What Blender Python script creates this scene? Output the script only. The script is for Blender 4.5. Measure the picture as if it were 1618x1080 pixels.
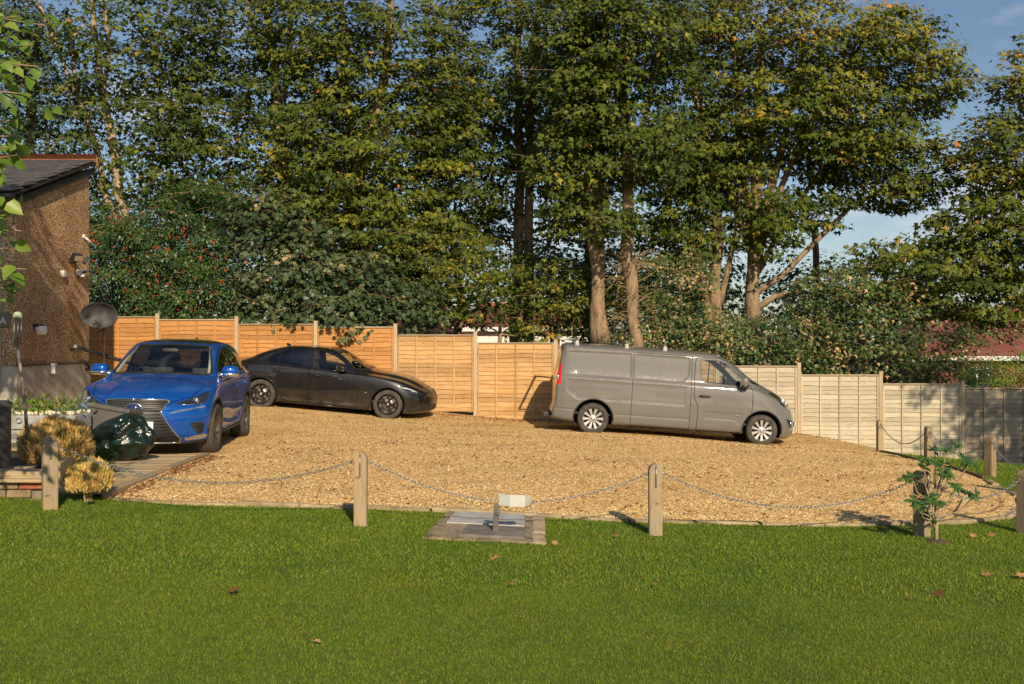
import bpy, bmesh, math, random
import numpy as np
from mathutils import Vector, Matrix, noise
from mathutils.bvhtree import BVHTree
from mathutils.geometry import delaunay_2d_cdt, tessellate_polygon

for o in list(bpy.data.objects):
    bpy.data.objects.remove(o, do_unlink=True)
SC = bpy.context.scene
COL = SC.collection
R = math.radians

# ---------------------------------------------------------------- camera
CAM_Z = 1.6
FPX = 1600.0            # focal length in pixels of a 1618 px wide frame
cam_d = bpy.data.cameras.new('camera')
cam_d.sensor_width = 36.0
cam_d.lens = 36.0 * FPX / 1618.0
cam_d.clip_end = 2000.0
cam = bpy.data.objects.new('camera', cam_d)
COL.objects.link(cam)
cam.location = (0, 0, CAM_Z)
cam.rotation_euler = (R(90), 0, 0)
SC.camera = cam

# ---------------------------------------------------------------- sun and sky
SUN_VEC = Vector((-0.27, 1.0, -0.57)).normalized()      # the way the light travels
SUN_EL = math.asin(-SUN_VEC.z)
sun_d = bpy.data.lights.new('sun', 'SUN')
sun_d.energy = 5.0
sun_d.angle = R(0.6)
sun_d.color = (1.0, 0.83, 0.60)
sun = bpy.data.objects.new('sun', sun_d)
COL.objects.link(sun)
sun.rotation_euler = SUN_VEC.to_track_quat('-Z', 'Y').to_euler()
sun.location = (5, -20, 20)

W = bpy.data.worlds.new('World')
SC.world = W
W.use_nodes = True
wt = W.node_tree
wt.nodes.clear()
w_out = wt.nodes.new('ShaderNodeOutputWorld')
w_bg = wt.nodes.new('ShaderNodeBackground')
w_sky = wt.nodes.new('ShaderNodeTexSky')
w_sky.sky_type = 'NISHITA'
w_sky.sun_disc = False
w_sky.sun_elevation = SUN_EL
w_sky.sun_rotation = math.atan2(-SUN_VEC.x, -SUN_VEC.y)
w_sky.air_density = 1.0
w_sky.dust_density = 0.6
w_sky.ozone_density = 2.0
w_bg.inputs['Strength'].default_value = 0.082
w_tc = wt.nodes.new('ShaderNodeTexCoord')
w_map = wt.nodes.new('ShaderNodeMapping')
w_map.inputs['Scale'].default_value = (1.0, 1.0, 2.6)
w_map.inputs['Location'].default_value = (1.15, 0.6, 0.3)
w_n = wt.nodes.new('ShaderNodeTexNoise')
w_n.inputs['Scale'].default_value = 2.6
w_n.inputs['Detail'].default_value = 7.0
w_n.inputs['Roughness'].default_value = 0.55
w_r = wt.nodes.new('ShaderNodeValToRGB')
w_r.color_ramp.elements[0].position = 0.55
w_r.color_ramp.elements[1].position = 0.72
w_r.color_ramp.elements[1].color = (0.8, 0.8, 0.8, 1)
w_mix = wt.nodes.new('ShaderNodeMixRGB')
w_mix.inputs[2].default_value = (9.5, 9.1, 9.4, 1)
L = wt.links
L.new(w_tc.outputs['Generated'], w_map.inputs['Vector'])
L.new(w_map.outputs[0], w_n.inputs['Vector'])
L.new(w_n.outputs['Fac'], w_r.inputs['Fac'])
L.new(w_r.outputs['Color'], w_mix.inputs[0])
L.new(w_sky.outputs[0], w_mix.inputs[1])
L.new(w_mix.outputs[0], w_bg.inputs['Color'])
L.new(w_bg.outputs[0], w_out.inputs['Surface'])

SC.view_settings.view_transform = 'Standard'
SC.view_settings.look = 'None'
SC.view_settings.gamma = 1.0
SC.view_settings.use_curve_mapping = False
SC.view_settings.exposure = 0.18
SC.render.engine = 'CYCLES'
SC.cycles.max_bounces = 8
SC.cycles.diffuse_bounces = 3
SC.cycles.glossy_bounces = 4
SC.cycles.transmission_bounces = 4
SC.cycles.transparent_max_bounces = 12
SC.cycles.use_denoising = True

rng = np.random.default_rng(7)
random.seed(7)

def P(px, py, Y):
    """a point of the place: Y metres ahead of the camera, on the ray of a photo pixel"""
    return Vector(((px - 809.0) / FPX * Y, Y, CAM_Z - (py - 540.0) / FPX * Y))

# ---------------------------------------------------------------- materials
MATS = {}
class NT:
    def __init__(s, name):
        s.m = bpy.data.materials.new(name)
        s.m.use_nodes = True
        s.t = s.m.node_tree
        s.b = s.t.nodes['Principled BSDF']
        s.out = s.t.nodes['Material Output']
    def n(s, typ, **kw):
        nd = s.t.nodes.new(typ)
        for k, v in kw.items():
            if k in nd.inputs.keys():
                nd.inputs[k].default_value = v
            else:
                setattr(nd, k, v)
        return nd
    def l(s, a, b):
        s.t.links.new(a, b)
    def ramp(s, fac, stops):
        r = s.n('ShaderNodeValToRGB')
        e = r.color_ramp.elements
        while len(e) < len(stops):
            e.new(0.5)
        for i, (p, c) in enumerate(stops):
            e[i].position = p
            e[i].color = (*c, 1) if len(c) == 3 else c
        s.l(fac, r.inputs['Fac'])
        return r.outputs['Color']
    def coords(s, kind='Object', scale=(1, 1, 1), rnd=False):
        tc = s.n('ShaderNodeTexCoord')
        mp = s.n('ShaderNodeMapping')
        mp.inputs['Scale'].default_value = scale
        s.l(tc.outputs[kind], mp.inputs['Vector'])
        if rnd:
            oi = s.n('ShaderNodeObjectInfo')
            mm = s.n('ShaderNodeMath', operation='MULTIPLY')
            mm.inputs[1].default_value = 37.0
            s.l(oi.outputs['Random'], mm.inputs[0])
            cx = s.n('ShaderNodeCombineXYZ')
            for k in range(3):
                s.l(mm.outputs[0], cx.inputs[k])
            s.l(cx.outputs[0], mp.inputs['Location'])
        return mp.outputs[0]
    def noise(s, vec, scale, detail=4, rough=0.55):
        nd = s.n('ShaderNodeTexNoise')
        nd.inputs['Scale'].default_value = scale
        nd.inputs['Detail'].default_value = detail
        nd.inputs['Roughness'].default_value = rough
        s.l(vec, nd.inputs['Vector'])
        return nd.outputs['Fac']
    def mix(s, fac, a, b, blend='MIX'):
        m = s.n('ShaderNodeMixRGB', blend_type=blend)
        for k, v in ((0, fac), (1, a), (2, b)):
            if hasattr(v, 'is_output'):
                s.l(v, m.inputs[k])
            elif isinstance(v, (int, float)):
                m.inputs[k].default_value = v if k == 0 else (v, v, v, 1)
            else:
                m.inputs[k].default_value = (*v, 1)
        return m.outputs[0]
    def bump(s, h, strength=0.3, dist=0.01):
        b = s.n('ShaderNodeBump')
        b.inputs['Strength'].default_value = strength
        b.inputs['Distance'].default_value = dist
        s.l(h, b.inputs['Height'])
        s.l(b.outputs[0], s.b.inputs['Normal'])
    def col(s, c):
        s.l(c, s.b.inputs['Base Color'])

def simple(name, c, rough=0.6, metal=0.0, var=0.25, scale=6.0, coat=0.0, bump=0.0, bscale=60.0, rnd=False, spec=0.5):
    if name in MATS:
        return MATS[name]
    t = NT(name)
    t.b.inputs['Roughness'].default_value = rough
    t.b.inputs['Metallic'].default_value = metal
    t.b.inputs['Coat Weight'].default_value = coat
    t.b.inputs['Coat Roughness'].default_value = 0.04
    t.b.inputs['Specular IOR Level'].default_value = spec
    v = t.coords('Object', rnd=rnd)
    f = t.noise(v, scale)
    lo = tuple(x * (1 - var) for x in c)
    hi = tuple(min(1, x * (1 + var)) for x in c)
    t.col(t.ramp(f, [(0.3, lo), (0.7, hi)]))
    if bump > 0:
        t.bump(t.noise(v, bscale, 5), bump, 0.01)
    MATS[name] = t.m
    return t.m

def wood(name, c, grain=(1, 14, 14), dark=0.55, weather=(0.36, 0.34, 0.30), wfac=0.0, rough=0.75, rnd=True):
    """sawn timber: long grain, darker knots, a grey weathered bloom"""
    if name in MATS:
        return MATS[name]
    t = NT(name)
    t.b.inputs['Roughness'].default_value = rough
    t.b.inputs['Specular IOR Level'].default_value = 0.25
    v = t.coords('Object', grain, rnd=rnd)
    g = t.noise(v, 5.0, 6, 0.65)
    dk = tuple(x * dark for x in c)
    col = t.ramp(g, [(0.30, dk), (0.48, c), (0.75, tuple(min(1, x * 1.18) for x in c))])
    v2 = t.coords('Object', (1.0, 2.2, 2.2), rnd=rnd)
    kn = t.n('ShaderNodeTexVoronoi')
    kn.inputs['Scale'].default_value = 5.0
    t.l(v2, kn.inputs['Vector'])
    kf = t.ramp(kn.outputs['Distance'], [(0.06, (1, 1, 1)), (0.17, (0, 0, 0))])
    col = t.mix(t.mix(0.9, (0, 0, 0), kf), col, tuple(x * 0.33 for x in c))
    wv = t.coords('Object', (1, 1, 1), rnd=rnd)
    wf = t.ramp(t.noise(wv, 2.2, 5), [(0.35, (0, 0, 0)), (0.72, (1, 1, 1))])
    col = t.mix(t.mix(wfac, (0, 0, 0), wf), col, weather)
    oi = t.n('ShaderNodeObjectInfo')
    tone = t.ramp(oi.outputs['Random'], [(0.0, (0.78, 0.76, 0.74)), (0.5, (.97, .96, .95)), (1.0, (1.12, 1.10, 1.07))])
    col = t.mix(1.0, col, tone, 'MULTIPLY')
    t.col(col)
    t.bump(g, 0.35, 0.004)
    MATS[name] = t.m
    return t.m

# ---------------------------------------------------------------- tags
def tag(o, label=None, cat=None, group=None, kind=None):
    if label: o['label'] = label
    if cat: o['category'] = cat
    if group: o['group'] = group
    if kind: o['kind'] = kind
    return o

def thing(name, label, cat, loc=(0, 0, 0), rotz=0.0, group=None, parent=None):
    o = bpy.data.objects.new(name, None)
    o.empty_display_size = 0.2
    COL.objects.link(o)
    o.location = loc
    o.rotation_euler = (0, 0, rotz)
    return tag(o, label, cat, group)

def link(name, me, mat=None, parent=None, loc=None, rot=None):
    o = bpy.data.objects.new(name, me)
    COL.objects.link(o)
    if mat is not None and not me.materials:
        for m in (mat if isinstance(mat, (list, tuple)) else [mat]):
            me.materials.append(m)
    if parent is not None:
        o.parent = parent
    if loc is not None: o.location = loc
    if rot is not None: o.rotation_euler = rot
    return o

def np_mesh(name, verts, faces_flat, loop_totals, mat=None, smooth=False, attrs=None):
    """big meshes straight from numpy arrays"""
    me = bpy.data.meshes.new(name)
    nv = len(verts)
    me.vertices.add(nv)
    me.vertices.foreach_set('co', np.ascontiguousarray(verts, dtype=np.float32).ravel())
    nl = len(faces_flat)
    me.loops.add(nl)
    me.loops.foreach_set('vertex_index', np.ascontiguousarray(faces_flat, dtype=np.int32).ravel())
    npoly = len(loop_totals)
    me.polygons.add(npoly)
    st = np.zeros(npoly, dtype=np.int32)
    st[1:] = np.cumsum(loop_totals)[:-1]
    me.polygons.foreach_set('loop_start', st)
    if smooth:
        me.polygons.foreach_set('use_smooth', np.ones(npoly, dtype=bool))
    me.update(calc_edges=True)
    me.validate()
    for nm, arr in (attrs or {}).items():
        a = me.attributes.new(nm, 'FLOAT', 'POINT')
        a.data.foreach_set('value', np.ascontiguousarray(arr, dtype=np.float32))
    if mat: me.materials.append(mat)
    return me

# ---------------------------------------------------------------- mesh builder
class MB:
    def __init__(s):
        s.v, s.f, s.sm = [], [], []
    def add(s, vs, fs, smooth=False, M=None):
        b = len(s.v)
        for p in vs:
            p = Vector(p)
            s.v.append(M @ p if M is not None else p)
        for f in fs:
            s.f.append([b + i for i in f])
            s.sm.append(smooth)
        return s
    def box(s, c, size, M=None, bev=0.0, taper=1.0):
        x, y, z = (d / 2 for d in size)
        if bev <= 0:
            vs = [(sx * x * (taper if sz > 0 else 1), sy * y * (taper if sz > 0 else 1), sz * z) for sz in (-1, 1) for sy in (-1, 1) for sx in (-1, 1)]
            fs = [(0, 2, 3, 1), (4, 5, 7, 6), (0, 1, 5, 4), (2, 6, 7, 3), (0, 4, 6, 2), (1, 3, 7, 5)]
        else:
            b = min(bev, x * .9, y * .9, z * .9)
            bm = bmesh.new()
            bmesh.ops.create_cube(bm, size=1.0)
            for v in bm.verts:
                k = taper if v.co.z > 0 else 1
                v.co = Vector((v.co.x * 2 * x * k, v.co.y * 2 * y * k, v.co.z * 2 * z))
            bmesh.ops.bevel(bm, geom=bm.edges[:], offset=b, segments=2, profile=0.5, affect='EDGES')
            bm.verts.index_update()
            vs = [tuple(v.co) for v in bm.verts]
            fs = [[v.index for v in f.verts] for f in bm.faces]
            bm.free()
        c = Vector(c)
        T = Matrix.Translation(c)
        if M is not None:
            T = T @ M
        return s.add(vs, fs, False, T)
    def tube(s, pts, rad, n=8, cap=True, smooth=True, flat=1.0):
        pts = [Vector(p) for p in pts]
        if isinstance(rad, (int, float)):
            rad = [rad] * len(pts)
        vs, fs = [], []
        up = None
        for i, p in enumerate(pts):
            d = (pts[min(i + 1, len(pts) - 1)] - pts[max(i - 1, 0)])
            d = d.normalized() if d.length > 1e-9 else Vector((0, 0, 1))
            if up is None:
                up = d.orthogonal().normalized()
            else:
                up = (up - d * up.dot(d))
                up = up.normalized() if up.length > 1e-6 else d.orthogonal().normalized()
            sd = d.cross(up)
            for k in range(n):
                a = 2 * math.pi * k / n
                vs.append(p + (up * math.cos(a) + sd * math.sin(a) * flat) * rad[i])
        for i in range(len(pts) - 1):
            for k in range(n):
                a, b = i * n + k, i * n + (k + 1) % n
                fs.append((a, b, b + n, a + n))
        if cap:
            fs.append(tuple(range(n - 1, -1, -1)))
            m = (len(pts) - 1) * n
            fs.append(tuple(range(m, m + n)))
        return s.add(vs, fs, smooth)
    def lathe(s, prof, n=24, M=None, smooth=True, close=False, a0=0.0, a1=2 * math.pi):
        """prof: (r, h) pairs; spun about local Z"""
        full = abs(a1 - a0 - 2 * math.pi) < 1e-6
        cnt = n if full else n + 1
        vs, fs = [], []
        for r, h in prof:
            for k in range(cnt):
                a = a0 + (a1 - a0) * k / n
                vs.append((r * math.cos(a), r * math.sin(a), h))
        m = len(prof)
        for i in range(m if close else m - 1):
            j = (i + 1) % m
            for k in range(n):
                k2 = (k + 1) % cnt
                fs.append((i * cnt + k, i * cnt + k2, j * cnt + k2, j * cnt + k))
        return s.add(vs, fs, smooth, M)
    def disc(s, r, h, n=24, M=None):
        vs = [(r * math.cos(2 * math.pi * k / n), r * math.sin(2 * math.pi * k / n), h) for k in range(n)]
        return s.add(vs, [tuple(range(n))], False, M)
    def prism(s, poly, d0, d1, M=None):
        """2-D outline in local x,y (counter-clockwise), swept from z=d0 to z=d1"""
        n = len(poly)
        vs = [(x, y, d0) for x, y in poly] + [(x, y, d1) for x, y in poly]
        fs = [tuple(range(n - 1, -1, -1)), tuple(range(n, 2 * n))]
        for i in range(n):
            j = (i + 1) % n
            fs.append((i, j, n + j, n + i))
        return s.add(vs, fs, False, M)
    def super(s, c, rad, pw=2.5, nu=20, nv=12, M=None):
        """superellipsoid"""
        def sg(v, e): return math.copysign(abs(v) ** e, v)
        e = 2.0 / pw
        vs, fs = [], []
        for j in range(nv + 1):
            ph = -math.pi / 2 + math.pi * j / nv
            for k in range(nu):
                th = 2 * math.pi * k / nu
                vs.append((rad[0] * sg(math.cos(ph), e) * sg(math.cos(th), e),
                           rad[1] * sg(math.cos(ph), e) * sg(math.sin(th), e),
                           rad[2] * sg(math.sin(ph), e)))
        for j in range(nv):
            for k in range(nu):
                a, b = j * nu + k, j * nu + (k + 1) % nu
                fs.append((a, b, b + nu, a + nu))
        T = Matrix.Translation(Vector(c))
        if M is not None: T = T @ M
        return s.add(vs, fs, True, T)
    def mesh(s, name, mat=None):
        me = bpy.data.meshes.new(name)
        me.from_pydata([tuple(p) for p in s.v], [], s.f)
        me.polygons.foreach_set('use_smooth', s.sm)
        me.update()
        if mat is not None:
            for m in (mat if isinstance(mat, (list, tuple)) else [mat]):
                me.materials.append(m)
        return me
    def build(s, name, mat, parent=None, loc=None, rot=None):
        return link(name, s.mesh(name, mat), None, parent, loc, rot)

def copy_tree(o, parent=None):
    c = o.copy()
    COL.objects.link(c)
    c.parent = parent
    for ch in list(o.children):
        copy_tree(ch, c)
    return c

RX = lambda a: Matrix.Rotation(a, 4, 'X')
RY = lambda a: Matrix.Rotation(a, 4, 'Y')
RZ = lambda a: Matrix.Rotation(a, 4, 'Z')
TR = lambda *p: Matrix.Translation(Vector(p))

# ================================================================ terrain
GP = np.array([
    (-6, 3, .30), (-3, 3, .20), (0, 3, .10), (3, 3, 0.0), (6, 3, -.1),
    (-4.5, 8.9, .25), (-3.88, 8.5, .19), (-1.195, 8.0, .155), (1.16, 8.2, .037), (3.48, 8.6, -.05), (4.6, 9.1, -.13),
    (5.7, 11.4, -.16), (6.5, 14.4, -.25), (6.9, 19.2, -.50), (8.67, 24, -1.12), (10.4, 24, -1.22), (13, 24, -1.35), (10, 16, -.55), (9, 11, -.30),
    (-4.35, 14.4, .02), (-4.7, 17.0, .0), (-5.57, 22.45, .155), (-2.75, 22.45, -.11), (-6.0, 15, .02), (-5.6, 24.3, .20), (-2.8, 24.3, .0),
    (1.66, 21.05, -.31), (5.16, 21.05, -.545), (1.66, 23.0, -.31), (5.16, 23.0, -.57),
    (-10.5, 24.5, .38), (-9.0, 20, .20), (-9, 14, .25), (-.9, 24.2, -.19), (.5, 24.2, -.27), (6.8, 24, -.68), (4.5, 24.1, -.50),
    (0, 15, -.02), (2.5, 14, -.08), (-2, 12, .06), (14, 8, -.3), (-6, 11, .25), (-2.5, 17, -.05), (3, 18, -.2)], float)
def _tps(r2):
    return np.where(r2 > 1e-12, 0.5 * r2 * np.log(np.maximum(r2, 1e-12)), 0.0)
_n = len(GP)
_K = _tps(((GP[:, None, :2] - GP[None, :, :2])**2).sum(-1)) + np.eye(_n) * 0.35
_Pm = np.hstack([np.ones((_n, 1)), GP[:, :2]])
_A = np.block([[_K, _Pm], [_Pm.T, np.zeros((3, 3))]])
_wt = np.linalg.solve(_A, np.concatenate([GP[:, 2], np.zeros(3)]))
def gzv(x, y):
    x = np.asarray(x, float); y = np.asarray(y, float)
    xc, yc = np.clip(x, -11.5, 14.5), np.clip(y, 2.5, 25.5)
    sh = xc.shape
    q = np.stack([xc.ravel(), yc.ravel()], 1)
    out = np.empty(len(q))
    for i in range(0, len(q), 20000):
        b = q[i:i + 20000]
        out[i:i + 20000] = _tps(((b[:, None] - GP[None, :, :2])**2).sum(-1)) @ _wt[:_n] + _wt[_n] + b @ _wt[_n + 1:]
    z = out.reshape(sh)
    # behind the fence the land settles to an even level
    t = np.clip((y - 26) / 14, 0, 1)
    return z * (1 - t) + (-0.6) * t
def gz(x, y):
    return float(gzv(np.array([x]), np.array([y]))[0])

GRAVEL = [(-3.58, 9.12), (-2.86, 8.98), (-1.4, 8.92), (.97, 8.82), (2.74, 8.96), (3.5, 9.22), (4.3, 9.6), (4.9, 10.05), (5.4, 10.7), (5.72, 11.5), (5.95, 12.4), (6.15, 13.2), (6.3, 14.4), (6.46, 16.4),
          (6.95, 19.2), (7.8, 21.6), (8.7, 23.95), (0, 24.22), (-10.5, 24.52), (-8.6, 20.2), (-8.4, 16.5), (-6.3, 13.7), (-4.12, 13.66)]
DECK = [(-4.32, 9.22), (-3.70, 9.16), (-4.20, 13.60), (-6.3, 13.62), (-6.3, 11.45), (-4.66, 11.35)]
def in_poly(poly, x, y):
    r = np.zeros(x.shape, bool)
    n = len(poly); j = n - 1
    for i in range(n):
        xi, yi = poly[i]; xj, yj = poly[j]
        c = ((yi > y) != (yj > y)) & (x < (xj - xi) * (y - yi) / (yj - yi + 1e-12) + xi)
        r ^= c; j = i
    return r
def dense(poly, step=0.3):
    out = []
    for i in range(len(poly)):
        a, b = np.array(poly[i]), np.array(poly[(i + 1) % len(poly)])
        k = max(1, int(np.linalg.norm(b - a) / step))
        for t in range(k): out.append(tuple(a + (b - a) * t / k))
    return out
def sheet(name, poly, step, zf, mat, kind='structure'):
    bd = dense(poly, step)
    xs = np.arange(min(p[0] for p in poly), max(p[0] for p in poly), step); ys = np.arange(min(p[1] for p in poly), max(p[1] for p in poly), step)
    X, Y = np.meshgrid(xs, ys); X = X.ravel() + 0.013; Y = Y.ravel() + 0.017
    k = in_poly(poly, X, Y)
    pts = [Vector(p) for p in bd] + [Vector((a, b)) for a, b in zip(X[k], Y[k])]
    n = len(bd)
    r = delaunay_2d_cdt(pts, [(i, (i + 1) % n) for i in range(n)], [list(range(n))], 1, 1e-5)
    vx = np.array([p.x for p in r[0]]); vy = np.array([p.y for p in r[0]])
    z = zf(vx, vy)
    me = bpy.data.meshes.new(name)
    me.from_pydata([tuple(q) for q in zip(vx, vy, z)], [], [list(f) for f in r[2]])
    me.polygons.foreach_set('use_smooth', [True] * len(me.polygons))
    me.update()
    if me.polygons and me.polygons[0].normal.z < 0: me.flip_normals()
    o = link(name, me, mat)
    return tag(o, kind=kind)

# materials of the ground
def m_soil():
    t = NT('lawn_soil'); v = t.coords('Object'); t.b.inputs['Roughness'].default_value = 0.95; t.b.inputs['Specular IOR Level'].default_value = .15
    c = t.ramp(t.noise(v, 1.3, 6), [(0.35, (.080, .125, .013)), (0.65, (.12, .175, .020))])
    c = t.mix(t.ramp(t.noise(v, 26, 4), [(.40, (0, 0, 0)), (.70, (.7, .7, .7))]), c, (.075, .062, .026))
    t.col(c); t.bump(t.noise(v, 80, 5), 0.6, 0.02)
    return t.m
def m_far():
    t = NT('rough_ground'); v = t.coords('Object'); t.b.inputs['Roughness'].default_value = 0.95
    t.col(t.ramp(t.noise(v, .3, 6), [(.35, (.05, .06, .02)), (.65, (.10, .085, .045))]))
    return t.m
def m_gravel():
    t = NT('gravel'); v = t.coords('Object'); t.b.inputs['Roughness'].default_value = 0.85; t.b.inputs['Specular IOR Level'].default_value = .25
    vo = t.n('ShaderNodeTexVoronoi'); vo.inputs['Scale'].default_value = 46.0; t.l(v, vo.inputs['Vector'])
    sp = t.n('ShaderNodeSeparateColor'); t.l(vo.outputs['Color'], sp.inputs[0])
    c = t.ramp(sp.outputs[0], [(0.0, (.16, .075, .028)), (.17, (.45, .26, .09)), (.5, (.70, .46, .175)), (.8, (.83, .59, .26)), (1.0, (.94, .80, .55))])
    big = t.ramp(t.noise(v, .9, 5), [(.33, (.80, .77, .72)), (.5, (.98, .97, .95)), (.68, (1.08, 1.06, 1.04))])
    c = t.mix(1.0, c, big, 'MULTIPLY')
    # trampled, finer, yellower tracks where the wheels run
    tr = t.ramp(t.noise(t.coords('Object', (.35, 1.0, 1)), 1.6, 4), [(.48, (0, 0, 0)), (.66, (.55, .55, .55))])
    c = t.mix(tr, c, (.70, .47, .185))
    lf = t.n('ShaderNodeTexVoronoi'); lf.inputs['Scale'].default_value = 9.0; lf.inputs['Randomness'].default_value = 1; t.l(v, lf.inputs['Vector'])
    gap = t.ramp(vo.outputs['Distance'], [(0.40, (1, 1, 1)), (0.70, (.72, .68, .62))])
    c = t.mix(1.0, c, gap, 'MULTIPLY')
    t.col(c)
    inv = t.n('ShaderNodeMath', operation='MULTIPLY'); inv.inputs[1].default_value = -1; t.l(vo.outputs['Distance'], inv.inputs[0])
    t.bump(inv.outputs[0], .45, 0.014)
    return t.m
M_soil, M_gravel = m_soil(), m_gravel()

# far ground to the horizon, then the fine garden ground
xs = np.concatenate([-np.geomspace(900, 16, 14), np.linspace(-14, 17, 40), np.geomspace(19, 900, 14)])
ys = np.concatenate([-np.geomspace(900, 12, 14), np.linspace(-10, 40, 60), np.geomspace(43, 1500, 18)])
X, Y = np.meshgrid(xs, ys)
Z = gzv(X, Y) - 0.05
nx, ny = len(xs), len(ys)
V = np.stack([X.ravel(), Y.ravel(), Z.ravel()], 1)
i, j = np.meshgrid(np.arange(nx - 1), np.arange(ny - 1))
a = (j * nx + i).ravel()
F = np.stack([a, a + 1, a + nx + 1, a + nx], 1)
tag(link('ground', np_mesh('ground', V, F.ravel(), np.full(len(F), 4), m_far(), True)), kind='structure')
lawn = sheet('lawn', [(-11, 1.0), (13.8, 1.0), (13.8, 24.6), (-10.9, 24.6)], 0.45, lambda x, y: gzv(x, y), M_soil)
def gravel_z(x, y):
    base = gzv(x, y) + 0.012
    for k, (fx, fy, amp) in enumerate(((.9, .7, .010), (2.1, 1.7, .007), (4.3, 5.1, .005))):
        base = base + amp * np.sin(fx * x + 1.3 * k) * np.sin(fy * y + 2.1 * k)
    # piled up a little towards the low corner by the pale fence
    base = base + 0.16 * np.exp(-(((x - 7.3) / 1.3)**2 + ((y - 22.6) / 1.8)**2))
    return base + 0.010
gravel = sheet('gravel', GRAVEL, 0.28, gravel_z, M_gravel)

# loose stones of the nearer gravel
def stones(n, ylo, yhi, smin, smax):
    x = rng.uniform(-4.0, 6.6, n * 2); y = ylo + (yhi - ylo) * rng.random(n * 2)**1.75
    k = in_poly(GRAVEL, x, y); x, y = x[k][:n], y[k][:n]
    n = len(x)
    s = rng.uniform(smin, smax, n)
    z = gravel_z(x, y) - s * 0.15
    ang = rng.uniform(0, 2 * np.pi, (n, 1)) + np.array([[0, 1.4, 3.0, 4.5]]) + rng.uniform(-.35, .35, (n, 4))
    rad = s[:, None] * rng.uniform(.6, 1.1, (n, 4))
    vs = np.zeros((n, 5, 3))
    vs[:, :4, 0] = x[:, None] + rad * np.cos(ang); vs[:, :4, 1] = y[:, None] + rad * np.sin(ang); vs[:, :4, 2] = z[:, None] + s[:, None] * rng.uniform(-.1, .15, (n, 4))
    vs[:, 4, 0] = x + s * rng.uniform(-.3, .3, n); vs[:, 4, 1] = y + s * rng.uniform(-.3, .3, n); vs[:, 4, 2] = z + s * rng.uniform(.45, .85, n)
    b = (np.arange(n) * 5)[:, None]
    f = np.concatenate([b + np.array([[k, (k + 1) % 4, 4]]) for k in range(4)], 1)
    return vs.reshape(-1, 3), f.reshape(-1), np.repeat(rng.random(n), 5)
sv, sf, st = stones(66000, 8.8, 21.5, .007, .0145)
def m_stone():
    t = NT('loose_stones'); t.b.inputs['Roughness'].default_value = .8; t.b.inputs['Specular IOR Level'].default_value = .3
    at = t.n('ShaderNodeAttribute', attribute_name='tint')
    t.col(t.ramp(at.outputs['Fac'], [(0, (.14, .065, .025)), (.14, (.44, .25, .085)), (.45, (.71, .465, .175)), (.8, (.85, .61, .27)), (1, (.96, .86, .64))]))
    return t.m
tag(link('gravel_stones', np_mesh('gravel_stones', sv, sf, np.full(len(sf) // 3, 3), m_stone(), False, {'tint': st})), 'loose golden gravel stones covering the drive', 'gravel', kind='stuff')

# kerb: laid edging stones along the front and around the curve
kerb_pts = [Vector(p) for p in GRAVEL[:12]]
M_kerb = simple('edging_stone', (.33, .25, .15), .9, 0, .4, 7, bump=.5, bscale=40, rnd=True)
kerb = bpy.data.objects.new('kerb', None); COL.objects.link(kerb); kerb['kind'] = 'structure'
km = []
for v_ in range(4):
    m = MB(); m.box((0, 0, 0), (.565, .085, .13), None, .016)
    me = m.mesh('edging_stone', M_kerb)
    for q in me.vertices: q.co += Vector((random.uniform(-.008, .008), random.uniform(-.009, .009), random.uniform(-.008, .008)))
    km.append(me)
acc = 0.0
seglen = [(kerb_pts[i + 1] - kerb_pts[i]).length for i in range(len(kerb_pts) - 1)]
tot = sum(seglen)
def kerb_at(d):
    for i, l_ in enumerate(seglen):
        if d <= l_ or i == len(seglen) - 1: return kerb_pts[i].lerp(kerb_pts[i + 1], d / l_), (kerb_pts[i + 1] - kerb_pts[i]).normalized()
        d -= l_
d = 0.29; kk = 0
while d < tot - .2:
    p, tdir = kerb_at(d)
    o = link('edging_stone', km[kk % 4], None, kerb)
    o.location = (p.x, p.y - .02, gz(p.x, p.y) - .034 + random.uniform(-.012, .010))
    o.rotation_euler = (random.uniform(-.05, .05), random.uniform(-.012, .012) - (gz(p.x + .2, p.y) - gz(p.x - .2, p.y)) / .4, math.atan2(tdir.y, tdir.x) + random.uniform(-.02, .02))
    d += .575 + random.uniform(-.005, .012); kk += 1
# thin dark timber edging on the far side of the curve
M_edge = wood('edging_board', (.16, .11, .065), (14, 14, 1), .5, wfac=.4)
for i in range(11, 15):
    a, b = Vector(GRAVEL[i]), Vector(GRAVEL[i + 1])
    m = MB(); n_ = 5
    for k in range(n_):
        p, q = a.lerp(b, k / n_), a.lerp(b, (k + .98) / n_)
        dirv = (q - p).normalized(); nv_ = Vector((dirv.y, -dirv.x)) * .014
        za, zb_ = gz(p.x, p.y), gz(q.x, q.y)
        m.add([(p.x - nv_.x, p.y - nv_.y, za - .1), (p.x + nv_.x, p.y + nv_.y, za - .1), (q.x + nv_.x, q.y + nv_.y, zb_ - .1), (q.x - nv_.x, q.y - nv_.y, zb_ - .1),
               (p.x - nv_.x, p.y - nv_.y, za + .06), (p.x + nv_.x, p.y + nv_.y, za + .06), (q.x + nv_.x, q.y + nv_.y, zb_ + .06), (q.x - nv_.x, q.y - nv_.y, zb_ + .06)],
              [(0, 3, 2, 1), (4, 5, 6, 7), (0, 1, 5, 4), (1, 2, 6, 5), (2, 3, 7, 6), (3, 0, 4, 7)])
    m.build('edging_board', M_edge, kerb)

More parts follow.
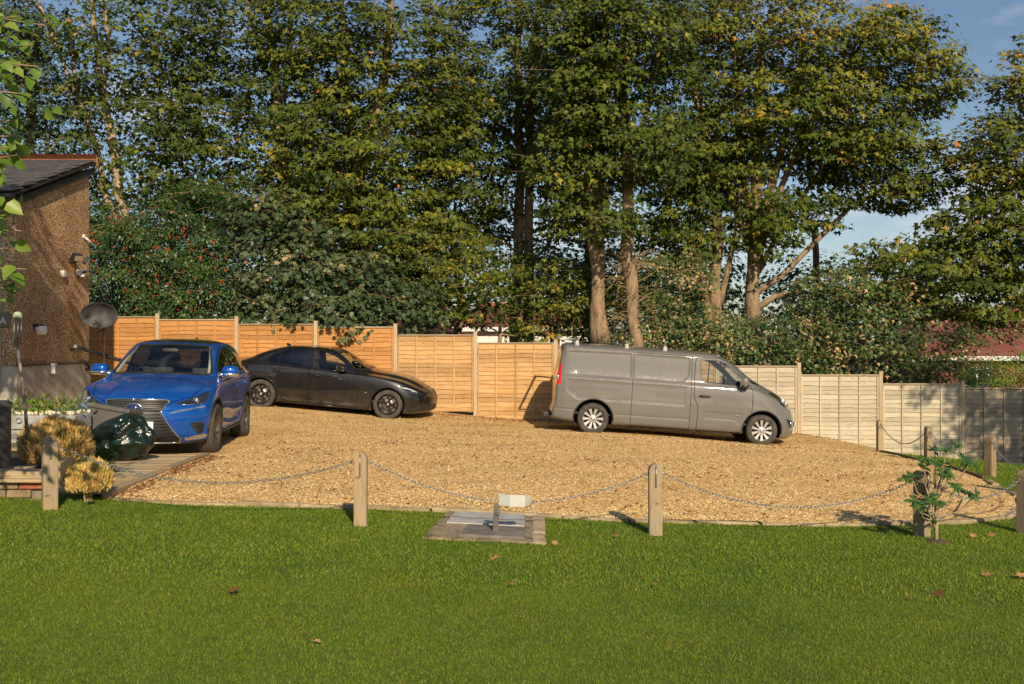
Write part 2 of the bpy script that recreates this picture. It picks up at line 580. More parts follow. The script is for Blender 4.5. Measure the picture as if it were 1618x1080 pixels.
# ---------------------------------------------------------------- grass
COVER = [(-.62, 7.60), (.12, 7.56), (.24, 8.2), (.20, 8.86), (-.52, 8.80), (-.60, 8.2)]
def m_grass():
    t = NT('grass_blades'); t.b.inputs['Roughness'].default_value = .55; t.b.inputs['Specular IOR Level'].default_value = .25
    at = t.n('ShaderNodeAttribute', attribute_name='tint')
    v = t.coords('Object')
    patch = t.ramp(t.noise(v, 1.1, 7, .66), [(.28, (.62, .76, .60)), (.46, (.95, .98, 1.0)), (.60, (1.12, 1.05, 1.0)), (.76, (1.55, 1.15, 1.1))])
    c = t.mix(1.0, t.ramp(at.outputs['Fac'], [(0, (.068, .126, .011)), (.5, (.155, .240, .019)), (.85, (.240, .308, .034)), (.93, (.34, .28, .09)), (1, (.42, .34, .16))]), patch, 'MULTIPLY')
    t.col(c)
    tr = t.n('ShaderNodeBsdfTranslucent'); t.l(c, tr.inputs['Color'])
    mx = t.n('ShaderNodeMixShader'); mx.inputs[0].default_value = .30
    t.l(t.b.outputs[0], mx.inputs[1]); t.l(tr.outputs[0], mx.inputs[2]); t.l(mx.outputs[0], t.out.inputs['Surface'])
    return t.m
def blades(x, y, lo, hi, wid):
    n = len(x)
    z = gzv(x, y)
    h = rng.uniform(lo, hi, n)
    a = rng.uniform(0, 2 * np.pi, n)
    lean = rng.uniform(.2, 1.7, n) * h; b = rng.uniform(0, 2 * np.pi, n)
    w = wid * rng.uniform(.6, 1.3, n)
    vs = np.zeros((n, 3, 3))
    vs[:, 0] = np.stack([x + w * np.cos(a), y + w * np.sin(a), z - .004], 1)
    vs[:, 1] = np.stack([x - w * np.cos(a), y - w * np.sin(a), z - .004], 1)
    vs[:, 2] = np.stack([x + lean * np.cos(b), y + lean * np.sin(b), z + h], 1)
    return vs
def scatter(n, box):
    x0, x1, y0, y1 = box
    y = y0 + (y1 - y0) * rng.random(n)
    x = rng.uniform(x0, x1, n)
    k = ~in_poly(GRAVEL, x, y) & ~in_poly(DECK, x, y) & ~in_poly(COVER, x, y) & ~((x < -4.05) & (y > 8.88)) & ~((x < -8) & (y > 16)) & (np.abs(x) < .58 * y + 1.0)
    return x[k], y[k]
gx, gy = [], []
parts_ = []
for n, box, lo, hi, wd in ((270000, (-3.9, 3.9, 3.7, 6.2), .007, .018, .0022), (180000, (-5.6, 5.6, 6.2, 9.4), .009, .025, .0040),
                            (45000, (4.2, 8.5, 9.2, 14.5), .012, .03, .005), (40000, (6.0, 13.6, 14, 24), .02, .045, .008), (20000, (-6.5, 7.5, 2.6, 3.7), .016, .04, .004)):
    x, y = scatter(n, box)
    parts_.append(blades(x, y, lo, hi, wd))
gv = np.concatenate(parts_)
n = len(gv)
tint = np.repeat(np.clip(rng.normal(.5, .2, n) + (rng.random(n) < .018) * .45, 0, 1), 3)
tag(link('grass', np_mesh('grass', gv.reshape(-1, 3), np.arange(n * 3), np.full(n, 3), m_grass(), False, {'tint': tint})), 'short mown green grass of the lawn', 'grass', kind='stuff')

# ================================================================ lap-panel fence
FY = lambda i: 24.2 - 0.054 * (i - 5)
FX = lambda i: 1.043 + 1.92 * (i - 5)
M_or = wood('orange_fence_timber', (.43, .200, .058), (1.2, 9, 16), .62, (.60, .40, .20), .25)
M_tan = wood('tan_fence_timber', (.45, .262, .102), (1.2, 9, 16), .60, (.62, .47, .27), .40)
M_pale = wood('pale_fence_timber', (.43, .375, .275), (1.2, 9, 16), .60, (.55, .49, .37), .55)
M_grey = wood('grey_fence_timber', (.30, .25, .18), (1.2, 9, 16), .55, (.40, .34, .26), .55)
M_cap = wood('fence_cap_timber', (.40, .30, .185), (1.2, 12, 12), .6, (.42, .36, .28), .5)
PW, PH = 1.82, 1.83
SLATS = {}
def slat_mesh(mat, k):
    key = (mat.name, k)
    if key in SLATS: return SLATS[key]
    r_ = random.Random(k * 7 + 3)
    n = 14
    vs, fs = [], []
    top, bot = .072, -.064
    f1, f2, p1, p2 = r_.uniform(2, 4), r_.uniform(5, 9), r_.uniform(0, 6), r_.uniform(0, 6)
    for i in range(n + 1):
        x = -PW / 2 + .02 + (PW - .04) * i / n
        b = bot + .009 * math.sin(f1 * x + p1) + .006 * math.sin(f2 * x + p2)
        vs += [(x, -.026, b), (x, -.014, b), (x, .010, top), (x, -.001, top)]
    for i in range(n):
        a = 4 * i
        fs += [(a, a + 4, a + 7, a + 3), (a + 1, a, a + 3, a + 2)[:0] or (a, a + 1, a + 5, a + 4), (a + 1, a + 2, a + 6, a + 5), (a + 3, a + 7, a + 6, a + 2)]
    fs += [(0, 3, 2, 1), (4 * n, 4 * n + 1, 4 * n + 2, 4 * n + 3)]
    me = bpy.data.meshes.new('slat'); me.from_pydata(vs, [], fs); me.update(); me.materials.append(mat)
    SLATS[key] = me
    return me
def shared(key, fnc):
    if key not in SLATS: SLATS[key] = fnc()
    return SLATS[key]
def box_mesh(name, size, mat, bev=.004):
    return shared((name, size, mat.name), lambda: MB().box((0, 0, 0), size, None, bev).mesh(name, mat))
def panel(i, ztop, mat, label):
    x0, x1 = FX(i), FX(i + 1)
    y0, y1 = FY(i), FY(i + 1)
    cx, cy = (x0 + x1) / 2, (y0 + y1) / 2
    rz = math.atan2(y1 - y0, x1 - x0)
    root = thing('lap_fence', label, 'fence', (cx, cy, ztop - PH), rz, 'lap panels of the garden fence')
    ns = 17
    for k in range(ns):
        z = .066 + (PH - .145) * k / (ns - 1)
        o = link('slat', slat_mesh(mat, random.randrange(6)), None, root, (random.uniform(-.004, .004), random.uniform(-.003, .003), z), (0, random.uniform(-.004, .004), math.pi * 0))
    for q, x in enumerate((-PW / 2 + .018, -PW / 4, 0, PW / 4, PW / 2 - .018)):
        link('batten', box_mesh('batten', (.036, .022, PH - .03), mat), None, root, (x + random.uniform(-.01, .01) * (0 < q < 4), -.033, PH / 2 - .008))
        link('rear_batten', box_mesh('rear_batten', (.036, .022, PH - .03), mat), None, root, (x, .022, PH / 2 - .008))
    link('cap_rail', box_mesh('cap_rail', (PW, .075, .028), M_cap), None, root, (0, -.004, PH + .006))
    link('bottom_rail', box_mesh('bottom_rail', (PW - .09, .02, .035), mat), None, root, (0, -.0345, .03))
    return root
def fpost(i, ztop, mat, label):
    zb_ = gz(FX(i), FY(i)) - .15
    root = thing('fence_post', label, 'fence post', (FX(i), FY(i), zb_), 0, 'posts of the garden fence')
    h = ztop - zb_
    link('shaft', box_mesh('shaft', (.088, .088, round(h, 2)), mat), None, root, (0, -.006, h / 2))
    m = MB(); m.box((0, 0, 0), (.098, .098, .02), None, .004, .8); m.build('post_cap', mat, root, (0, -.006, h + .009))
PT = {-2: 2.24, -1: 2.20, 0: 2.13, 1: 2.02, 2: 1.95, 3: 1.76, 4: 1.57, 5: 1.38, 6: 1.20, 7: 1.02, 8: .81, 9: .60, 10: .50, 11: .42}
PL = {-2: ('bright orange lap fence panel hidden behind the pebble-dashed house', M_or), -1: ('bright orange lap fence panel directly beside the house wall and satellite dish', M_or),
      0: ('bright orange lap fence panel above the blue SUV roof', M_or), 1: ('orange lap fence panel above the gap between blue SUV and black saloon', M_or),
      2: ('orange lap fence panel behind the black saloon with leaf shadows on its top', M_or), 3: ('tan lap fence panel behind the bonnet of the black saloon', M_tan),
      4: ('tan lap fence panel between saloon and van carrying the van shadow', M_tan), 5: ('tan lap fence panel hidden behind the rear of the grey van', M_tan),
      6: ('tan lap fence panel hidden behind the middle of the grey van', M_tan), 7: ('yellow-cream lap fence panel above the grey van bonnet', M_pale),
      8: ('pale cream lap fence panel immediately right of the grey van nose', M_pale), 9: ('weathered pale lap fence panel behind the chained posts', M_pale),
      10: ('shaded grey-brown lap fence panel at the right edge of the picture', M_grey), 11: ('weathered grey lap fence panel past the right edge, lowest of all', M_grey)}
for i, (lb, mt) in PL.items(): panel(i, PT[i], mt, lb)
M_post = wood('fence_post_timber', (.43, .325, .20), (14, 14, 1.3), .6, (.45, .40, .32), .55)
for i in range(-2, 13):
    up_ = max(PT.get(i - 1, 0), PT.get(i, 0)) + .07
    nm = {-2: 'fence post behind the house, furthest left of the row', -1: 'fence post hidden by the corner of the house wall', 0: 'tall timber fence post above the blue SUV windscreen', 1: 'timber fence post above the right shoulder of the blue SUV',
          2: 'timber fence post above the rear window of the black saloon', 3: 'timber fence post above the black saloon windscreen, between orange and tan panels', 4: 'timber fence post just past the black saloon nose', 5: 'timber fence post at the rear of the grey van',
          6: 'fence post hidden behind the load space of the grey van', 7: 'fence post hidden behind the cab of the grey van', 8: 'timber fence post right above the grey van headlight', 9: 'timber fence post between the two pale panels right of the van',
          10: 'weathered fence post where the shaded grey panel begins', 11: 'weathered fence post past the right edge of the picture', 12: 'last weathered fence post at the low end of the row'}[i]
    fpost(i, up_, M_post, nm)

# ================================================================ vehicles
def pchip(xs, ys):
    xs = np.array(xs, float); ys = np.array(ys, float)
    h = np.diff(xs); d = np.diff(ys) / h
    m = np.zeros_like(ys)
    m[0], m[-1] = d[0], d[-1]
    for i in range(1, len(xs) - 1):
        if d[i - 1] * d[i] <= 0:
            m[i] = 0
        else:
            w1, w2 = 2 * h[i] + h[i - 1], h[i] + 2 * h[i - 1]
            m[i] = (w1 + w2) / (w1 / d[i - 1] + w2 / d[i])
    def f(x):
        x = np.clip(np.asarray(x, float), xs[0], xs[-1])
        i = np.clip(np.searchsorted(xs, x, side='right') - 1, 0, len(xs) - 2)
        t = (x - xs[i]) / h[i]
        return ((2 * t**3 - 3 * t**2 + 1) * ys[i] + (t**3 - 2 * t**2 + t) * h[i] * m[i]
                + (-2 * t**3 + 3 * t**2) * ys[i + 1] + (t**3 - t**2) * h[i] * m[i + 1])
    return f

def fn(pairs):
    pairs = sorted(pairs)
    return pchip([p[0] for p in pairs], [p[1] for p in pairs])

def inside(poly, a, b):
    r = False
    n = len(poly)
    j = n - 1
    for i in range(n):
        xi, yi = poly[i]; xj, yj = poly[j]
        if (yi > b) != (yj > b) and a < (xj - xi) * (b - yi) / (yj - yi) + xi:
            r = not r
        j = i
    return r

def offset_poly(poly, d):
    """shrink (d>0) a polygon by d"""
    n = len(poly)
    area = sum(poly[i][0] * poly[(i + 1) % n][1] - poly[(i + 1) % n][0] * poly[i][1] for i in range(n))
    sg = 1 if area > 0 else -1
    out = []
    for i in range(n):
        p, c, q = Vector(poly[i - 1]), Vector(poly[i]), Vector(poly[(i + 1) % n])
        e1, e2 = (c - p).normalized(), (q - c).normalized()
        n1, n2 = Vector((-e1.y, e1.x)) * sg, Vector((-e2.y, e2.x)) * sg
        m = n1 + n2
        m = m / max(0.35, (1 + n1.dot(n2)))
        out.append(tuple(c + m * d))
    return out

def round_poly(poly, r=0.03, seg=3):
    n = len(poly)
    out = []
    for i in range(n):
        p, c, q = Vector(poly[i - 1]), Vector(poly[i]), Vector(poly[(i + 1) % n])
        k = min(r, (p - c).length * 0.4, (q - c).length * 0.4)
        a, b = c + (p - c).normalized() * k, c + (q - c).normalized() * k
        for s in range(seg + 1):
            t = s / seg
            out.append(tuple((1 - t)**2 * a + 2 * t * (1 - t) * c + t * t * b))
    return out

AXES = {'side': (Vector((1, 0, 0)), Vector((0, 0, 1))), 'front': (Vector((0, 1, 0)), Vector((0, 0, 1))), 'top': (Vector((1, 0, 0)), Vector((0, 1, 0)))}

class Body:
    """A car body lofted from section curves; panels, panes and lamps are cut out of it as pieces of their own."""
    def __init__(s, sp):
        s.sp = sp
        F = {k: fn(v) for k, v in sp['curves'].items()}
        x0, x1 = sp['x0'], sp['x1']
        t = np.linspace(0, 1, sp.get('ns', 84))
        e = 0.5 - 0.5 * np.cos(np.pi * t)
        xs = x0 + (x1 - x0) * (0.45 * t + 0.55 * e)
        d = 0.004
        xs = np.unique(np.concatenate([[x0, x0 + d, x0 + 3 * d, x0 + 7 * d], xs[1:-1], [x1 - 7 * d, x1 - 3 * d, x1 - d, x1]]))
        nose, tail = fn(sp['nose']), fn(sp['tail'])
        rf, rr = sp.get('rf', 0.09), sp.get('rr', 0.07)
        rows = []
        for x in xs:
            g = {k: float(f(x)) for k, f in F.items()}
            K = [(0, g['zb']), (0.8 * g['ws'], g['zb']), (g['ws'], g['zb'] + 0.05), (g['wm'], g['zm']), (g['wb'], g['zbelt']),
                 (g['wb'] - g['sh'], g['zbelt'] + 0.55 * g['sh']), (g['wr'], g['zr']), (0.62 * g['wr'], g['zr'] + 0.76 * (g['zt'] - g['zr'])), (0, g['zt'])]
            K = np.array(K)
            c = np.concatenate([[0], np.cumsum(np.maximum(1e-3, np.linalg.norm(np.diff(K, axis=0), axis=1)))])
            fy, fz = pchip(c, K[:, 0]), pchip(c, K[:, 1])
            segs = sp.get('segs', (3, 3, 5, 7, 4, 8, 5, 5))
            tt = np.concatenate([np.linspace(c[i], c[i + 1], segs[i], endpoint=False) for i in range(8)] + [[c[-1]]])
            y, z = fy(tt), fz(tt)
            de = min(x1 - x, 9)
            e = 0.0
            if de < rf: e = rf * (1 - math.sqrt(max(0, 1 - (1 - de / rf)**2)))
            da = x - x0
            if da < rr: e = rr * (1 - math.sqrt(max(0, 1 - (1 - da / rr)**2)))
            zc = 0.5 * (z[0] + z[-1])
            y = y * (1 - e / max(0.2, y.max())) if e else y
            if e: z = zc + (z - zc) * (1 - 0.8 * e / max(0.15, z[-1] - zc))
            bf = np.clip((x - (x1 - sp.get('bf', 0.8))) / sp.get('bf', 0.8), 0, 1); bf = bf * bf * (3 - 2 * bf)
            br = np.clip(((x0 + sp.get('br', 0.6)) - x) / sp.get('br', 0.6), 0, 1); br = br * br * (3 - 2 * br)
            W_ = max(0.5, g['wm'])
            xx = x + bf * (nose(z) - sp['cf'] * (y / W_)**2) + br * (tail(z) + sp['cr'] * (y / W_)**2)
            rows.append(np.stack([xx, y, z], 1))
        G = np.array(rows)                      # stations x profile x 3
        ns, nv = G.shape[:2]
        bm = bmesh.new()
        V = [[bm.verts.new(G[i, j]) for j in range(nv)] for i in range(ns)]
        for i in range(ns - 1):
            for j in range(nv - 1):
                bm.faces.new((V[i][j], V[i + 1][j], V[i + 1][j + 1], V[i][j + 1]))
        jb = sp.get('segs', (3, 3, 5, 7, 4, 8, 5, 5))[0]
        NT_ = 12
        for end, st in ((0, 0), (1, ns - 1)):
            grid = []
            for j in range(nv):
                p = G[st, j]
                row = []
                for k in range(NT_):
                    tq = k / NT_
                    q = p.copy(); q[1] = p[1] * tq
                    cv = sp['cf'] if end else -sp['cr']
                    q[0] = p[0] + cv * ((p[1]**2 - q[1]**2) / max(0.5, G[st, :, 1].max())**2) * (0.9 if end else 0.9)
                    row.append(bm.verts.new(q))
                row.append(V[st][j])
                grid.append(row)
            for j in range(nv - 1):
                for k in range(NT_):
                    a = (grid[j][k], grid[j][k + 1], grid[j + 1][k + 1], grid[j + 1][k])
                    if len(set(a)) == 4:
                        try: bm.faces.new(a if end == 0 else a[::-1])
                        except ValueError: pass
        bmesh.ops.remove_doubles(bm, verts=bm.verts[:], dist=1e-5)
        bmesh.ops.dissolve_degenerate(bm, edges=bm.edges[:], dist=1e-5)
        bmesh.ops.recalc_face_normals(bm, faces=bm.faces[:])
        # outward check
        tot = sum((f.normal.y * f.calc_area()) for f in bm.faces)
        if tot < 0: bmesh.ops.reverse_faces(bm, faces=bm.faces[:])
        s.bm = bm
        s.lay = bm.faces.layers.int.new('tag')
        s.tags = {0: 'body'}
        vs = [v.co.copy() for v in bm.verts]
        bm.verts.index_update()
        fs = [[v.index for v in f.verts] for f in bm.faces]
        n = len(vs)
        s.bvh = BVHTree.FromPolygons(vs + [Vector((v.x, -v.y, v.z)) for v in vs], fs + [[i + n for i in f][::-1] for f in fs])
    def tid(s, name):
        for k, v in s.tags.items():
            if v == name: return k
        k = len(s.tags); s.tags[k] = name
        return k
    def cut(s, name, poly, proj='side', filt=None, only=None):
        A, B = AXES[proj]
        bm, lay = s.bm, s.lay
        pa = [p[0] for p in poly]; pb = [p[1] for p in poly]
        lo = (min(pa) - 1e-3, min(pb) - 1e-3); hi = (max(pa) + 1e-3, max(pb) + 1e-3)
        def ok(f):
            c = f.calc_center_median()
            if filt and not filt(c, f.normal): return False
            aa = [v.co.dot(A) for v in f.verts]; bb = [v.co.dot(B) for v in f.verts]
            return max(aa) > lo[0] and min(aa) < hi[0] and max(bb) > lo[1] and min(bb) < hi[1]
        cand = [f for f in bm.faces if ok(f)]
        n = len(poly)
        for i in range(n):
            p, q = Vector(poly[i]), Vector(poly[(i + 1) % n])
            if (q - p).length < 1e-5: continue
            e = (q - p).normalized()
            no = A * (-e.y) + B * e.x
            sel = []
            l2 = (min(p.x, q.x) - 2e-3, min(p.y, q.y) - 2e-3); h2 = (max(p.x, q.x) + 2e-3, max(p.y, q.y) + 2e-3)
            for f in cand:
                aa = [v.co.dot(A) for v in f.verts]; bb = [v.co.dot(B) for v in f.verts]
                if max(aa) > l2[0] and min(aa) < h2[0] and max(bb) > l2[1] and min(bb) < h2[1]:
                    sel.append(f)
            if not sel: continue
            ss = set(sel)
            geom = list(ss) + list({ed for f in sel for ed in f.edges}) + list({v for f in sel for v in f.verts})
            r = bmesh.ops.bisect_plane(bm, geom=geom, dist=1e-5, plane_co=A * p.x + B * p.y, plane_no=no)
            new = [g for g in r['geom'] if isinstance(g, bmesh.types.BMFace)]
            cs = set(f for f in cand if f.is_valid)
            cs.update(f for f in new if f.is_valid)
            cand = list(cs)
        t = s.tid(name)
        ot = None if only is None else {s.tid(k) for k in only}
        for f in cand:
            c = f.calc_center_median()
            if (ot is None or f[lay] in ot) and (not filt or filt(c, f.normal)) and inside(poly, c.dot(A), c.dot(B)):
                f[lay] = t
    def panel(s, name, poly, proj='side', filt=None, gap=0.010, only=None):
        s.cut('gap', poly, proj, filt, only)
        s.cut(name, offset_poly(poly, gap), proj, filt, None if only is None else list(only) + ['gap'])
    def emboss(s, poly, depth, ramp=0.02, filt=None, vec=(0, -1, 0)):
        s.cut_only(poly, filt); s.cut_only(offset_poly(poly, ramp * .5), filt); s.cut_only(offset_poly(poly, ramp), filt)
        v_ = Vector(vec) * depth
        P2 = [Vector(p) for p in poly]
        lo = (min(p.x for p in P2), min(p.y for p in P2)); hi = (max(p.x for p in P2), max(p.y for p in P2))
        for v in s.bm.verts:
            x, z = v.co.x, v.co.z
            if x <= lo[0] or x >= hi[0] or z <= lo[1] or z >= hi[1]: continue
            if (filt and not filt(v.co, v.normal)) or not inside(poly, x, z): continue
            q = Vector((x, z)); dm = 9.0
            for i in range(len(P2)):
                a_, b_ = P2[i - 1], P2[i]
                e = b_ - a_; l2 = e.length_squared
                t = max(0, min(1, (q - a_).dot(e) / l2)) if l2 > 0 else 0
                dm = min(dm, (a_ + e * t - q).length)
            t = min(1, dm / ramp); t = t * t * (3 - 2 * t)
            v.co += v_ * t
    def cut_only(s, poly, filt):
        bm, lay = s.bm, s.lay
        lay2 = lay
        old = s.tags.copy()
        # cut without retagging: run with an impossible 'only'
        s.cut('body', poly, 'side', filt, only=['__none__'])
    def side(s, x, z, off=0.0, sgn=1):
        h = s.bvh.ray_cast(Vector((x, 3 * sgn, z)), Vector((0, -sgn, 0)))
        if h[0] is None: return Vector((x, 0.9 * sgn, z))
        return h[0] + Vector((0, sgn * off, 0))
    def front(s, y, z, off=0.0, rear=False):
        k = -1 if rear else 1
        h = s.bvh.ray_cast(Vector((9 * k, y, z)), Vector((-k, 0, 0)))
        if h[0] is None: return Vector((s.sp['x1'] if not rear else s.sp['x0'], y, z))
        return h[0] + Vector((k * off, 0, 0))
    def top(s, x, y, off=0.0):
        h = s.bvh.ray_cast(Vector((x, y, 5)), Vector((0, 0, -1)))
        return h[0] + Vector((0, 0, off)) if h[0] is not None else Vector((x, y, 1))
    def emit(s, parent, table, trim_mat, arches=()):
        """table: tag -> (name, material, 'C' centre piece | 'S' one each side)"""
        bm, lay = s.bm, s.lay
        bm.normal_update()
        bm.verts.index_update()
        nrm = {}
        for v in bm.verts:
            n = v.normal.copy()
            if abs(v.co.y) < 1e-4: n.y = 0; n.normalize()
            nrm[v.index] = n
        out = {}
        trimf = []
        for tk, tname in s.tags.items():
            if tname == 'gap': trimf += [f for f in bm.faces if f[lay] == tk]
            if tname in ('gap', 'hole', '__none__') or tname not in table: continue
            nm, mt, mode = table[tname][:3]
            faces = [f for f in bm.faces if f[lay] == tk]
            if not faces: continue
            if not tname.startswith(('glass', 'lamp')): trimf += faces
            idx, vs, ns_ = {}, [], []
            def gv(v, mir):
                key = (v.index, mir and abs(v.co.y) > 1e-4)
                if key not in idx:
                    idx[key] = len(vs)
                    sg = -1 if mir else 1
                    vs.append((v.co.x, v.co.y * sg, v.co.z))
                    n = nrm[v.index]; ns_.append((n.x, n.y * sg, n.z))
                return idx[key]
            def flush():
                me = bpy.data.meshes.new(nm)
                me.from_pydata(vs, [], fl)
                me.polygons.foreach_set('use_smooth', [True] * len(me.polygons))
                me.update()
                me.normals_split_custom_set_from_vertices(ns_)
                me.materials.append(mt)
                o = link(nm, me, None, parent)
                out.setdefault(tname, []).append(o)
            if mode == 'C':
                fl = [[gv(v, False) for v in f.verts] for f in faces] + [[gv(v, True) for v in f.verts][::-1] for f in faces]
                flush()
            else:
                fl = [[gv(v, False) for v in f.verts] for f in faces]
                flush()
                idx, vs, ns_ = {}, [], []
                fl = [[gv(v, True) for v in f.verts][::-1] for f in faces]
                flush()
        idx, vs, fl = {}, [], []
        for f in trimf:
            for mir in (False, True):
                row = []
                for v in f.verts:
                    key = (v.index, mir)
                    if key not in idx:
                        idx[key] = len(vs)
                        p = v.co - nrm[v.index] * 0.018
                        vs.append((p.x, -p.y if mir else p.y, p.z))
                    row.append(idx[key])
                fl.append(row if not mir else row[::-1])
        me = bpy.data.meshes.new('interior_trim')
        me.from_pydata(vs, [], fl); me.update(); me.materials.append(M_lining)
        link('interior_trim', me, None, parent)
        s.out = out
        return out
    def arch(s, xw, zw, ra):
        poly = [(xw + ra * math.cos(a), zw + ra * math.sin(a)) for a in np.linspace(0, 2 * math.pi, 40, endpoint=False)]
        s.cut('hole', poly, 'side', lambda c, n: c.y > 0.42 and c.z < zw + ra + 0.05)
    def wells(s, parent, xw, zw, ra, mat, lipmat):
        for sg in (1, -1):
            m = MB()
            n = 28
            for i in range(n):
                pass
            a_lo = math.asin(max(-.9, (float(fn(s.sp['curves']['zb'])(xw)) + .03 - zw) / ra)); ang = np.linspace(a_lo, math.pi - a_lo, n)
            pts = [(xw + ra * math.cos(a), zw + ra * math.sin(a)) for a in ang]
            vs, fs = [], []
            for (x, z) in pts:
                o = s.side(x, z, 0.0, sg)
                yo = o.y
                vs += [(x, yo - sg * 0.004, z), (x, sg * 0.45, z)]
            for i in range(n - 1):
                q = (2 * i, 2 * i + 1, 2 * i + 3, 2 * i + 2)
                fs.append(q if sg > 0 else q[::-1])
            fs.append(tuple(2 * i + 1 for i in range(n)))
            m.add(vs, fs, False)
            m.build('wheel_well', mat, parent)
            # rolled lip of the arch
            m = MB()
            lip = []
            for (x, z), a in zip(pts, ang):
                if z < s.sp['curves']['zb'][0][1] + 0.01: continue
                o = s.side(xw + (ra + 0.012) * math.cos(a), zw + (ra + 0.012) * math.sin(a), 0.0, sg)
                lip.append(Vector((o.x, o.y - sg * 0.002, o.z)))
            m.tube(lip, 0.013, 6)
            m.build('arch_lip', lipmat, parent)

def glass_mat(name, tint, refl=0.08):
    t = NT(name)
    t.t.nodes.remove(t.b)
    tr = t.n('ShaderNodeBsdfTransparent'); tr.inputs['Color'].default_value = (*tint, 1)
    gl = t.n('ShaderNodeBsdfGlossy'); gl.inputs['Roughness'].default_value = 0.02
    lw = t.n('ShaderNodeLayerWeight'); lw.inputs['Blend'].default_value = .5
    fr = t.n('ShaderNodeMath', operation='POWER'); fr.inputs[1].default_value = 5.0; t.l(lw.outputs['Facing'], fr.inputs[0])
    mx = t.n('ShaderNodeMixShader')
    ad = t.n('ShaderNodeMath', operation='ADD'); ad.inputs[1].default_value = refl
    t.l(fr.outputs[0], ad.inputs[0])
    t.l(ad.outputs[0], mx.inputs[0]); t.l(tr.outputs[0], mx.inputs[1]); t.l(gl.outputs[0], mx.inputs[2])
    t.l(mx.outputs[0], t.out.inputs['Surface'])
    return t.m

def paint(name, c, metal=0.35, rough=0.35, dirt=(0.30, 0.24, 0.16), dfac=0.12, scratch=False):
    t = NT(name)
    v = t.coords('Object')
    t.b.inputs['Metallic'].default_value = metal
    t.b.inputs['Coat Weight'].default_value = 1.0
    t.b.inputs['Specular IOR Level'].default_value = 0.2
    t.b.inputs['Coat Roughness'].default_value = 0.05
    t.bump(t.noise(v, 2.2, 3, .5), .10, .012)
    t.l(t.b.inputs['Normal'].links[0].from_socket, t.b.inputs['Coat Normal'])
    f1 = t.ramp(t.noise(v, 3.0, 8, 0.7), [(0.42, (0, 0, 0)), (0.75, (1, 1, 1))])
    sx = t.n('ShaderNodeSeparateXYZ'); t.l(v, sx.inputs[0])
    low = t.ramp(sx.outputs['Z'], [(0.16, (1, 1, 1)), (0.50, (0.10, 0.10, 0.10))])
    df = t.mix(1.0, t.mix(dfac * 3.0, (0, 0, 0), f1), low, 'MULTIPLY')
    df = t.mix(1.0, df, (dfac * 0.10,) * 3, 'ADD')
    t.col(t.mix(df, c, dirt))
    t.l(t.ramp(t.noise(v, 14.0, 6, 0.6), [(0.3, (rough * .8,) * 3), (0.75, (min(1, rough * 1.5),) * 3)]), t.b.inputs['Roughness'])
    t.l(t.ramp(t.noise(v, 6.0, 8, 0.7), [(0.35, (0.025,) * 3), (0.8, (0.09,) * 3)]), t.b.inputs['Coat Roughness'])
    return t.m

M_tyre = simple('tyre_rubber', (0.055, 0.047, 0.04), 0.85, 0, 0.35, 9, bump=0.2, bscale=120)
M_blk = simple('black_plastic', (0.018, 0.018, 0.019), 0.5, 0, 0.3, 20)
M_gblk = simple('gloss_black', (0.008, 0.008, 0.009), 0.12, 0, 0.2, 5, coat=0.6)
M_trim = simple('cabin_trim', (0.045, 0.043, 0.040), 0.8, 0, 0.25, 8)
M_lining = simple('dark_lining', (.012, .012, .012), .9, 0, .2, 8, spec=.1)
M_seat = simple('seat_cloth', (0.055, 0.05, 0.046), 0.85, 0, 0.3, 12)
M_chrome = simple('chrome', (0.75, 0.75, 0.76), 0.12, 1.0, 0.04, 8)
M_alu = simple('silver_wheel_paint', (0.50, 0.49, 0.47), 0.38, 0.7, 0.15, 9)
M_dalu = simple('dark_wheel_paint', (0.035, 0.033, 0.031), 0.32, 0.6, 0.25, 9)
M_barf = simple('grey_bar_foot', (.30, .29, .275), .5, .2, .15, 9)
M_galu = simple('grey_wheel_paint', (0.16, 0.145, 0.125), 0.35, 0.7, 0.2, 9)
M_well = simple('wheel_well_liner', (0.012, 0.011, 0.010), 0.95, 0, 0.3, 8)
M_disc = simple('brake_disc_steel', (0.28, 0.24, 0.21), 0.4, 0.8, 0.2, 12)
M_red = simple('red_lamp_lens', (0.50, 0.012, 0.010), 0.12, 0, 0.12, 10, coat=1)
M_palel = simple('pale_lamp', (.62, .62, .60), .25, .2, .08, 8, coat=1)
M_lens = simple('lamp_lens', (0.55, 0.57, 0.60), 0.08, 0.9, 0.1, 8, coat=1)
M_hdark = simple('dark_headlamp', (0.020, 0.022, 0.025), 0.10, 0.0, 0.3, 9, coat=1)
M_plate = simple('white_plate', (0.78, 0.78, 0.76), 0.45, 0, 0.05, 9)
M_glass = glass_mat('window_glass', (0.80, 0.85, 0.82), 0.08)
M_tint = glass_mat('tinted_glass', (0.10, 0.11, 0.11), 0.13)
M_wind = glass_mat('windscreen_glass', (0.72, 0.80, 0.78), 0.07)
M_mirror = simple('mirror_glass', (0.6, 0.62, 0.64), 0.04, 1.0, 0.03, 5)
M_beige = simple('cream_trim', (0.50, 0.47, 0.40), 0.7, 0, 0.08, 8)

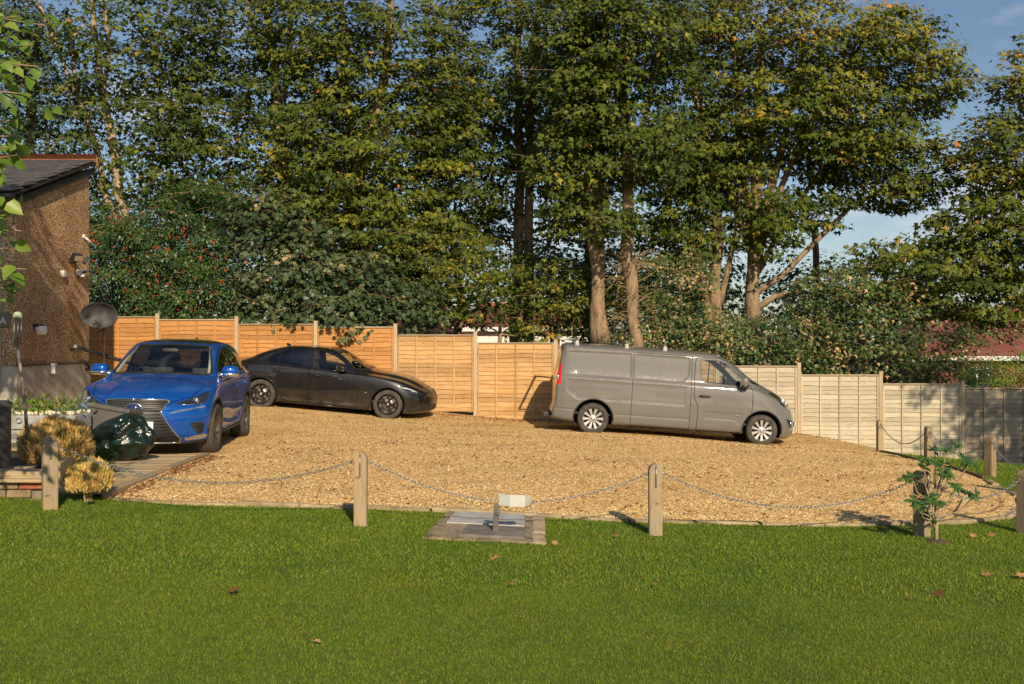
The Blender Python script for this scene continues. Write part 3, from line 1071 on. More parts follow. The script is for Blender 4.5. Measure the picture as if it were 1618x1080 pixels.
def make_wheel(parent, xw, y, zw, r, w, rr, style, sg):
    """hub drum > tyre, rim; lies in the x-z plane, outer face towards sg*y"""
    M = TR(xw, y, zw) @ RX(-math.pi / 2 * sg)          # local +z is outward
    M = M @ RZ(random.uniform(0, 1.2))
    h = w / 2
    m = MB()
    m.lathe([(0.02, -h * .5), (rr * .93, -h * .5), (rr * .93, -h * 0.1), (rr * 0.90, h * 0.15), (rr * .70, h * .02), (0.05, h * .02), (0.02, h * .02)], 32, M)
    m.lathe([(rr * .30, h * .06), (rr * .66, h * .06), (rr * .66, h * .14), (rr * .30, h * .14)], 32, M)
    hub = m.build('wheel', M_disc if style != 'van' else M_well, parent)
    m = MB()
    tp = [(rr, -h * .80), (rr * 1.06, -h * .97), (r * .93, -h * 1.0), (r * .985, -h * .80), (r, -h * .55)]
    for k in np.linspace(-.42, .42, 4):
        tp += [(r, h * (k - .08)), (r - .008, h * (k - .06)), (r - .008, h * (k + .04)), (r, h * (k + .06))]
    tp += [(r, h * .55), (r * .985, h * .80), (r * .93, h * 1.0), (rr * 1.16, h * 1.0), (rr * 1.06, h * .97), (rr, h * .80)]
    m.lathe(tp, 44, M, smooth=True)
    m.build('tyre', M_tyre, hub)
    m = MB()
    # rim flange
    m.lathe([(rr * .92, -h * .1), (rr * .94, h * .55), (rr * 1.0, h * .78), (rr * 1.035, h * .86), (rr * 1.03, h * .80), (rr * .90, h * .50), (rr * .90, -h * .1)], 44, M)
    def spoke(a, r0, r1, w0, w1, z0, z1, th=0.03, skew=0.0):
        vs = []
        for (rad, ww, zz, aa) in ((r0, w0, z0, a), (r1, w1, z1, a + skew)):
            c, s_ = math.cos(aa), math.sin(aa)
            for k, zt in ((-1, zz - th), (1, zz - th), (.75, zz), (-.75, zz)):
                vs.append((rad * c - k * ww / 2 * s_, rad * s_ + k * ww / 2 * c, zt))
        m.add(vs, [(0, 1, 2, 3), (7, 6, 5, 4), (0, 4, 5, 1), (1, 5, 6, 2), (2, 6, 7, 3), (3, 7, 4, 0)], False, M)
    if style == 'van':
        for k in range(10):
            spoke(2 * math.pi * k / 10, rr * .30, rr * .97, rr * .17, rr * .36, h * .62, h * .72, 0.02)
        m.lathe([(rr * .36, h * .45), (rr * .36, h * .66), (rr * .28, h * .70), (rr * .20, h * .62), (rr * .19, h * .74), (rr * .10, h * .78), (0.001, h * .78)], 32, M)
        mt = M_alu
    elif style == 'sedan':
        for k in range(5):
            a = 2 * math.pi * k / 5
            spoke(a, rr * .16, rr * .56, rr * .30, rr * .26, h * .42, h * .62, 0.03)
            spoke(a - .06, rr * .48, rr * .96, rr * .17, rr * .15, h * .60, h * .72, 0.03, -.24)
            spoke(a + .06, rr * .48, rr * .96, rr * .17, rr * .15, h * .60, h * .72, 0.03, .24)
        m.lathe([(rr * .24, h * .25), (rr * .24, h * .44), (rr * .13, h * .48), (0.001, h * .48)], 28, M)
        mt = M_dalu
    else:
        for k in range(5):
            a = 2 * math.pi * k / 5
            spoke(a - .12, rr * .18, rr * .97, rr * .15, rr * .17, h * .50, h * .74, 0.035, -.10)
            spoke(a + .12, rr * .18, rr * .97, rr * .15, rr * .17, h * .50, h * .74, 0.035, .10)
        m.lathe([(rr * .27, h * .25), (rr * .27, h * .52), (rr * .15, h * .56), (0.001, h * .56)], 28, M)
        mt = M_galu
    m.build('rim', mt, hub)
    m = MB()
    m.lathe([(rr * .11, h * .50), (rr * .11, h * .60), (0.001, h * .60)], 20, M)
    if style == 'sedan':
        m.build('hub_cap', M_alu, hub)
    return hub

def seat(parent, x, y, z, mat, back=0.62, tilt=0.28):
    m = MB()
    m.super((x, y, z), (0.25, 0.25, 0.10), 4, 16, 10)
    m.super((x - 0.24 - tilt * .3, y, z + 0.05 + back / 2), (0.085, 0.24, back / 2), 4, 16, 10, RY(-tilt))
    m.super((x - 0.24 - tilt * .3 - math.sin(tilt) * (back / 2 + .1), y, z + 0.13 + back), (0.05, 0.13, 0.09), 3, 16, 10, RY(-tilt))
    return m.build('seat', mat, parent)

def steering(parent, x, y, z, mat):
    m = MB()
    M = TR(x, y, z) @ RY(-1.15)
    ring = [M @ Vector((0.185 * math.cos(a), 0.185 * math.sin(a), 0)) for a in np.linspace(0, 2 * math.pi, 25)]
    m.tube(ring, 0.016, 8, cap=False)
    for a in (0.1, math.pi - .1, -math.pi / 2):
        m.tube([M @ Vector((0, 0, -.02)), M @ Vector((0.18 * math.cos(a + math.pi / 2), 0.18 * math.sin(a + math.pi / 2), 0))], 0.018, 6)
    m.super(M @ Vector((0, 0, -.02)), (0.06, 0.06, 0.03), 2.5, 12, 8)
    m.tube([M @ Vector((0, 0, -.03)), M @ Vector((0, 0, -.35))], 0.03, 8)
    return m.build('steering_wheel', mat, parent)

def mirror_pair(parent, body, x, z, size, mat, mat_low=None, out=0.16):
    for sg in (1, -1):
        p = body.side(x, z - size[2] * .6, 0, sg)
        c = Vector((x - 0.02, p.y + sg * (out + size[1]), z))
        m = MB()
        m.super(c, size, 2.7, 20, 14, RZ(sg * 0.18))
        o = m.build('wing_mirror', mat, parent)
        k = MB()
        k.tube([p + Vector((0.03, -sg * .02, -.01)), p + Vector((0.02, sg * .08, -.005)), c + Vector((0.01, -sg * size[1] * .6, -size[2] * .55))], [0.045, 0.035, 0.035], 8)
        k.super(c + Vector((0.004, 0, -size[2] * .55)), (size[0] * 1.0, size[1] * 1.02, size[2] * .50), 2.7, 18, 10, RZ(sg * 0.18))
        k.build('mirror_arm', mat_low or M_blk, o)
        k = MB()
        k.box(c + Vector((-size[0] * .93, 0, 0)), (0.02, size[1] * 1.55, size[2] * 1.45), RZ(sg * 0.18), 0.008)
        k.build('mirror_pane', M_mirror, o)

def strip(body_pt, pts, rad, mat, name, parent, n=6):
    m = MB()
    m.tube([body_pt(*p) for p in pts], rad, n)
    return m.build(name, mat, parent)

def place_vehicle(root, x, y, heading, wb, track, sink=0.012):
    f = Vector((math.cos(heading), math.sin(heading), 0)); l = Vector((-f.y, f.x, 0))
    base = Vector((x, y, 0))
    q = {}
    for i, a in enumerate((0, wb)):
        for j, b in enumerate((-track / 2, track / 2)):
            p = base + f * a + l * b
            q[i, j] = Vector((p.x, p.y, gz(p.x, p.y)))
    fw = ((q[1, 0] + q[1, 1]) - (q[0, 0] + q[0, 1])).normalized()
    lf = ((q[0, 1] + q[1, 1]) - (q[0, 0] + q[1, 0]))
    lf = (lf - fw * lf.dot(fw)).normalized()
    up = fw.cross(lf)
    root.matrix_world = Matrix(((fw.x, lf.x, up.x, x), (fw.y, lf.y, up.y, y), (fw.z, lf.z, up.z, (q[0, 0].z + q[0, 1].z) / 2 - sink), (0, 0, 0, 1)))

SIDE = lambda c, n: c.y > 0.30
def side_above(z): return lambda c, n: c.y > 0.30 and c.z > z
FRONT = lambda c, n: n.x > 0.12

# ---------------------------------------------------------------- grey panel van
def build_van():
    root = thing('panel_van', 'grey panel van with roof bars and silver wheel covers, parked by the fence', 'van')
    sp = dict(x0=-0.90, x1=4.33, cf=0.26, cr=0.05, bf=1.0, br=0.3, rf=0.07, rr=0.06, ns=96,
        nose=[(0.14, -.10), (0.25, -.02), (0.45, 0.0), (0.60, -.012), (0.78, -.05), (1.0, -.08)],
        tail=[(0.25, 0.0), (0.50, 0.0), (0.53, .035), (0.96, .05), (1.5, .11), (1.9, .19)],
        curves=dict(
            zb=[(-.9, .27), (-.4, .23), (0.5, .215), (3.0, .215), (3.7, .19), (4.33, .16)],
            ws=[(-.9, .90), (-.5, .935), (3.2, .94), (3.8, .93), (4.1, .90), (4.33, .80)],
            wm=[(-.9, .93), (-.5, .968), (3.2, .975), (3.8, .962), (4.1, .93), (4.33, .83)],
            zm=[(-.9, .60), (2.9, .58), (3.8, .55), (4.33, .46)],
            wb=[(-.9, .92), (-.5, .945), (3.0, .945), (3.5, .93), (3.9, .885), (4.15, .82), (4.33, .72)],
            zbelt=[(-.9, 1.17), (3.0, 1.17), (3.3, 1.14), (3.6, 1.06), (3.9, .98), (4.15, .86), (4.33, .70)],
            sh=[(-.9, .012), (2.9, .012), (3.4, .04), (4.33, .06)],
            wr=[(-.9, .80), (-.5, .84), (2.3, .83), (2.75, .80), (3.2, .79), (3.5, .74), (4.0, .62), (4.33, .5)],
            zr=[(-.9, 1.78), (2.3, 1.79), (2.6, 1.75), (2.8, 1.65), (3.0, 1.495), (3.2, 1.325), (3.4, 1.22), (3.65, 1.145), (3.96, 1.05), (4.15, .935), (4.33, .74)],
            zt=[(-.9, 1.85), (-.5, 1.885), (.7, 1.90), (2.1, 1.895), (2.42, 1.865), (2.68, 1.79), (2.9, 1.685), (3.1, 1.55), (3.32, 1.385), (3.5, 1.295), (3.67, 1.225), (3.96, 1.11), (4.15, .985), (4.27, .86), (4.33, .77)]))
    B = Body(sp)
    wbx = 3.50; wz = 0.325; ra = 0.40
    # pressed side panels
    hi = side_above(1.0)
    p1 = round_poly([(-.60, 1.70), (-.55, 1.34), (-.40, 1.20), (0.735, 1.20), (0.735, 1.735)], .06)
    p2 = round_poly([(0.79, 1.735), (0.79, 1.20), (1.70, 1.18), (1.87, 1.23), (1.945, 1.36), (1.945, 1.73)], .06)
    B.emboss(p1, 0.013, 0.022, hi); B.emboss(p2, 0.013, 0.022, hi)
    lo = lambda c, n: c.y > 0.5 and c.z < 1.2
    B.emboss(round_poly([(-.60, 1.13), (-.60, .85), (-.40, .72), (-.36, .69), (.36, .69), (.45, .70), (1.9, .70), (1.9, 1.13)], .04), 0.010, 0.045, lo)
    B.emboss([(0.42, .462), (2.0, .462), (2.0, .432), (.42, .432)], 0.004, 0.012, lo)
    B.emboss([(-.84, .505), (-.42, .505), (-.42, .490), (-.84, .490)], 0.008, 0.005, lo)
    B.emboss(round_poly([(2.26, .66), (2.26, .47), (2.9, .47), (3.02, .38), (3.10, .66)], .04), 0.010, 0.04, lo)
    for xw in (0, wbx): B.arch(xw, wz, ra)
    door = round_poly([(2.07, 1.74), (2.04, 1.62), (2.05, .92), (2.14, .72), (2.13, .235), (3.02, .235), (3.16, .52), (3.265, .62), (3.27, 1.10), (3.235, 1.20), (3.11, 1.365), (2.92, 1.535), (2.70, 1.70), (2.56, 1.765)], .03)
    B.panel('door', door, 'side', SIDE, 0.011, ['body'])
    B.panel('side_panel', round_poly([(0.765, 1.765), (0.765, .24), (1.99, .24), (1.99, .95), (1.985, 1.765)], .02), 'side', SIDE, 0.009, ['body'])
    frame = round_poly([(2.15, 1.715), (2.165, 1.36), (2.20, 1.27), (2.30, 1.225), (2.99, 1.20), (3.11, 1.295), (3.06, 1.375), (2.90, 1.50), (2.70, 1.655), (2.545, 1.72)], .03)
    B.cut('seal', frame, 'side', side_above(1.1))
    B.cut('glass_s', offset_poly(frame, .016), 'side', side_above(1.1))
    wind = round_poly([(0, 1.815), (0.64, 1.77), (0.735, 1.70), (0.80, 1.275), (0.70, 1.245), (0.35, 1.265), (0, 1.275), (-.1, 1.275), (-.1, 1.815)], .03)
    B.cut('seal2', wind, 'front', lambda c, n: n.x > 0.25 and c.x > 2.3)
    B.cut('glass_w', offset_poly(wind, .03), 'front', lambda c, n: n.x > 0.25 and c.x > 2.3)
    B.panel('bonnet', [(3.42, -.1), (3.42, .62), (3.62, .70), (3.86, .66), (4.18, .55), (4.20, -.1)], 'top', lambda c, n: n.z > 0.2 and c.x > 3.3, .007, ['body'])
    hl = round_poly([(3.60, 1.10), (3.74, 1.115), (3.95, 1.03), (4.10, .955), (4.175, .86), (4.16, .775), (3.98, .83), (3.88, .88), (3.84, .97)], .02)
    B.cut('lamp_h', hl, 'side', lambda c, n: c.y > 0.38 and c.x > 3.4)
    B.cut('fog', round_poly([(4.00, .60), (4.10, .575), (4.22, .55), (4.23, .42), (4.12, .40), (4.06, .48)], .02), 'side', lambda c, n: c.y > 0.4 and c.x > 3.6)
    B.cut('grille', round_poly([(-.1, .86), (.42, .86), (.50, .78), (.42, .72), (-.1, .72)], .02), 'front', FRONT)
    B.cut('intake', round_poly([(-.1, .42), (.50, .42), (.58, .30), (.5, .24), (-.1, .24)], .02), 'front', FRONT)
    tl = round_poly([(-.80, 1.46), (-.705, 1.40), (-.715, .99), (-.86, .97), (-.865, 1.2)], .02)
    B.cut('lamp_t', tl, 'side', lambda c, n: c.y > 0.55 and c.x < -.5)
    B.panel('rear_door', round_poly([(.012, 1.78), (.76, 1.74), (.80, 1.5), (.84, .53), (.012, .53)], .03), 'front', lambda c, n: n.x < -.3, .008, ['body'])
    pg = paint('grey_van_paint', (0.138, 0.130, 0.118), 0.05, 0.45, (0.36, 0.31, 0.24), 0.08)
    B.emit(root, dict(body=('body', pg, 'C'), door=('front_door', pg, 'S'), side_panel=('side_panel', pg, 'S'), seal=('window_seal', M_blk, 'S'), glass_s=('side_window', M_glass, 'S'),
        seal2=('windscreen_seal', M_blk, 'C'), glass_w=('windscreen', M_wind, 'C'), bonnet=('bonnet', pg, 'C'), lamp_h=('headlight', M_hdark, 'S'), fog=('fog_lamp_surround', M_blk, 'S'),
        grille=('grille', M_gblk, 'C'), intake=('lower_intake', M_blk, 'C'), lamp_t=('tail_light', M_red, 'S'), rear_door=('rear_door', pg, 'S')), M_trim)
    doors = B.out['door']
    for i, sg in enumerate((1, -1)):
        m = MB()
        a = [B.side(x, z, .028, sg) for x, z in ((2.15, .945), (2.21, .955), (2.30, .955), (2.39, .945))]
        a[0].y -= sg * .03; a[-1].y -= sg * .03
        m.tube(a, [.014, .022, .022, .014], 8, flat=.7)
        m.build('handle', M_blk, doors[i])
        m = MB()
        c = B.side(2.965, .605, .004, sg)
        m.box(c, (.10, .008, .018), None, .003); m.build('badge', M_chrome, doors[i])
        m = MB()       # quarter-light bar in the window
        m.tube([B.side(2.66, z, -.004, sg) for z in (1.22, 1.4, 1.55, 1.66)], .013, 6); m.build('window_bar', M_blk, root)
        h = B.out['lamp_h'][i]
        for (x, z, r_) in ((3.98, .93, .055), (4.09, .88, .045)):
            c = B.side(x, z, 0, sg)
            k = MB(); k.super(c, (r_, .012, r_ * .9), 2.2, 14, 10); k.build('lamp_reflector', M_lens, h)
        f = B.out['fog'][i]
        k = MB(); k.super(B.side(4.15, .49, -.006, sg), (.04, .012, .04), 2.2, 14, 8); k.build('fog_lamp', M_lens, f)
        k = MB(); k.super(B.side(-.78, 1.12, 0, sg), (.035, .012, .06), 3, 12, 8); k.build('reversing_lens', M_lens, B.out['lamp_t'][i])
    for xw in (0, wbx): B.wells(root, xw, wz, ra, M_well, M_blk)
    for xw in (0, wbx):
        for sg in (1, -1): make_wheel(root, xw, sg * .85, wz, .325, .215, .215, 'van', sg)
    mirror_pair(root, B, 3.08, 1.285, (.085, .10, .125), pg, M_blk, .03)
    # roof bars on feet, ladder roller at the back
    for i, xb in enumerate((0.62, 1.42, -.42)):
        m = MB()
        m.box((xb, 0, 1.945), (.05, 1.50, .03), None, .008)
        bar = m.build('roof_bar', M_galu, root)
        for sg in (1, -1):
            k = MB(); q = B.top(xb, sg * .72)
            k.box((xb, sg * .72, (q.z + 1.93) / 2), (.10, .05, 1.93 - q.z + .02), None, .01, .6); k.build('bar_foot', M_barf, bar)
    m = MB()
    for sg in (1, -1):
        m.tube([(-.42, sg * .70, 1.945), (-.72, sg * .70, 1.955), (-.82, sg * .70, 1.955)], .016, 8)
    m.tube([(-.82, -.70, 1.955), (-.82, .70, 1.955)], .028, 10)
    m.build('ladder_roller', M_alu, root)
    m = MB(); m.box((-.97, 0, .34), (.12, 1.5, .10), None, .02); m.build('tow_step', M_blk, root)
    m = MB(); m.box(B.front(0, .47, .012), (.012, .52, .112), None, .003); m.build('number_plate', M_plate, root)
    # cab
    m = MB(); m.super((2.95, 0, 1.02), (.32, .84, .17), 4, 20, 12); m.box((1.5, 0, .42), (4.2, 1.7, .03)); m.build('dashboard', M_trim, root)
    m = MB(); m.box((1.96, 0, 1.05), (.03, 1.64, 1.3)); m.build('bulkhead', M_trim, root)
    for y in (-.50, .15, .52): seat(root, 2.36, y, .78, M_seat, .58, .12)
    steering(root, 2.68, -.48, 1.12, M_blk)
    for sg in (1, -1):
        k = MB(); k.tube([B.side(-.55, .97, -.012, sg), B.side(.7, .96, -.004, sg)], .004, 4)
    return root

# ---------------------------------------------------------------- black saloon
def build_saloon():
    root = thing('saloon_car', 'black four-door saloon with dark five-spoke wheels beside the orange fence', 'car')
    sp = dict(x0=-.93, x1=3.80, cf=0.27, cr=0.22, bf=0.8, br=0.8, rf=0.085, rr=0.08, ns=100,
        nose=[(0.13, -.10), (0.20, -.03), (0.30, 0.0), (0.58, 0.0), (0.66, -.015), (0.72, -.05), (.8, -.07)],
        tail=[(0.2, .06), (0.45, .0), (0.8, .0), (1.0, .02), (1.1, .03)],
        curves=dict(
            zb=[(-.93, .26), (-.5, .20), (.4, .165), (2.4, .155), (3.2, .14), (3.8, .17)],
            ws=[(-.93, .80), (-.4, .875), (.4, .87), (2.4, .87), (3.0, .885), (3.5, .85), (3.8, .72)],
            wm=[(-.93, .83), (-.3, .915), (.2, .925), (1.3, .90), (2.4, .905), (2.9, .915), (3.4, .88), (3.8, .75)],
            zm=[(-.93, .55), (0, .60), (1.2, .52), (2.8, .55), (3.8, .42)],
            wb=[(-.93, .78), (-.3, .875), (.2, .885), (1.3, .875), (2.2, .87), (2.8, .865), (3.3, .81), (3.6, .74), (3.8, .65)],
            zbelt=[(-.93, .88), (-.4, .965), (.3, .985), (1.0, .955), (2.0, .925), (2.5, .90), (3.0, .83), (3.4, .74), (3.65, .65), (3.8, .56)],
            sh=[(-.93, .05), (0, .035), (2.1, .03), (2.6, .05), (3.8, .06)],
            wr=[(-.93, .60), (-.5, .64), (-.1, .60), (.4, .575), (1.1, .575), (1.6, .60), (1.95, .665), (2.2, .70), (2.6, .66), (3.2, .58), (3.8, .45)],
            zr=[(-.93, .93), (-.6, 1.02), (-.35, 1.06), (-.1, 1.165), (.15, 1.27), (.4, 1.345), (.7, 1.395), (1.05, 1.41), (1.35, 1.39), (1.6, 1.325), (1.8, 1.205), (1.98, 1.075), (2.15, .985), (2.4, .955), (2.88, .905), (3.34, .81), (3.65, .70), (3.8, .60)],
            zt=[(-.93, .97), (-.86, 1.03), (-.66, 1.055), (-.45, 1.095), (-.26, 1.185), (.03, 1.305), (.32, 1.39), (.67, 1.437), (1.02, 1.45), (1.38, 1.435), (1.66, 1.375), (2.0, 1.215), (2.25, 1.095), (2.42, 1.035), (2.88, .985), (3.2, .92), (3.45, .845), (3.62, .765), (3.74, .69), (3.8, .63)]))
    B = Body(sp)
    wbx, wz, ra = 2.82, .325, .375
    for xw in (0, wbx): B.arch(xw, wz, ra)
    lo = lambda c, n: c.y > .5 and c.z < 1.0
    B.emboss(round_poly([(.36, .30), (.62, .26), (2.05, .25), (2.32, .30), (2.30, .36), (1.2, .345), (.5, .40)], .03), 0.016, .03, lo)
    B.panel('rear_door', round_poly([(.965, 1.42), (1.03, .80), (1.06, .215), (.52, .22), (.43, .36), (.40, .52), (.30, .64), (.12, .76), (.02, 1.0), (.02, 1.10), (.35, 1.36), (.7, 1.42)], .02), 'side', lambda c, n: c.y > .45, .009, ['body'])
    B.panel('front_door', round_poly([(.974, 1.42), (1.04, .80), (1.07, .215), (2.14, .20), (2.16, .60), (2.12, .93), (1.98, 1.03), (1.80, 1.19), (1.55, 1.36), (1.3, 1.42)], .02), 'side', lambda c, n: c.y > .45, .009, ['body'])
    up = lambda c, n: c.y > .42 and c.z > .9
    frame = round_poly([(.02, 1.035), (.06, 1.11), (.30, 1.285), (.50, 1.345), (.70, 1.375), (1.05, 1.39), (1.35, 1.37), (1.58, 1.305), (1.78, 1.18), (2.02, .965), (1.9, .955), (1.05, .985), (.35, 1.02)], .02)
    B.cut('frame', frame, 'side', up)
    B.cut('glass_q', round_poly([(.075, 1.06), (.10, 1.115), (.31, 1.268), (.315, 1.045)], .015), 'side', up)
    B.cut('glass_r', round_poly([(.355, 1.285), (.52, 1.335), (.70, 1.36), (.91, 1.372), (.95, 1.005), (.36, 1.038)], .015), 'side', up)
    B.cut('glass_f', round_poly([(1.055, 1.372), (1.33, 1.353), (1.56, 1.29), (1.76, 1.165), (1.93, .985), (1.9, .978), (1.09, 1.002)], .015), 'side', up)
    wf = lambda c, n: c.x > 1.4 and n.x > .15 and c.z > 1.0
    ws_ = round_poly([(-.1, 1.40), (.50, 1.375), (.55, 1.335), (.69, 1.04), (.60, 1.03), (.3, 1.05), (-.1, 1.06)], .02)
    B.cut('wseal', ws_, 'front', wf); B.cut('glass_w', offset_poly(ws_, .02), 'front', wf)
    rw = lambda c, n: c.x < .3 and n.x < -.1 and c.z > 1.0 and n.z > .3
    rs_ = round_poly([(-.1, 1.36), (.46, 1.33), (.55, 1.13), (.4, 1.11), (-.1, 1.12)], .02)
    B.cut('glass_b', rs_, 'front', rw)
    B.panel('bonnet', [(2.36, -.1), (2.33, .60), (2.45, .70), (2.9, .70), (3.3, .60), (3.58, .40), (3.66, -.1)], 'top', lambda c, n: n.z > .3 and c.x > 2.2 and c.z > .5, .007, ['body'])
    hl = round_poly([(3.02, .735), (3.15, .745), (3.30, .715), (3.46, .655), (3.50, .60), (3.42, .585), (3.27, .625), (3.14, .68)], .015)
    B.cut('lamp_h', hl, 'side', lambda c, n: c.y > .3 and c.x > 2.9)
    B.cut('vent', round_poly([(3.33, .24), (3.42, .31), (3.50, .355), (3.64, .345), (3.66, .25), (3.5, .225)], .02), 'side', lambda c, n: c.y > .33 and c.x > 3.2)
    B.cut('grille', round_poly([(-.08, .70), (.13, .68), (.16, .62), (.02, .27), (-.08, .25)], .02), 'front', FRONT)
    B.cut('intake', round_poly([(.10, .38), (.52, .36), (.55, .24), (.08, .22)], .02), 'front', FRONT)
    tl = round_poly([(-.80, .93), (-.62, .95), (-.50, .90), (-.60, .80), (-.85, .79)], .02)
    B.cut('lamp_t', tl, 'side', lambda c, n: c.y > .4 and c.x < -.4)
    pb = paint('black_car_paint', (0.006, 0.006, 0.007), 0.0, 0.30, (0.26, 0.19, 0.12), 0.12)
    B.emit(root, dict(body=('body', pb, 'C'), rear_door=('rear_door', pb, 'S'), front_door=('front_door', pb, 'S'), frame=('window_frame', M_gblk, 'S'),
        glass_q=('quarter_window', M_tint, 'S'), glass_r=('rear_side_window', M_tint, 'S'), glass_f=('front_side_window', M_glass, 'S'), wseal=('windscreen_seal', M_blk, 'C'),
        glass_w=('windscreen', M_wind, 'C'), glass_b=('rear_window', M_tint, 'C'), bonnet=('bonnet', pb, 'C'), lamp_h=('headlight', M_hdark, 'S'), vent=('bumper_vent', M_blk, 'S'),
        grille=('grille', M_blk, 'C'), intake=('lower_intake', M_blk, 'S'), lamp_t=('tail_light', M_red, 'S')), M_trim)
    for i, sg in enumerate((1, -1)):
        for dn, (xa, xb_, z) in (('rear_door', (.24, .41, .875)), ('front_door', (1.12, 1.30, .835))):
            m = MB()
            a = [B.side(x, z, o_, sg) for x, o_ in ((xa, .0), (xa + .03, .03), (xb_ - .03, .03), (xb_, .0))]
            m.tube(a, [.010, .016, .016, .010], 8); m.build('handle', M_gblk, B.out[dn][i])
        k = MB(); k.tube([B.side(x, z, 0, sg) for x, z in ((3.10, .728), (3.22, .715), (3.34, .680), (3.43, .640))], .017, 6, flat=.6); k.build('light_strip', M_palel, B.out['lamp_h'][i])
        k = MB(); k.super(B.side(3.34, .655, 0, sg), (.05, .03, .022), 2.2, 14, 8); k.build('lamp_reflector', M_lens, B.out['lamp_h'][i])
        k = MB(); k.tube([B.side(x, z, .002, sg) for x, z in ((.40, .195), (1.2, .185), (2.4, .18))], .018, 6); k.build('sill_skirt', M_gblk, root)
        k = MB(); k.box(B.side(2.32, .56, .003, sg), (.05, .006, .02), None, .002); k.build('badge', M_chrome, root)
        k = MB(); k.tube([B.side(x, .985 + (x - 1.4) * -.018, .004, sg) for x in (.12, .6, 1.0, 1.5, 1.92)], .006, 5); k.build('waist_trim', M_gblk, root)
    for xw in (0, wbx): B.wells(root, xw, wz, ra, M_well, pb)
    for xw in (0, wbx):
        for sg in (1, -1): make_wheel(root, xw, sg * .80, wz, .327, .225, .228, 'sedan', sg)
    mirror_pair(root, B, 1.78, 1.045, (.10, .09, .07), pb, M_gblk, .03)
    m = MB(); m.prism([(-.06, 0), (.07, 0), (-.03, .06), (-.06, .058)], -.012, .012, TR(.36, 0, B.top(.36, 0).z - .004) @ RX(math.pi / 2)); m.build('shark_fin_aerial', M_gblk, root)
    m = MB(); m.super((2.0, 0, .80), (.30, .74, .15), 4, 20, 12); m.box((1.1, 0, .36), (3.0, 1.5, .03)); m.build('dashboard', M_trim, root)
    for y in (-.37, .37):
        seat(root, 1.25, y, .48, M_beige, .58, .30)
    seat(root, .40, -.35, .50, M_seat, .52, .35); seat(root, .40, .35, .50, M_seat, .52, .35)
    steering(root, 1.70, -.37, .86, M_blk)
    m = MB(); m.box((-.22, 0, .97), (.5, 1.1, .02)); m.build('parcel_shelf', M_trim, root)
    return root

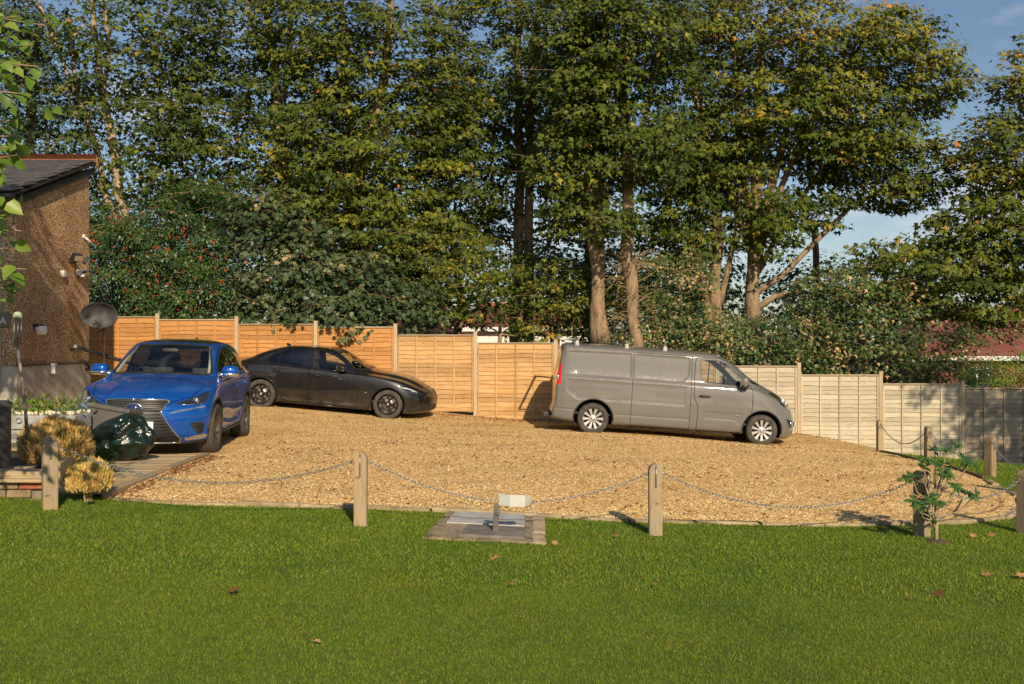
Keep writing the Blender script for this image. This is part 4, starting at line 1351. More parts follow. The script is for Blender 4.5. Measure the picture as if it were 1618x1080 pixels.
# ---------------------------------------------------------------- blue SUV
def build_suv():
    root = thing('suv', 'bright blue SUV with spindle grille and black roof facing the lawn', 'car')
    sp = dict(x0=-1.04, x1=3.60, cf=0.30, cr=0.16, bf=1.0, br=0.6, rf=0.10, rr=0.08, ns=104,
        nose=[(0.16, -.12), (0.24, -.06), (0.36, -.01), (0.55, 0.0), (0.72, -.015), (0.84, -.06), (1.0, -.12)],
        tail=[(0.25, .05), (0.5, 0), (0.9, .0), (1.1, .02), (1.5, .05)],
        curves=dict(
            zb=[(-1.04, .32), (-.5, .25), (.5, .215), (2.2, .21), (3.0, .20), (3.6, .20)],
            ws=[(-1.04, .80), (-.5, .86), (.4, .865), (2.3, .865), (2.9, .88), (3.3, .86), (3.6, .74)],
            wm=[(-1.04, .82), (-.4, .905), (0, .922), (.5, .905), (1.4, .895), (2.2, .905), (2.66, .922), (3.1, .905), (3.35, .87), (3.6, .76)],
            zm=[(-1.04, .62), (0, .70), (1.3, .60), (2.66, .66), (3.6, .48)],
            wb=[(-1.04, .76), (-.4, .875), (0, .89), (1.4, .88), (2.2, .885), (2.66, .89), (3.05, .865), (3.3, .81), (3.5, .74), (3.6, .68)],
            zbelt=[(-1.04, .98), (-.6, 1.10), (0, 1.10), (1.0, 1.05), (2.0, 1.01), (2.5, .965), (2.9, .91), (3.2, .85), (3.4, .79), (3.6, .69)],
            sh=[(-1.04, .04), (0, .035), (2.1, .03), (2.6, .06), (3.6, .06)],
            wr=[(-1.04, .58), (-.7, .60), (-.2, .60), (.6, .61), (1.2, .62), (1.7, .66), (2.05, .71), (2.3, .74), (2.7, .70), (3.2, .60), (3.6, .46)],
            zr=[(-1.04, 1.04), (-.9, 1.20), (-.7, 1.40), (-.45, 1.51), (0, 1.565), (.6, 1.585), (1.1, 1.555), (1.4, 1.47), (1.7, 1.33), (1.95, 1.19), (2.15, 1.085), (2.4, 1.03), (2.8, .975), (3.2, .90), (3.45, .82), (3.6, .73)],
            zt=[(-1.04, 1.10), (-.95, 1.22), (-.75, 1.46), (-.55, 1.57), (-.2, 1.62), (.4, 1.645), (.9, 1.635), (1.2, 1.59), (1.5, 1.50), (1.8, 1.365), (2.05, 1.24), (2.25, 1.145), (2.4, 1.095), (2.8, 1.035), (3.15, .965), (3.4, .895), (3.52, .84), (3.6, .775)]))
    B = Body(sp)
    wbx, wz, ra = 2.66, .365, .43
    for xw in (0, wbx): B.arch(xw, wz, ra)
    lo = lambda c, n: c.y > .5 and c.z < 1.0
    B.emboss(round_poly([(.50, .56), (1.2, .50), (2.1, .62), (2.15, .42), (1.3, .34), (.55, .36)], .05), 0.03, .08, lo)
    up = lambda c, n: c.y > .40 and c.z > .95
    B.panel('front_door', round_poly([(.96, 1.60), (1.0, .9), (1.0, .27), (2.10, .27), (2.20, .70), (2.16, 1.0), (2.02, 1.10), (1.7, 1.30), (1.4, 1.45), (1.1, 1.545)], .02), 'side', lambda c, n: c.y > .45, .009, ['body'])
    B.panel('rear_door', round_poly([(.95, 1.60), (.99, .9), (.99, .27), (.52, .27), (.46, .55), (.30, .76), (.10, .86), (-.14, 1.08), (-.1, 1.35), (.2, 1.54), (.6, 1.565)], .02), 'side', lambda c, n: c.y > .45, .009, ['body'])
    frame = round_poly([(-.50, 1.30), (-.25, 1.45), (.1, 1.515), (.6, 1.54), (1.05, 1.515), (1.38, 1.43), (1.68, 1.285), (2.02, 1.065), (1.95, 1.045), (1.0, 1.085), (.1, 1.135), (-.2, 1.20)], .02)
    B.cut('frame', frame, 'side', up)
    B.cut('glass_r', round_poly([(-.10, 1.40), (.15, 1.485), (.6, 1.515), (.90, 1.505), (.93, 1.11), (.1, 1.155), (-.02, 1.19)], .015), 'side', up)
    B.cut('glass_f', round_poly([(.99, 1.50), (1.08, 1.49), (1.36, 1.41), (1.66, 1.265), (1.93, 1.085), (1.9, 1.07), (1.02, 1.105)], .015), 'side', up)
    wf = lambda c, n: c.x > 1.0 and n.x > .15 and c.z > 1.05
    ws_ = round_poly([(-.1, 1.575), (.50, 1.545), (.57, 1.51), (.73, 1.125), (.65, 1.10), (.3, 1.12), (-.1, 1.125)], .02)
    B.cut('wseal', ws_, 'front', wf); B.cut('glass_w', offset_poly(ws_, .025), 'front', wf)
    rs_ = round_poly([(-.1, 1.50), (.50, 1.46), (.56, 1.22), (.4, 1.19), (-.1, 1.19)], .02)
    B.cut('glass_b', rs_, 'front', lambda c, n: c.x < -.3 and n.x < -.15 and c.z > 1.1)
    B.cut('roof', round_poly([(1.24, -.1), (1.22, .50), (1.1, .57), (0, .57), (-.45, .55), (-.55, -.1)], .02), 'top', lambda c, n: n.z > .6 and c.z > 1.4, ['body'])
    B.panel('bonnet', [(2.33, -.1), (2.30, .60), (2.42, .74), (2.8, .74), (3.18, .66), (3.40, .46), (3.49, .40), (3.545, -.1)], 'top', lambda c, n: n.z > .25 and c.x > 2.2 and c.z > .7, .007, ['body'])
    hl = round_poly([(.455, .742), (.56, .785), (.70, .845), (.80, .905), (.845, .905), (.85, .80), (.80, .742), (.66, .728)], .012)
    B.cut('lamp_h', hl, 'front', lambda c, n: c.x > 2.85 and n.x > .02 and c.z > .6)
    drl = [(.42, .62), (.50, .665), (.66, .69), (.82, .715), (.82, .70), (.66, .665), (.50, .628)]
    B.cut('lamp_d', drl, 'front', lambda c, n: c.x > 2.85 and n.x > .02)
    spind = round_poly([(-.05, .805), (.34, .795), (.415, .785), (.335, .655), (.35, .61), (.46, .42), (.56, .28), (.53, .225), (-.05, .225)], .02)
    B.cut('spindle', spind, 'front', FRONT)
    B.cut('vent', round_poly([(.66, .49), (.80, .50), (.835, .48), (.80, .335), (.76, .33)], .012), 'front', lambda c, n: n.x > .05 and c.x > 2.9)
    B.cut('lip', [(-.05, .215), (.56, .215), (.86, .26), (.92, .26), (.92, .15), (-.05, .15)], 'front', lambda c, n: n.x > .02 and c.x > 2.9, ['body'])
    B.cut('fog', round_poly([(.60, .285), (.83, .33), (.86, .30), (.80, .265), (.62, .25)], .01), 'front', lambda c, n: n.x > .02 and c.x > 2.9)
    B.cut('lamp_t', round_poly([(-.98, 1.06), (-.70, 1.06), (-.52, 1.02), (-.72, .93), (-.99, .90)], .02), 'side', lambda c, n: c.y > .4 and c.x < -.4)
    pu = paint('blue_car_paint', (0.001, 0.072, 0.36), 0.30, 0.33, (0.10, 0.11, 0.13), 0.02)
    B.emit(root, dict(body=('body', pu, 'C'), rear_door=('rear_door', pu, 'S'), front_door=('front_door', pu, 'S'), frame=('window_frame', M_gblk, 'S'),
        glass_r=('rear_side_window', M_tint, 'S'), glass_f=('front_side_window', M_glass, 'S'), wseal=('windscreen_seal', M_blk, 'C'), glass_w=('windscreen', M_wind, 'C'),
        glass_b=('rear_window', M_tint, 'C'), roof=('roof', M_gblk, 'C'), bonnet=('bonnet', pu, 'C'), lamp_h=('headlight', M_hdark, 'S'), lamp_d=('running_light', M_lens, 'S'),
        spindle=('grille', M_blk, 'C'), vent=('bumper_vent', M_blk, 'S'), lip=('bumper_lip', M_blk, 'C'), fog=('fog_lamp', M_lens, 'S'), lamp_t=('tail_light', M_red, 'S')), M_trim)
    # grille bars and chrome frame
    def gw(z):
        zs = [.225, .28, .42, .61, .655, .785, .80]; ys = [.53, .55, .455, .345, .33, .405, .33]
        return float(np.interp(z, zs, ys))
    gr = B.out['spindle'][0]
    for z in list(np.arange(.70, .79, .029)) + list(np.arange(.275, .66, .042)):
        w_ = gw(z) - .02
        m = MB()
        m.tube([B.front(y, z, .006) for y in np.linspace(-w_, w_, 15)], .0060, 6); m.build('grille_bar', M_galu if z > .69 else M_dalu, gr)
    edge = [(.0, .81), (.34, .802), (.418, .79), (.335, .655), (.352, .60), (.46, .42), (.562, .28), (.535, .222), (0, .218)]
    for sg in (1, -1):
        m = MB()
        pts = []
        for (a, b) in zip(edge[:-1], edge[1:]):
            for t in np.linspace(0, 1, 6, endpoint=False): pts.append((a[0] + (b[0] - a[0]) * t, a[1] + (b[1] - a[1]) * t))
        pts.append(edge[-1])
        m.tube([B.front(sg * y, z, .003) for y, z in pts], .011, 6); m.build('grille_surround', M_chrome, gr)
    m = MB()
    c = B.front(0, .685, .02)
    M = TR(*c) @ RY(math.pi / 2)
    ring = [c + Vector((0.01, .105 * math.cos(a), .068 * math.sin(a))) for a in np.linspace(0, 2 * math.pi, 33)]
    m.tube(ring, .012, 8, cap=False)
    badge = m.build('badge', M_chrome, root)
    m = MB(); m.super(c - Vector((0.004, 0, 0)), (.012, .10, .064), 2.1, 20, 10); m.build('badge_plate', simple('dark_blue_badge', (.02, .03, .12), .15, .2, .1, 9, coat=1), badge)
    m = MB(); m.tube([c + Vector((.014, .045, .045)), c + Vector((.014, -.015, -.035))], .008, 6); m.tube([c + Vector((.014, -.015, -.035)), c + Vector((.014, -.075, -.02))], .008, 6); m.build('badge_letter', M_chrome, badge)
    q = B.front(0, .465, .02)
    m = MB(); m.box(q, (.014, .52, .112), None, .003); m.build('number_plate', M_plate, root)
    for i, sg in enumerate((1, -1)):
        h = B.out['lamp_h'][i]
        k = MB(); c = B.front(sg * .715, .785, 0)
        k.tube([c + Vector((.012, .036 * math.cos(a), .036 * math.sin(a))) for a in np.linspace(0, 2 * math.pi, 21)], .007, 6, cap=False)
        k.super(c, (.018, .028, .028), 2.0, 14, 10); k.build('lamp_projector', M_lens, h)
        k = MB(); k.tube([B.front(sg * y, z, .004) for y, z in ((.55, .738), (.66, .735), (.80, .745))], .006, 5); k.build('light_strip', M_lens, h)
        v = B.out['vent'][i]
        for z in (.37, .40, .43, .46):
            k = MB(); k.tube([B.front(sg * y, z, .004) for y in (.70 + (.46 - z) * .35, .78, .815)], .006, 5); k.build('vent_slat', M_blk, v)
        for dn, (xa, xb_, z) in (('rear_door', (.12, .32, .95)), ('front_door', (1.05, 1.25, .93))):
            m = MB()
            a = [B.side(x, z, o_, sg) for x, o_ in ((xa, .0), (xa + .03, .035), (xb_ - .03, .035), (xb_, .0))]
            m.tube(a, [.012, .018, .018, .012], 8); m.build('handle', pu, B.out[dn][i])
        k = MB(); k.tube([B.side(x, z, .004, sg) for x, z in ((-.45, 1.275), (-.2, 1.20), (.1, 1.135), (1.0, 1.085), (1.95, 1.045))], .008, 5); k.build('waist_trim', M_chrome, root)
        k = MB(); k.tube([B.side(x, .285, .004, sg) for x in (.5, 1.0, 1.6, 2.15)], .035, 6, flat=.5); k.build('sill_cladding', M_blk, root)
        k = MB(); k.tube([B.side(x, .33, .008, sg) for x in (.52, 1.2, 2.1)], .008, 5); k.build('sill_trim', M_chrome, root)
    for xw in (0, wbx): B.wells(root, xw, wz, ra, M_well, M_blk)
    for xw in (0, wbx):
        for sg in (1, -1): make_wheel(root, xw, sg * .80, wz, .367, .235, .245, 'suv', sg)
    mirror_pair(root, B, 1.90, 1.165, (.11, .128, .085), pu, M_chrome, .035)
    m = MB(); m.prism([(-.08, 0), (.08, 0), (-.03, .07), (-.07, .07)], -.014, .014, TR(-.30, 0, B.top(-.3, 0).z - .004) @ RX(math.pi / 2)); m.build('shark_fin_aerial', M_gblk, root)
    m = MB(); m.super((1.95, 0, .95), (.28, .76, .15), 4, 20, 12); m.box((1.0, 0, .42), (3.0, 1.5, .03)); m.build('dashboard', M_trim, root)
    for y in (-.38, .38): seat(root, 1.05, y, .66, M_seat, .58, .25)
    for y in (-.38, .38): seat(root, .15, y, .70, M_seat, .50, .30)
    steering(root, 1.55, -.38, 1.03, M_blk)
    for sg in (1, -1):    # pale lining of the windscreen pillars
        k = MB(); k.tube([B.front(sg * y, z, -.05) for y, z in ((.66, 1.13), (.61, 1.33), (.54, 1.50))], .022, 6); k.build('pillar_lining', M_beige, root)
        k = MB(); k.tube([B.front(sg * y, z, .006) for y, z in ((0.02, 1.115), (.25, 1.115), (.55, 1.11))], .008, 5); k.build('wiper', M_blk, root)
    k = MB(); k.super((1.62, 0, 1.46), (.02, .13, .035), 3, 14, 8); k.build('inner_mirror', M_blk, root)
    return root

# ================================================================ pebble-dashed house on the left
def m_pebble():
    t = NT('pebble_dash'); t.b.inputs['Roughness'].default_value = .9; t.b.inputs['Specular IOR Level'].default_value = .2
    v = t.coords('Object')
    vo = t.n('ShaderNodeTexVoronoi'); vo.inputs['Scale'].default_value = 55.0; t.l(v, vo.inputs['Vector'])
    sp = t.n('ShaderNodeSeparateColor'); t.l(vo.outputs['Color'], sp.inputs[0])
    c = t.ramp(sp.outputs[0], [(0, (.11, .07, .042)), (.3, (.32, .20, .115)), (.7, (.50, .335, .20)), (1, (.72, .58, .43))])
    pale = t.ramp(t.noise(v, 1.1, 5), [(.42, (.92, .80, .68)), (.68, (1.18, 1.14, 1.02))])
    t.col(t.mix(1.0, c, pale, 'MULTIPLY'))
    inv = t.n('ShaderNodeMath', operation='MULTIPLY'); inv.inputs[1].default_value = -1; t.l(vo.outputs['Distance'], inv.inputs[0])
    t.bump(inv.outputs[0], .8, .015)
    return t.m
M_peb = m_pebble()
M_rend = simple('smooth_render', (.36, .32, .26), .85, 0, .25, 3, bump=.25, bscale=30)
M_slate = simple('grey_slate', (.070, .064, .060), .6, 0, .45, 5, bump=.35, bscale=30, rnd=True)
M_ridge = simple('terracotta_ridge', (.48, .185, .080), .85, 0, .3, 8, bump=.4, bscale=40, rnd=True)
M_dark = simple('dark_fascia', (.03, .028, .026), .5, 0, .2, 5)
M_white = simple('white_plastic', (.72, .71, .68), .45, 0, .08, 8)
HX, HY0, HY1, HZ0, HZ1 = -8.5, 17.35, 20.35, 4.15, 5.15        # gable plane, eaves and ridge
HL = -14.0
zg = gz(HX, 18.5) - .25
house = thing('house', 'pebble-dashed brown house end with slate roof and orange ridge tiles', 'house', (HX, HY0, zg))
def H(x, y, z): return (x - HX, y - HY0, z - zg)
ZP = 1.18          # top of the smooth plinth
m = MB()
m.add([H(HX, HY0, ZP), H(HX, HY1, ZP), H(HX, HY1, HZ1 - .10), H(HX, HY0, HZ0 - .10), H(HX - .25, HY0, ZP), H(HX - .25, HY1, ZP), H(HX - .25, HY1, HZ1 - .10), H(HX - .25, HY0, HZ0 - .10)],
      [(0, 1, 2, 3), (5, 4, 7, 6), (1, 5, 6, 2), (4, 0, 3, 7), (3, 2, 6, 7), (0, 4, 5, 1)])
m.build('gable_wall', M_peb, house)
m = MB(); m.box(H((HX + HL) / 2 - .13, HY0 + .125, (HZ0 + zg) / 2 - .05), (HX - HL - .26, .25, HZ0 - zg - .1)); m.build('front_wall', M_rend, house)
m = MB(); m.box(H((HX + HL) / 2 - .13, HY1 - .125, (HZ1 + zg) / 2 - .05), (HX - HL - .26, .25, HZ1 - zg - .1)); m.build('rear_wall', M_peb, house)
m = MB(); m.box(H(HX - .11, (HY0 + HY1) / 2, (ZP + zg) / 2), (.27, HY1 - HY0 + .05, ZP - zg), None, .008); m.build('plinth', M_rend, house)
m = MB(); m.box(H(HX + .015, (HY0 + HY1) / 2, ZP + .012), (.06, HY1 - HY0 + .02, .022), None, .006); m.build('drip_strip', M_dark, house)
# roof deck, slates, ridge
sl = Vector((0, HY1 - HY0 + .35, (HZ1 - HZ0) * (HY1 - HY0 + .35) / (HY1 - HY0)))
pitch = math.atan2(sl.z, sl.y); slen = sl.length
rb = Vector(H(HX + .12, HY0 - .30, HZ0 - .06))
Mroof = TR(*rb) @ RX(pitch)
m = MB(); m.box((0, 0, 0), (HX - HL + .12, slen, .05), None, 0)
for k in range(len(m.v)): m.v[k] = Mroof @ (m.v[k] + Vector((-(HX - HL + .12) / 2, slen / 2, 0)))
roof = m.build('roof', M_dark, house)
tm = []
for k in range(4):
    me = MB().box((0, 0, 0), (.296, .40, .016), None, .003).mesh('slate', M_slate)
    for q in me.vertices: q.co.z += random.uniform(-.003, .003)
    tm.append(me)
rows = int(slen / .245)
for r_ in range(rows + 1):
    for c in range(19):
        x = -.15 - c * .302 - (.15 if r_ % 2 else 0)
        y = min(.16 + r_ * .245, slen - .14)
        o = link('slate', tm[random.randrange(4)], None, roof)
        o.matrix_local = Mroof @ TR(x, y, .058) @ RX(-.045) @ RZ(random.uniform(-.012, .012))
for c in range(12):
    m = MB(); m.lathe([(.125, -.225), (.125, .225), (.105, .225), (.105, -.225)], 12, RY(math.pi / 2) @ RZ(math.pi / 2), False, True, R(-95), R(95))
    o = m.build('ridge_tile', M_ridge, roof)
    o.matrix_local = Mroof @ TR(-.23 - c * .462, slen + .0, .05) @ RX(-pitch) @ RZ(random.uniform(-.01, .01))
m = MB(); m.box(H(HX + .06, (HY0 + HY1) / 2 - .15, 0), (.03, slen, .13), None, 0)
for k in range(len(m.v)):
    p = m.v[k]; m.v[k] = Vector((p.x, p.y, p.z + (HZ0 - .12) + (p.y + HY0 - HY0) * (HZ1 - HZ0) / (HY1 - HY0)))
m.build('verge_board', M_dark, house)
m = MB(); m.tube([H(HX + .15, HY0 - .36, HZ0 - .10), H(HL, HY0 - .36, HZ0 - .10)], .055, 10); m.build('gutter', M_dark, house)

def on_gable(px, py):
    """point of the gable plane seen at a photo pixel"""
    Y = HX * FPX / (px - 809.0)
    return Vector((HX, Y, CAM_Z - (py - 540.0) / FPX * Y))
def wallthing(name, label, cat, px, py, off=0.0):
    p = on_gable(px, py); return thing(name, label, cat, (p.x + off, p.y, p.z))
# twin floodlight
t_ = wallthing('floodlight', 'black twin security floodlight high on the pebble-dashed wall', 'floodlight', 112, 411)
m = MB(); m.box((.04, 0, 0), (.08, .16, .10), None, .01); m.build('housing', M_blk, t_)
for s_, tz in ((-1, .04), (1, .02)):
    m = MB(); m.tube([(.06, s_ * .05, .02), (.14, s_ * .14, tz + .02)], .014, 6); arm = m.build('arm', M_blk, t_)
    m = MB(); m.box((.20, s_ * .22, tz), (.07, .20, .15), RZ(s_ * .5) @ RY(.5), .012); lh = m.build('lamp_head', M_blk, t_)
    m = MB(); m.box((.235, s_ * .22 - .0, tz - .02), (.008, .16, .11), RZ(s_ * .5) @ RY(.5), .003); m.build('lamp_pane', M_lens, lh)
t_ = wallthing('wall_light', 'white and dark wall fitting just below the twin floodlight', 'lamp', 122, 430)
m = MB(); m.box((.04, 0, 0), (.08, .12, .11), None, .01); m.build('bracket', M_white, t_)
m = MB(); m.box((.15, .12, .03), (.16, .18, .05), RZ(.6) @ RY(-.3), .012); m.build('lamp_head', M_blk, t_)
m = MB(); m.super((.10, .0, -.06), (.05, .05, .04), 2.2, 14, 8); m.build('sensor', M_white, t_)
t_ = wallthing('junction_box', 'small pale square junction box left of the white wall fitting', 'box', 97, 432)
m = MB(); m.box((.035, 0, 0), (.07, .12, .12), None, .012); m.build('case', M_white, t_)
m = MB(); m.box((.072, 0, 0), (.006, .09, .09), None, .002); m.build('lid', simple('pale_lid', (.6, .58, .54), .5), t_)
t_ = wallthing('wall_lamp', 'white wall lamp with a ribbed glass bowl on the lower pebble-dash', 'lamp', 56, 521)
m = MB(); m.box((.05, 0, .08), (.10, .20, .05), None, .015); m.build('base', M_blk, t_)
m = MB(); m.lathe([(.02, -.09), (.075, -.08), (.10, -.03), (.105, .05), (.09, .07)], 20, TR(.10, 0, 0)); m.build('glass_bowl', simple('frosted_bowl', (.70, .66, .62), .3, 0, .12, 20), t_)
t_ = wallthing('cable_bracket', 'short pale cable bracket near the top corner of the wall', 'bracket', 134, 380)
m = MB(); m.tube([(0, -.08, .08), (.06, 0, .02), (.10, .12, -.05)], .022, 8); m.build('arm', M_white, t_)
m = MB(); m.box((.02, -.08, .08), (.04, .07, .07), None, .01); m.build('wall_plate', M_white, t_)
t_ = wallthing('vent_box', 'small white ribbed box on the smooth grey plinth', 'box', 79, 582, .03)
m = MB(); m.box((.04, 0, 0), (.08, .10, .19), None, .01); m.build('case', M_white, t_)
for k in range(5):
    m = MB(); m.box((.083, 0, -.06 + k * .03), (.008, .07, .014), None, .002); m.build('louvre', M_galu, t_)
t_ = wallthing('wall_vent', 'round dark vent at the far end of the smooth plinth', 'vent', 134, 580, .03)
m = MB(); m.lathe([(.07, 0), (.07, .05), (.05, .06), (.05, .03), (.001, .03)], 16, RY(math.pi / 2)); m.build('collar', M_blk, t_)
m = MB(); m.box((.045, 0, 0), (.01, .10, .02), None, .003); m.build('flap', M_dark, t_)
# handrail by the wall
t_ = wallthing('handrail', 'black handrail sloping down beside the house wall', 'handrail', 108, 548)
a, b = on_gable(109, 547), on_gable(143, 572)
o_ = on_gable(108, 548)
pa, pb_ = a - o_ + Vector((.12, 0, 0)), Vector((.75, b.y - o_.y + .3, b.z - o_.z - .05))
m = MB(); m.tube([pa, pb_, pb_ + Vector((.4, .2, -.22))], .035, 10); m.build('rail', M_blk, t_)
m = MB(); m.super(pa, (.04, .05, .04), 2, 12, 8); m.build('end_cap', M_white, t_)
m = MB(); m.tube([(0, .1, -.06), pa + Vector((.0, .1, -.03))], .015, 6); m.build('wall_bracket', M_blk, t_)
m = MB(); m.tube([pb_, Vector((pb_.x, pb_.y, gz(HX + .8, 20) - o_.z))], .025, 8); m.build('upright', M_blk, t_)
# satellite dish on a pole by the corner
dp = P(162, 496, 19.6)
t_ = thing('satellite_dish', 'oval grey mesh satellite dish on a pole at the house corner', 'satellite dish', (dp.x, dp.y, gz(dp.x, dp.y)))
dz = dp.z - gz(dp.x, dp.y)
def m_dish():
    t = NT('dish_mesh'); t.b.inputs['Roughness'].default_value = .8
    t.col(t.ramp(t.noise(t.coords('Object'), 5, 4), [(.35, (.035, .035, .037)), (.65, (.10, .10, .10))]))
    return t.m
m = MB()
prof = [(r_, .16 * r_ * r_ / .13) for r_ in np.linspace(.005, .36, 9)]
Md = TR(0, 0, dz) @ RX(R(100)) @ RZ(0) @ Matrix.Diagonal((1.0, .68, 1, 1))
m.lathe(prof + [(.366, .168), (.36, .175)] + [(r_, .16 * r_ * r_ / .13 + .012) for r_ in np.linspace(.35, .005, 6)], 36, Md)
m.build('dish', m_dish(), t_)
m = MB(); m.tube([(0, .05, dz - .1), (.0, .10, dz - .30), (-.04, .12, -.05)], .022, 8); m.tube([(-.28, .35, dz - .35), (0, .10, dz - .30)], .02, 6); m.build('pole', M_galu, t_)
m = MB(); m.tube([(0, .02, dz - .22), (0, -.32, dz - .20)], .012, 6); m.build('arm', M_galu, t_)
m = MB(); m.super((0, -.36, dz - .17), (.03, .06, .04), 2.4, 12, 8); m.build('receiver', M_galu, t_)
# house name plaque on the front wall
t_ = thing('wall_plaque', 'black plaque with a white letter on the house front at the left edge', 'sign', P(2, 506, HY0 - .012).to_tuple())
m = MB(); m.box((0, 0, 0), (.30, .02, .24), None, .006); m.build('board', M_gblk, t_)
fc = bpy.data.curves.new('letter', 'FONT'); fc.body = 'A'; fc.size = .17; fc.extrude = .002
fo = bpy.data.objects.new('letter_src', fc); COL.objects.link(fo)
bpy.context.view_layer.update()
lm = bpy.data.meshes.new_from_object(fo.evaluated_get(bpy.context.evaluated_depsgraph_get()))
bpy.data.objects.remove(fo, do_unlink=True)
lm.materials.clear(); lm.materials.append(M_white)
link('letter', lm, None, t_, (-.02, -.014, -.06), (R(90), 0, 0))

# ================================================================ houses beyond the trees
M_brick = simple('red_brick', (.22, .085, .055), .9, 0, .35, 14, bump=.3, bscale=40)
M_rtile = simple('red_roof_tile', (.17, .052, .038), .85, 0, .35, 10, bump=.5, bscale=26)
M_otile = simple('orange_roof_tile', (.42, .14, .06), .85, 0, .35, 10, bump=.5, bscale=26)
M_cream = simple('white_wall_paint', (.74, .72, .68), .8, 0, .08, 5)
M_pane = simple('far_window_pane', (.05, .06, .07), .08, 0, .2, 4, coat=.5)
def far_house(label, x0, x1, y, zbase, zeave, zridge, wallm, roofm, wins, depth=7.0, fascia=True):
    t = thing('far_house', label, 'house', ((x0 + x1) / 2, y, zbase))
    w = x1 - x0
    m = MB(); m.box((0, depth / 2, (zeave - zbase) / 2), (w, depth, zeave - zbase)); m.build('wall', wallm, t)
    h = zridge - zeave
    m = MB()
    e = .35
    m.add([(-w / 2 - e, -e, zeave - zbase), (w / 2 + e, -e, zeave - zbase), (w / 2 + e, depth + e, zeave - zbase), (-w / 2 - e, depth + e, zeave - zbase), (-w / 2 + 1.6, depth / 2, zridge - zbase), (w / 2 - 1.6, depth / 2, zridge - zbase)],
          [(0, 1, 5, 4), (1, 2, 5), (2, 3, 4, 5), (3, 0, 4), (0, 3, 2, 1)])
    rf = m.build('roof', roofm, t)
    n = int(h / .16)
    m = MB(); m.tube([(-w / 2 + 1.5, depth / 2, zridge - zbase + .02), (w / 2 - 1.5, depth / 2, zridge - zbase + .02)], .13, 8); m.build('ridge', M_otile, rf)
    m = MB(); m.box((w / 4, depth / 2 + .6, zridge - zbase + .2), (.7, .6, 1.1), None, .02); m.build('chimney', M_brick, rf)
    if fascia:
        m = MB(); m.box((0, -e - .02, zeave - zbase - .06), (w + 2 * e, .04, .20)); m.build('fascia', M_white, t)
    for (wx, wz, ww, wh) in wins:
        m = MB(); m.box((wx, -.02, wz), (ww, .08, wh), None, .01); f = m.build('window', M_white, t)
        m = MB(); m.box((wx - ww / 4 + .01, -.065, wz), (ww / 2 - .1, .02, wh - .12)); m.build('pane', M_pane, f)
        m = MB(); m.box((wx + ww / 4 - .01, -.065, wz), (ww / 2 - .1, .02, wh - .12)); m.build('pane', M_pane, f)
    return t
far_house('red-tiled brick bungalow behind the bushes at the far right', 18.6, 30.0, 46.0, -1.0, .92, 3.1, M_brick, M_rtile, [(-3.2, .95, 1.1, 1.0), (1.2, .95, 1.4, 1.0)], 7.0)
far_house('orange-tiled house glimpsed over the tan fence panels', -6.2, -2.2, 42.0, -1.2, 1.5, 3.0, M_brick, M_otile, [(0, 1.6, 1.2, 1.0)], 6.0)
far_house('white-walled house glimpsed between the trunks behind the tan fence', -3.2, 4.2, 47.0, -1.0, 2.25, 3.4, M_cream, M_rtile, [(-2, 1.9, 1.2, 1.0), (1.4, 1.9, 1.2, 1.0)], 6.0)

# ================================================================ trees and shrubs
def m_leaf(name, stops, trans=.28, rough=.42, spec=.35):
    t = NT(name); t.b.inputs['Roughness'].default_value = rough; t.b.inputs['Specular IOR Level'].default_value = spec
    at = t.n('ShaderNodeAttribute', attribute_name='tint')
    c = t.ramp(at.outputs['Fac'], stops); t.col(c)
    tr = t.n('ShaderNodeBsdfTranslucent'); t.l(c, tr.inputs['Color'])
    mx = t.n('ShaderNodeMixShader'); mx.inputs[0].default_value = trans
    t.l(t.b.outputs[0], mx.inputs[1]); t.l(tr.outputs[0], mx.inputs[2]); t.l(mx.outputs[0], t.out.inputs['Surface'])
    return t.m
M_lf = m_leaf('sycamore_leaf', [(0, (.028, .050, .008)), (.30, (.074, .108, .014)), (.55, (.160, .182, .021)), (.74, (.34, .275, .035)), (.88, (.48, .27, .045)), (1, (.50, .17, .035))], .28, .5, .2)
M_lf_dark = m_leaf('dark_leaf', [(0, (0.0224, 0.0480, 0.0160)), (.5, (0.0608, 0.0992, 0.0352)), (.85, (0.1360, 0.1600, 0.0720)), (1, (0.3840, 0.2560, 0.1120))], .2, .45)  # darker leaf greens of the thicket and the evergreen
M_lf_holly = m_leaf('holly_leaf', [(0, (0.0150, 0.0420, 0.0090)), (.6, (0.0420, 0.0930, 0.0165)), (1, (0.0900, 0.1500, 0.0300))], .08, .42, .4)
M_lf_ivy = m_leaf('ivy_leaf', [(0, (0.0217, 0.0496, 0.0124)), (.5, (0.0697, 0.1240, 0.0279)), (.80, (0.1860, 0.2015, 0.0620)), (.92, (0.4650, 0.3100, 0.1550)), (1, (0.5270, 0.3100, 0.1550))], .15, .4)
M_lf_lime = m_leaf('bright_leaf', [(0, (0.0660, 0.1320, 0.0144)), (.5, (0.1320, 0.2280, 0.0264)), (1, (0.2400, 0.3120, 0.0480))], .35, .4)
M_lf_or = m_leaf('orange_leaf', [(0, (.30, .13, .02)), (.6, (.50, .19, .02)), (1, (.55, .26, .03))], .3, .45)
def m_bark(name, c0, c1, sc=9):
    t = NT(name); t.b.inputs['Roughness'].default_value = .9; t.b.inputs['Specular IOR Level'].default_value = .15
    v = t.coords('Object', (1, 1, .35)); n_ = t.noise(v, sc, 7, .65)
    c = t.ramp(n_, [(.32, c0), (.52, c1), (.75, tuple(min(1, x * 1.25) for x in c1))])
    g = t.ramp(t.noise(t.coords('Object'), 1.7, 5), [(.48, (0, 0, 0)), (.75, (.6, .6, .6))])
    t.col(t.mix(g, c, (.14, .13, .055))); t.bump(n_, .7, .03)
    return t.m
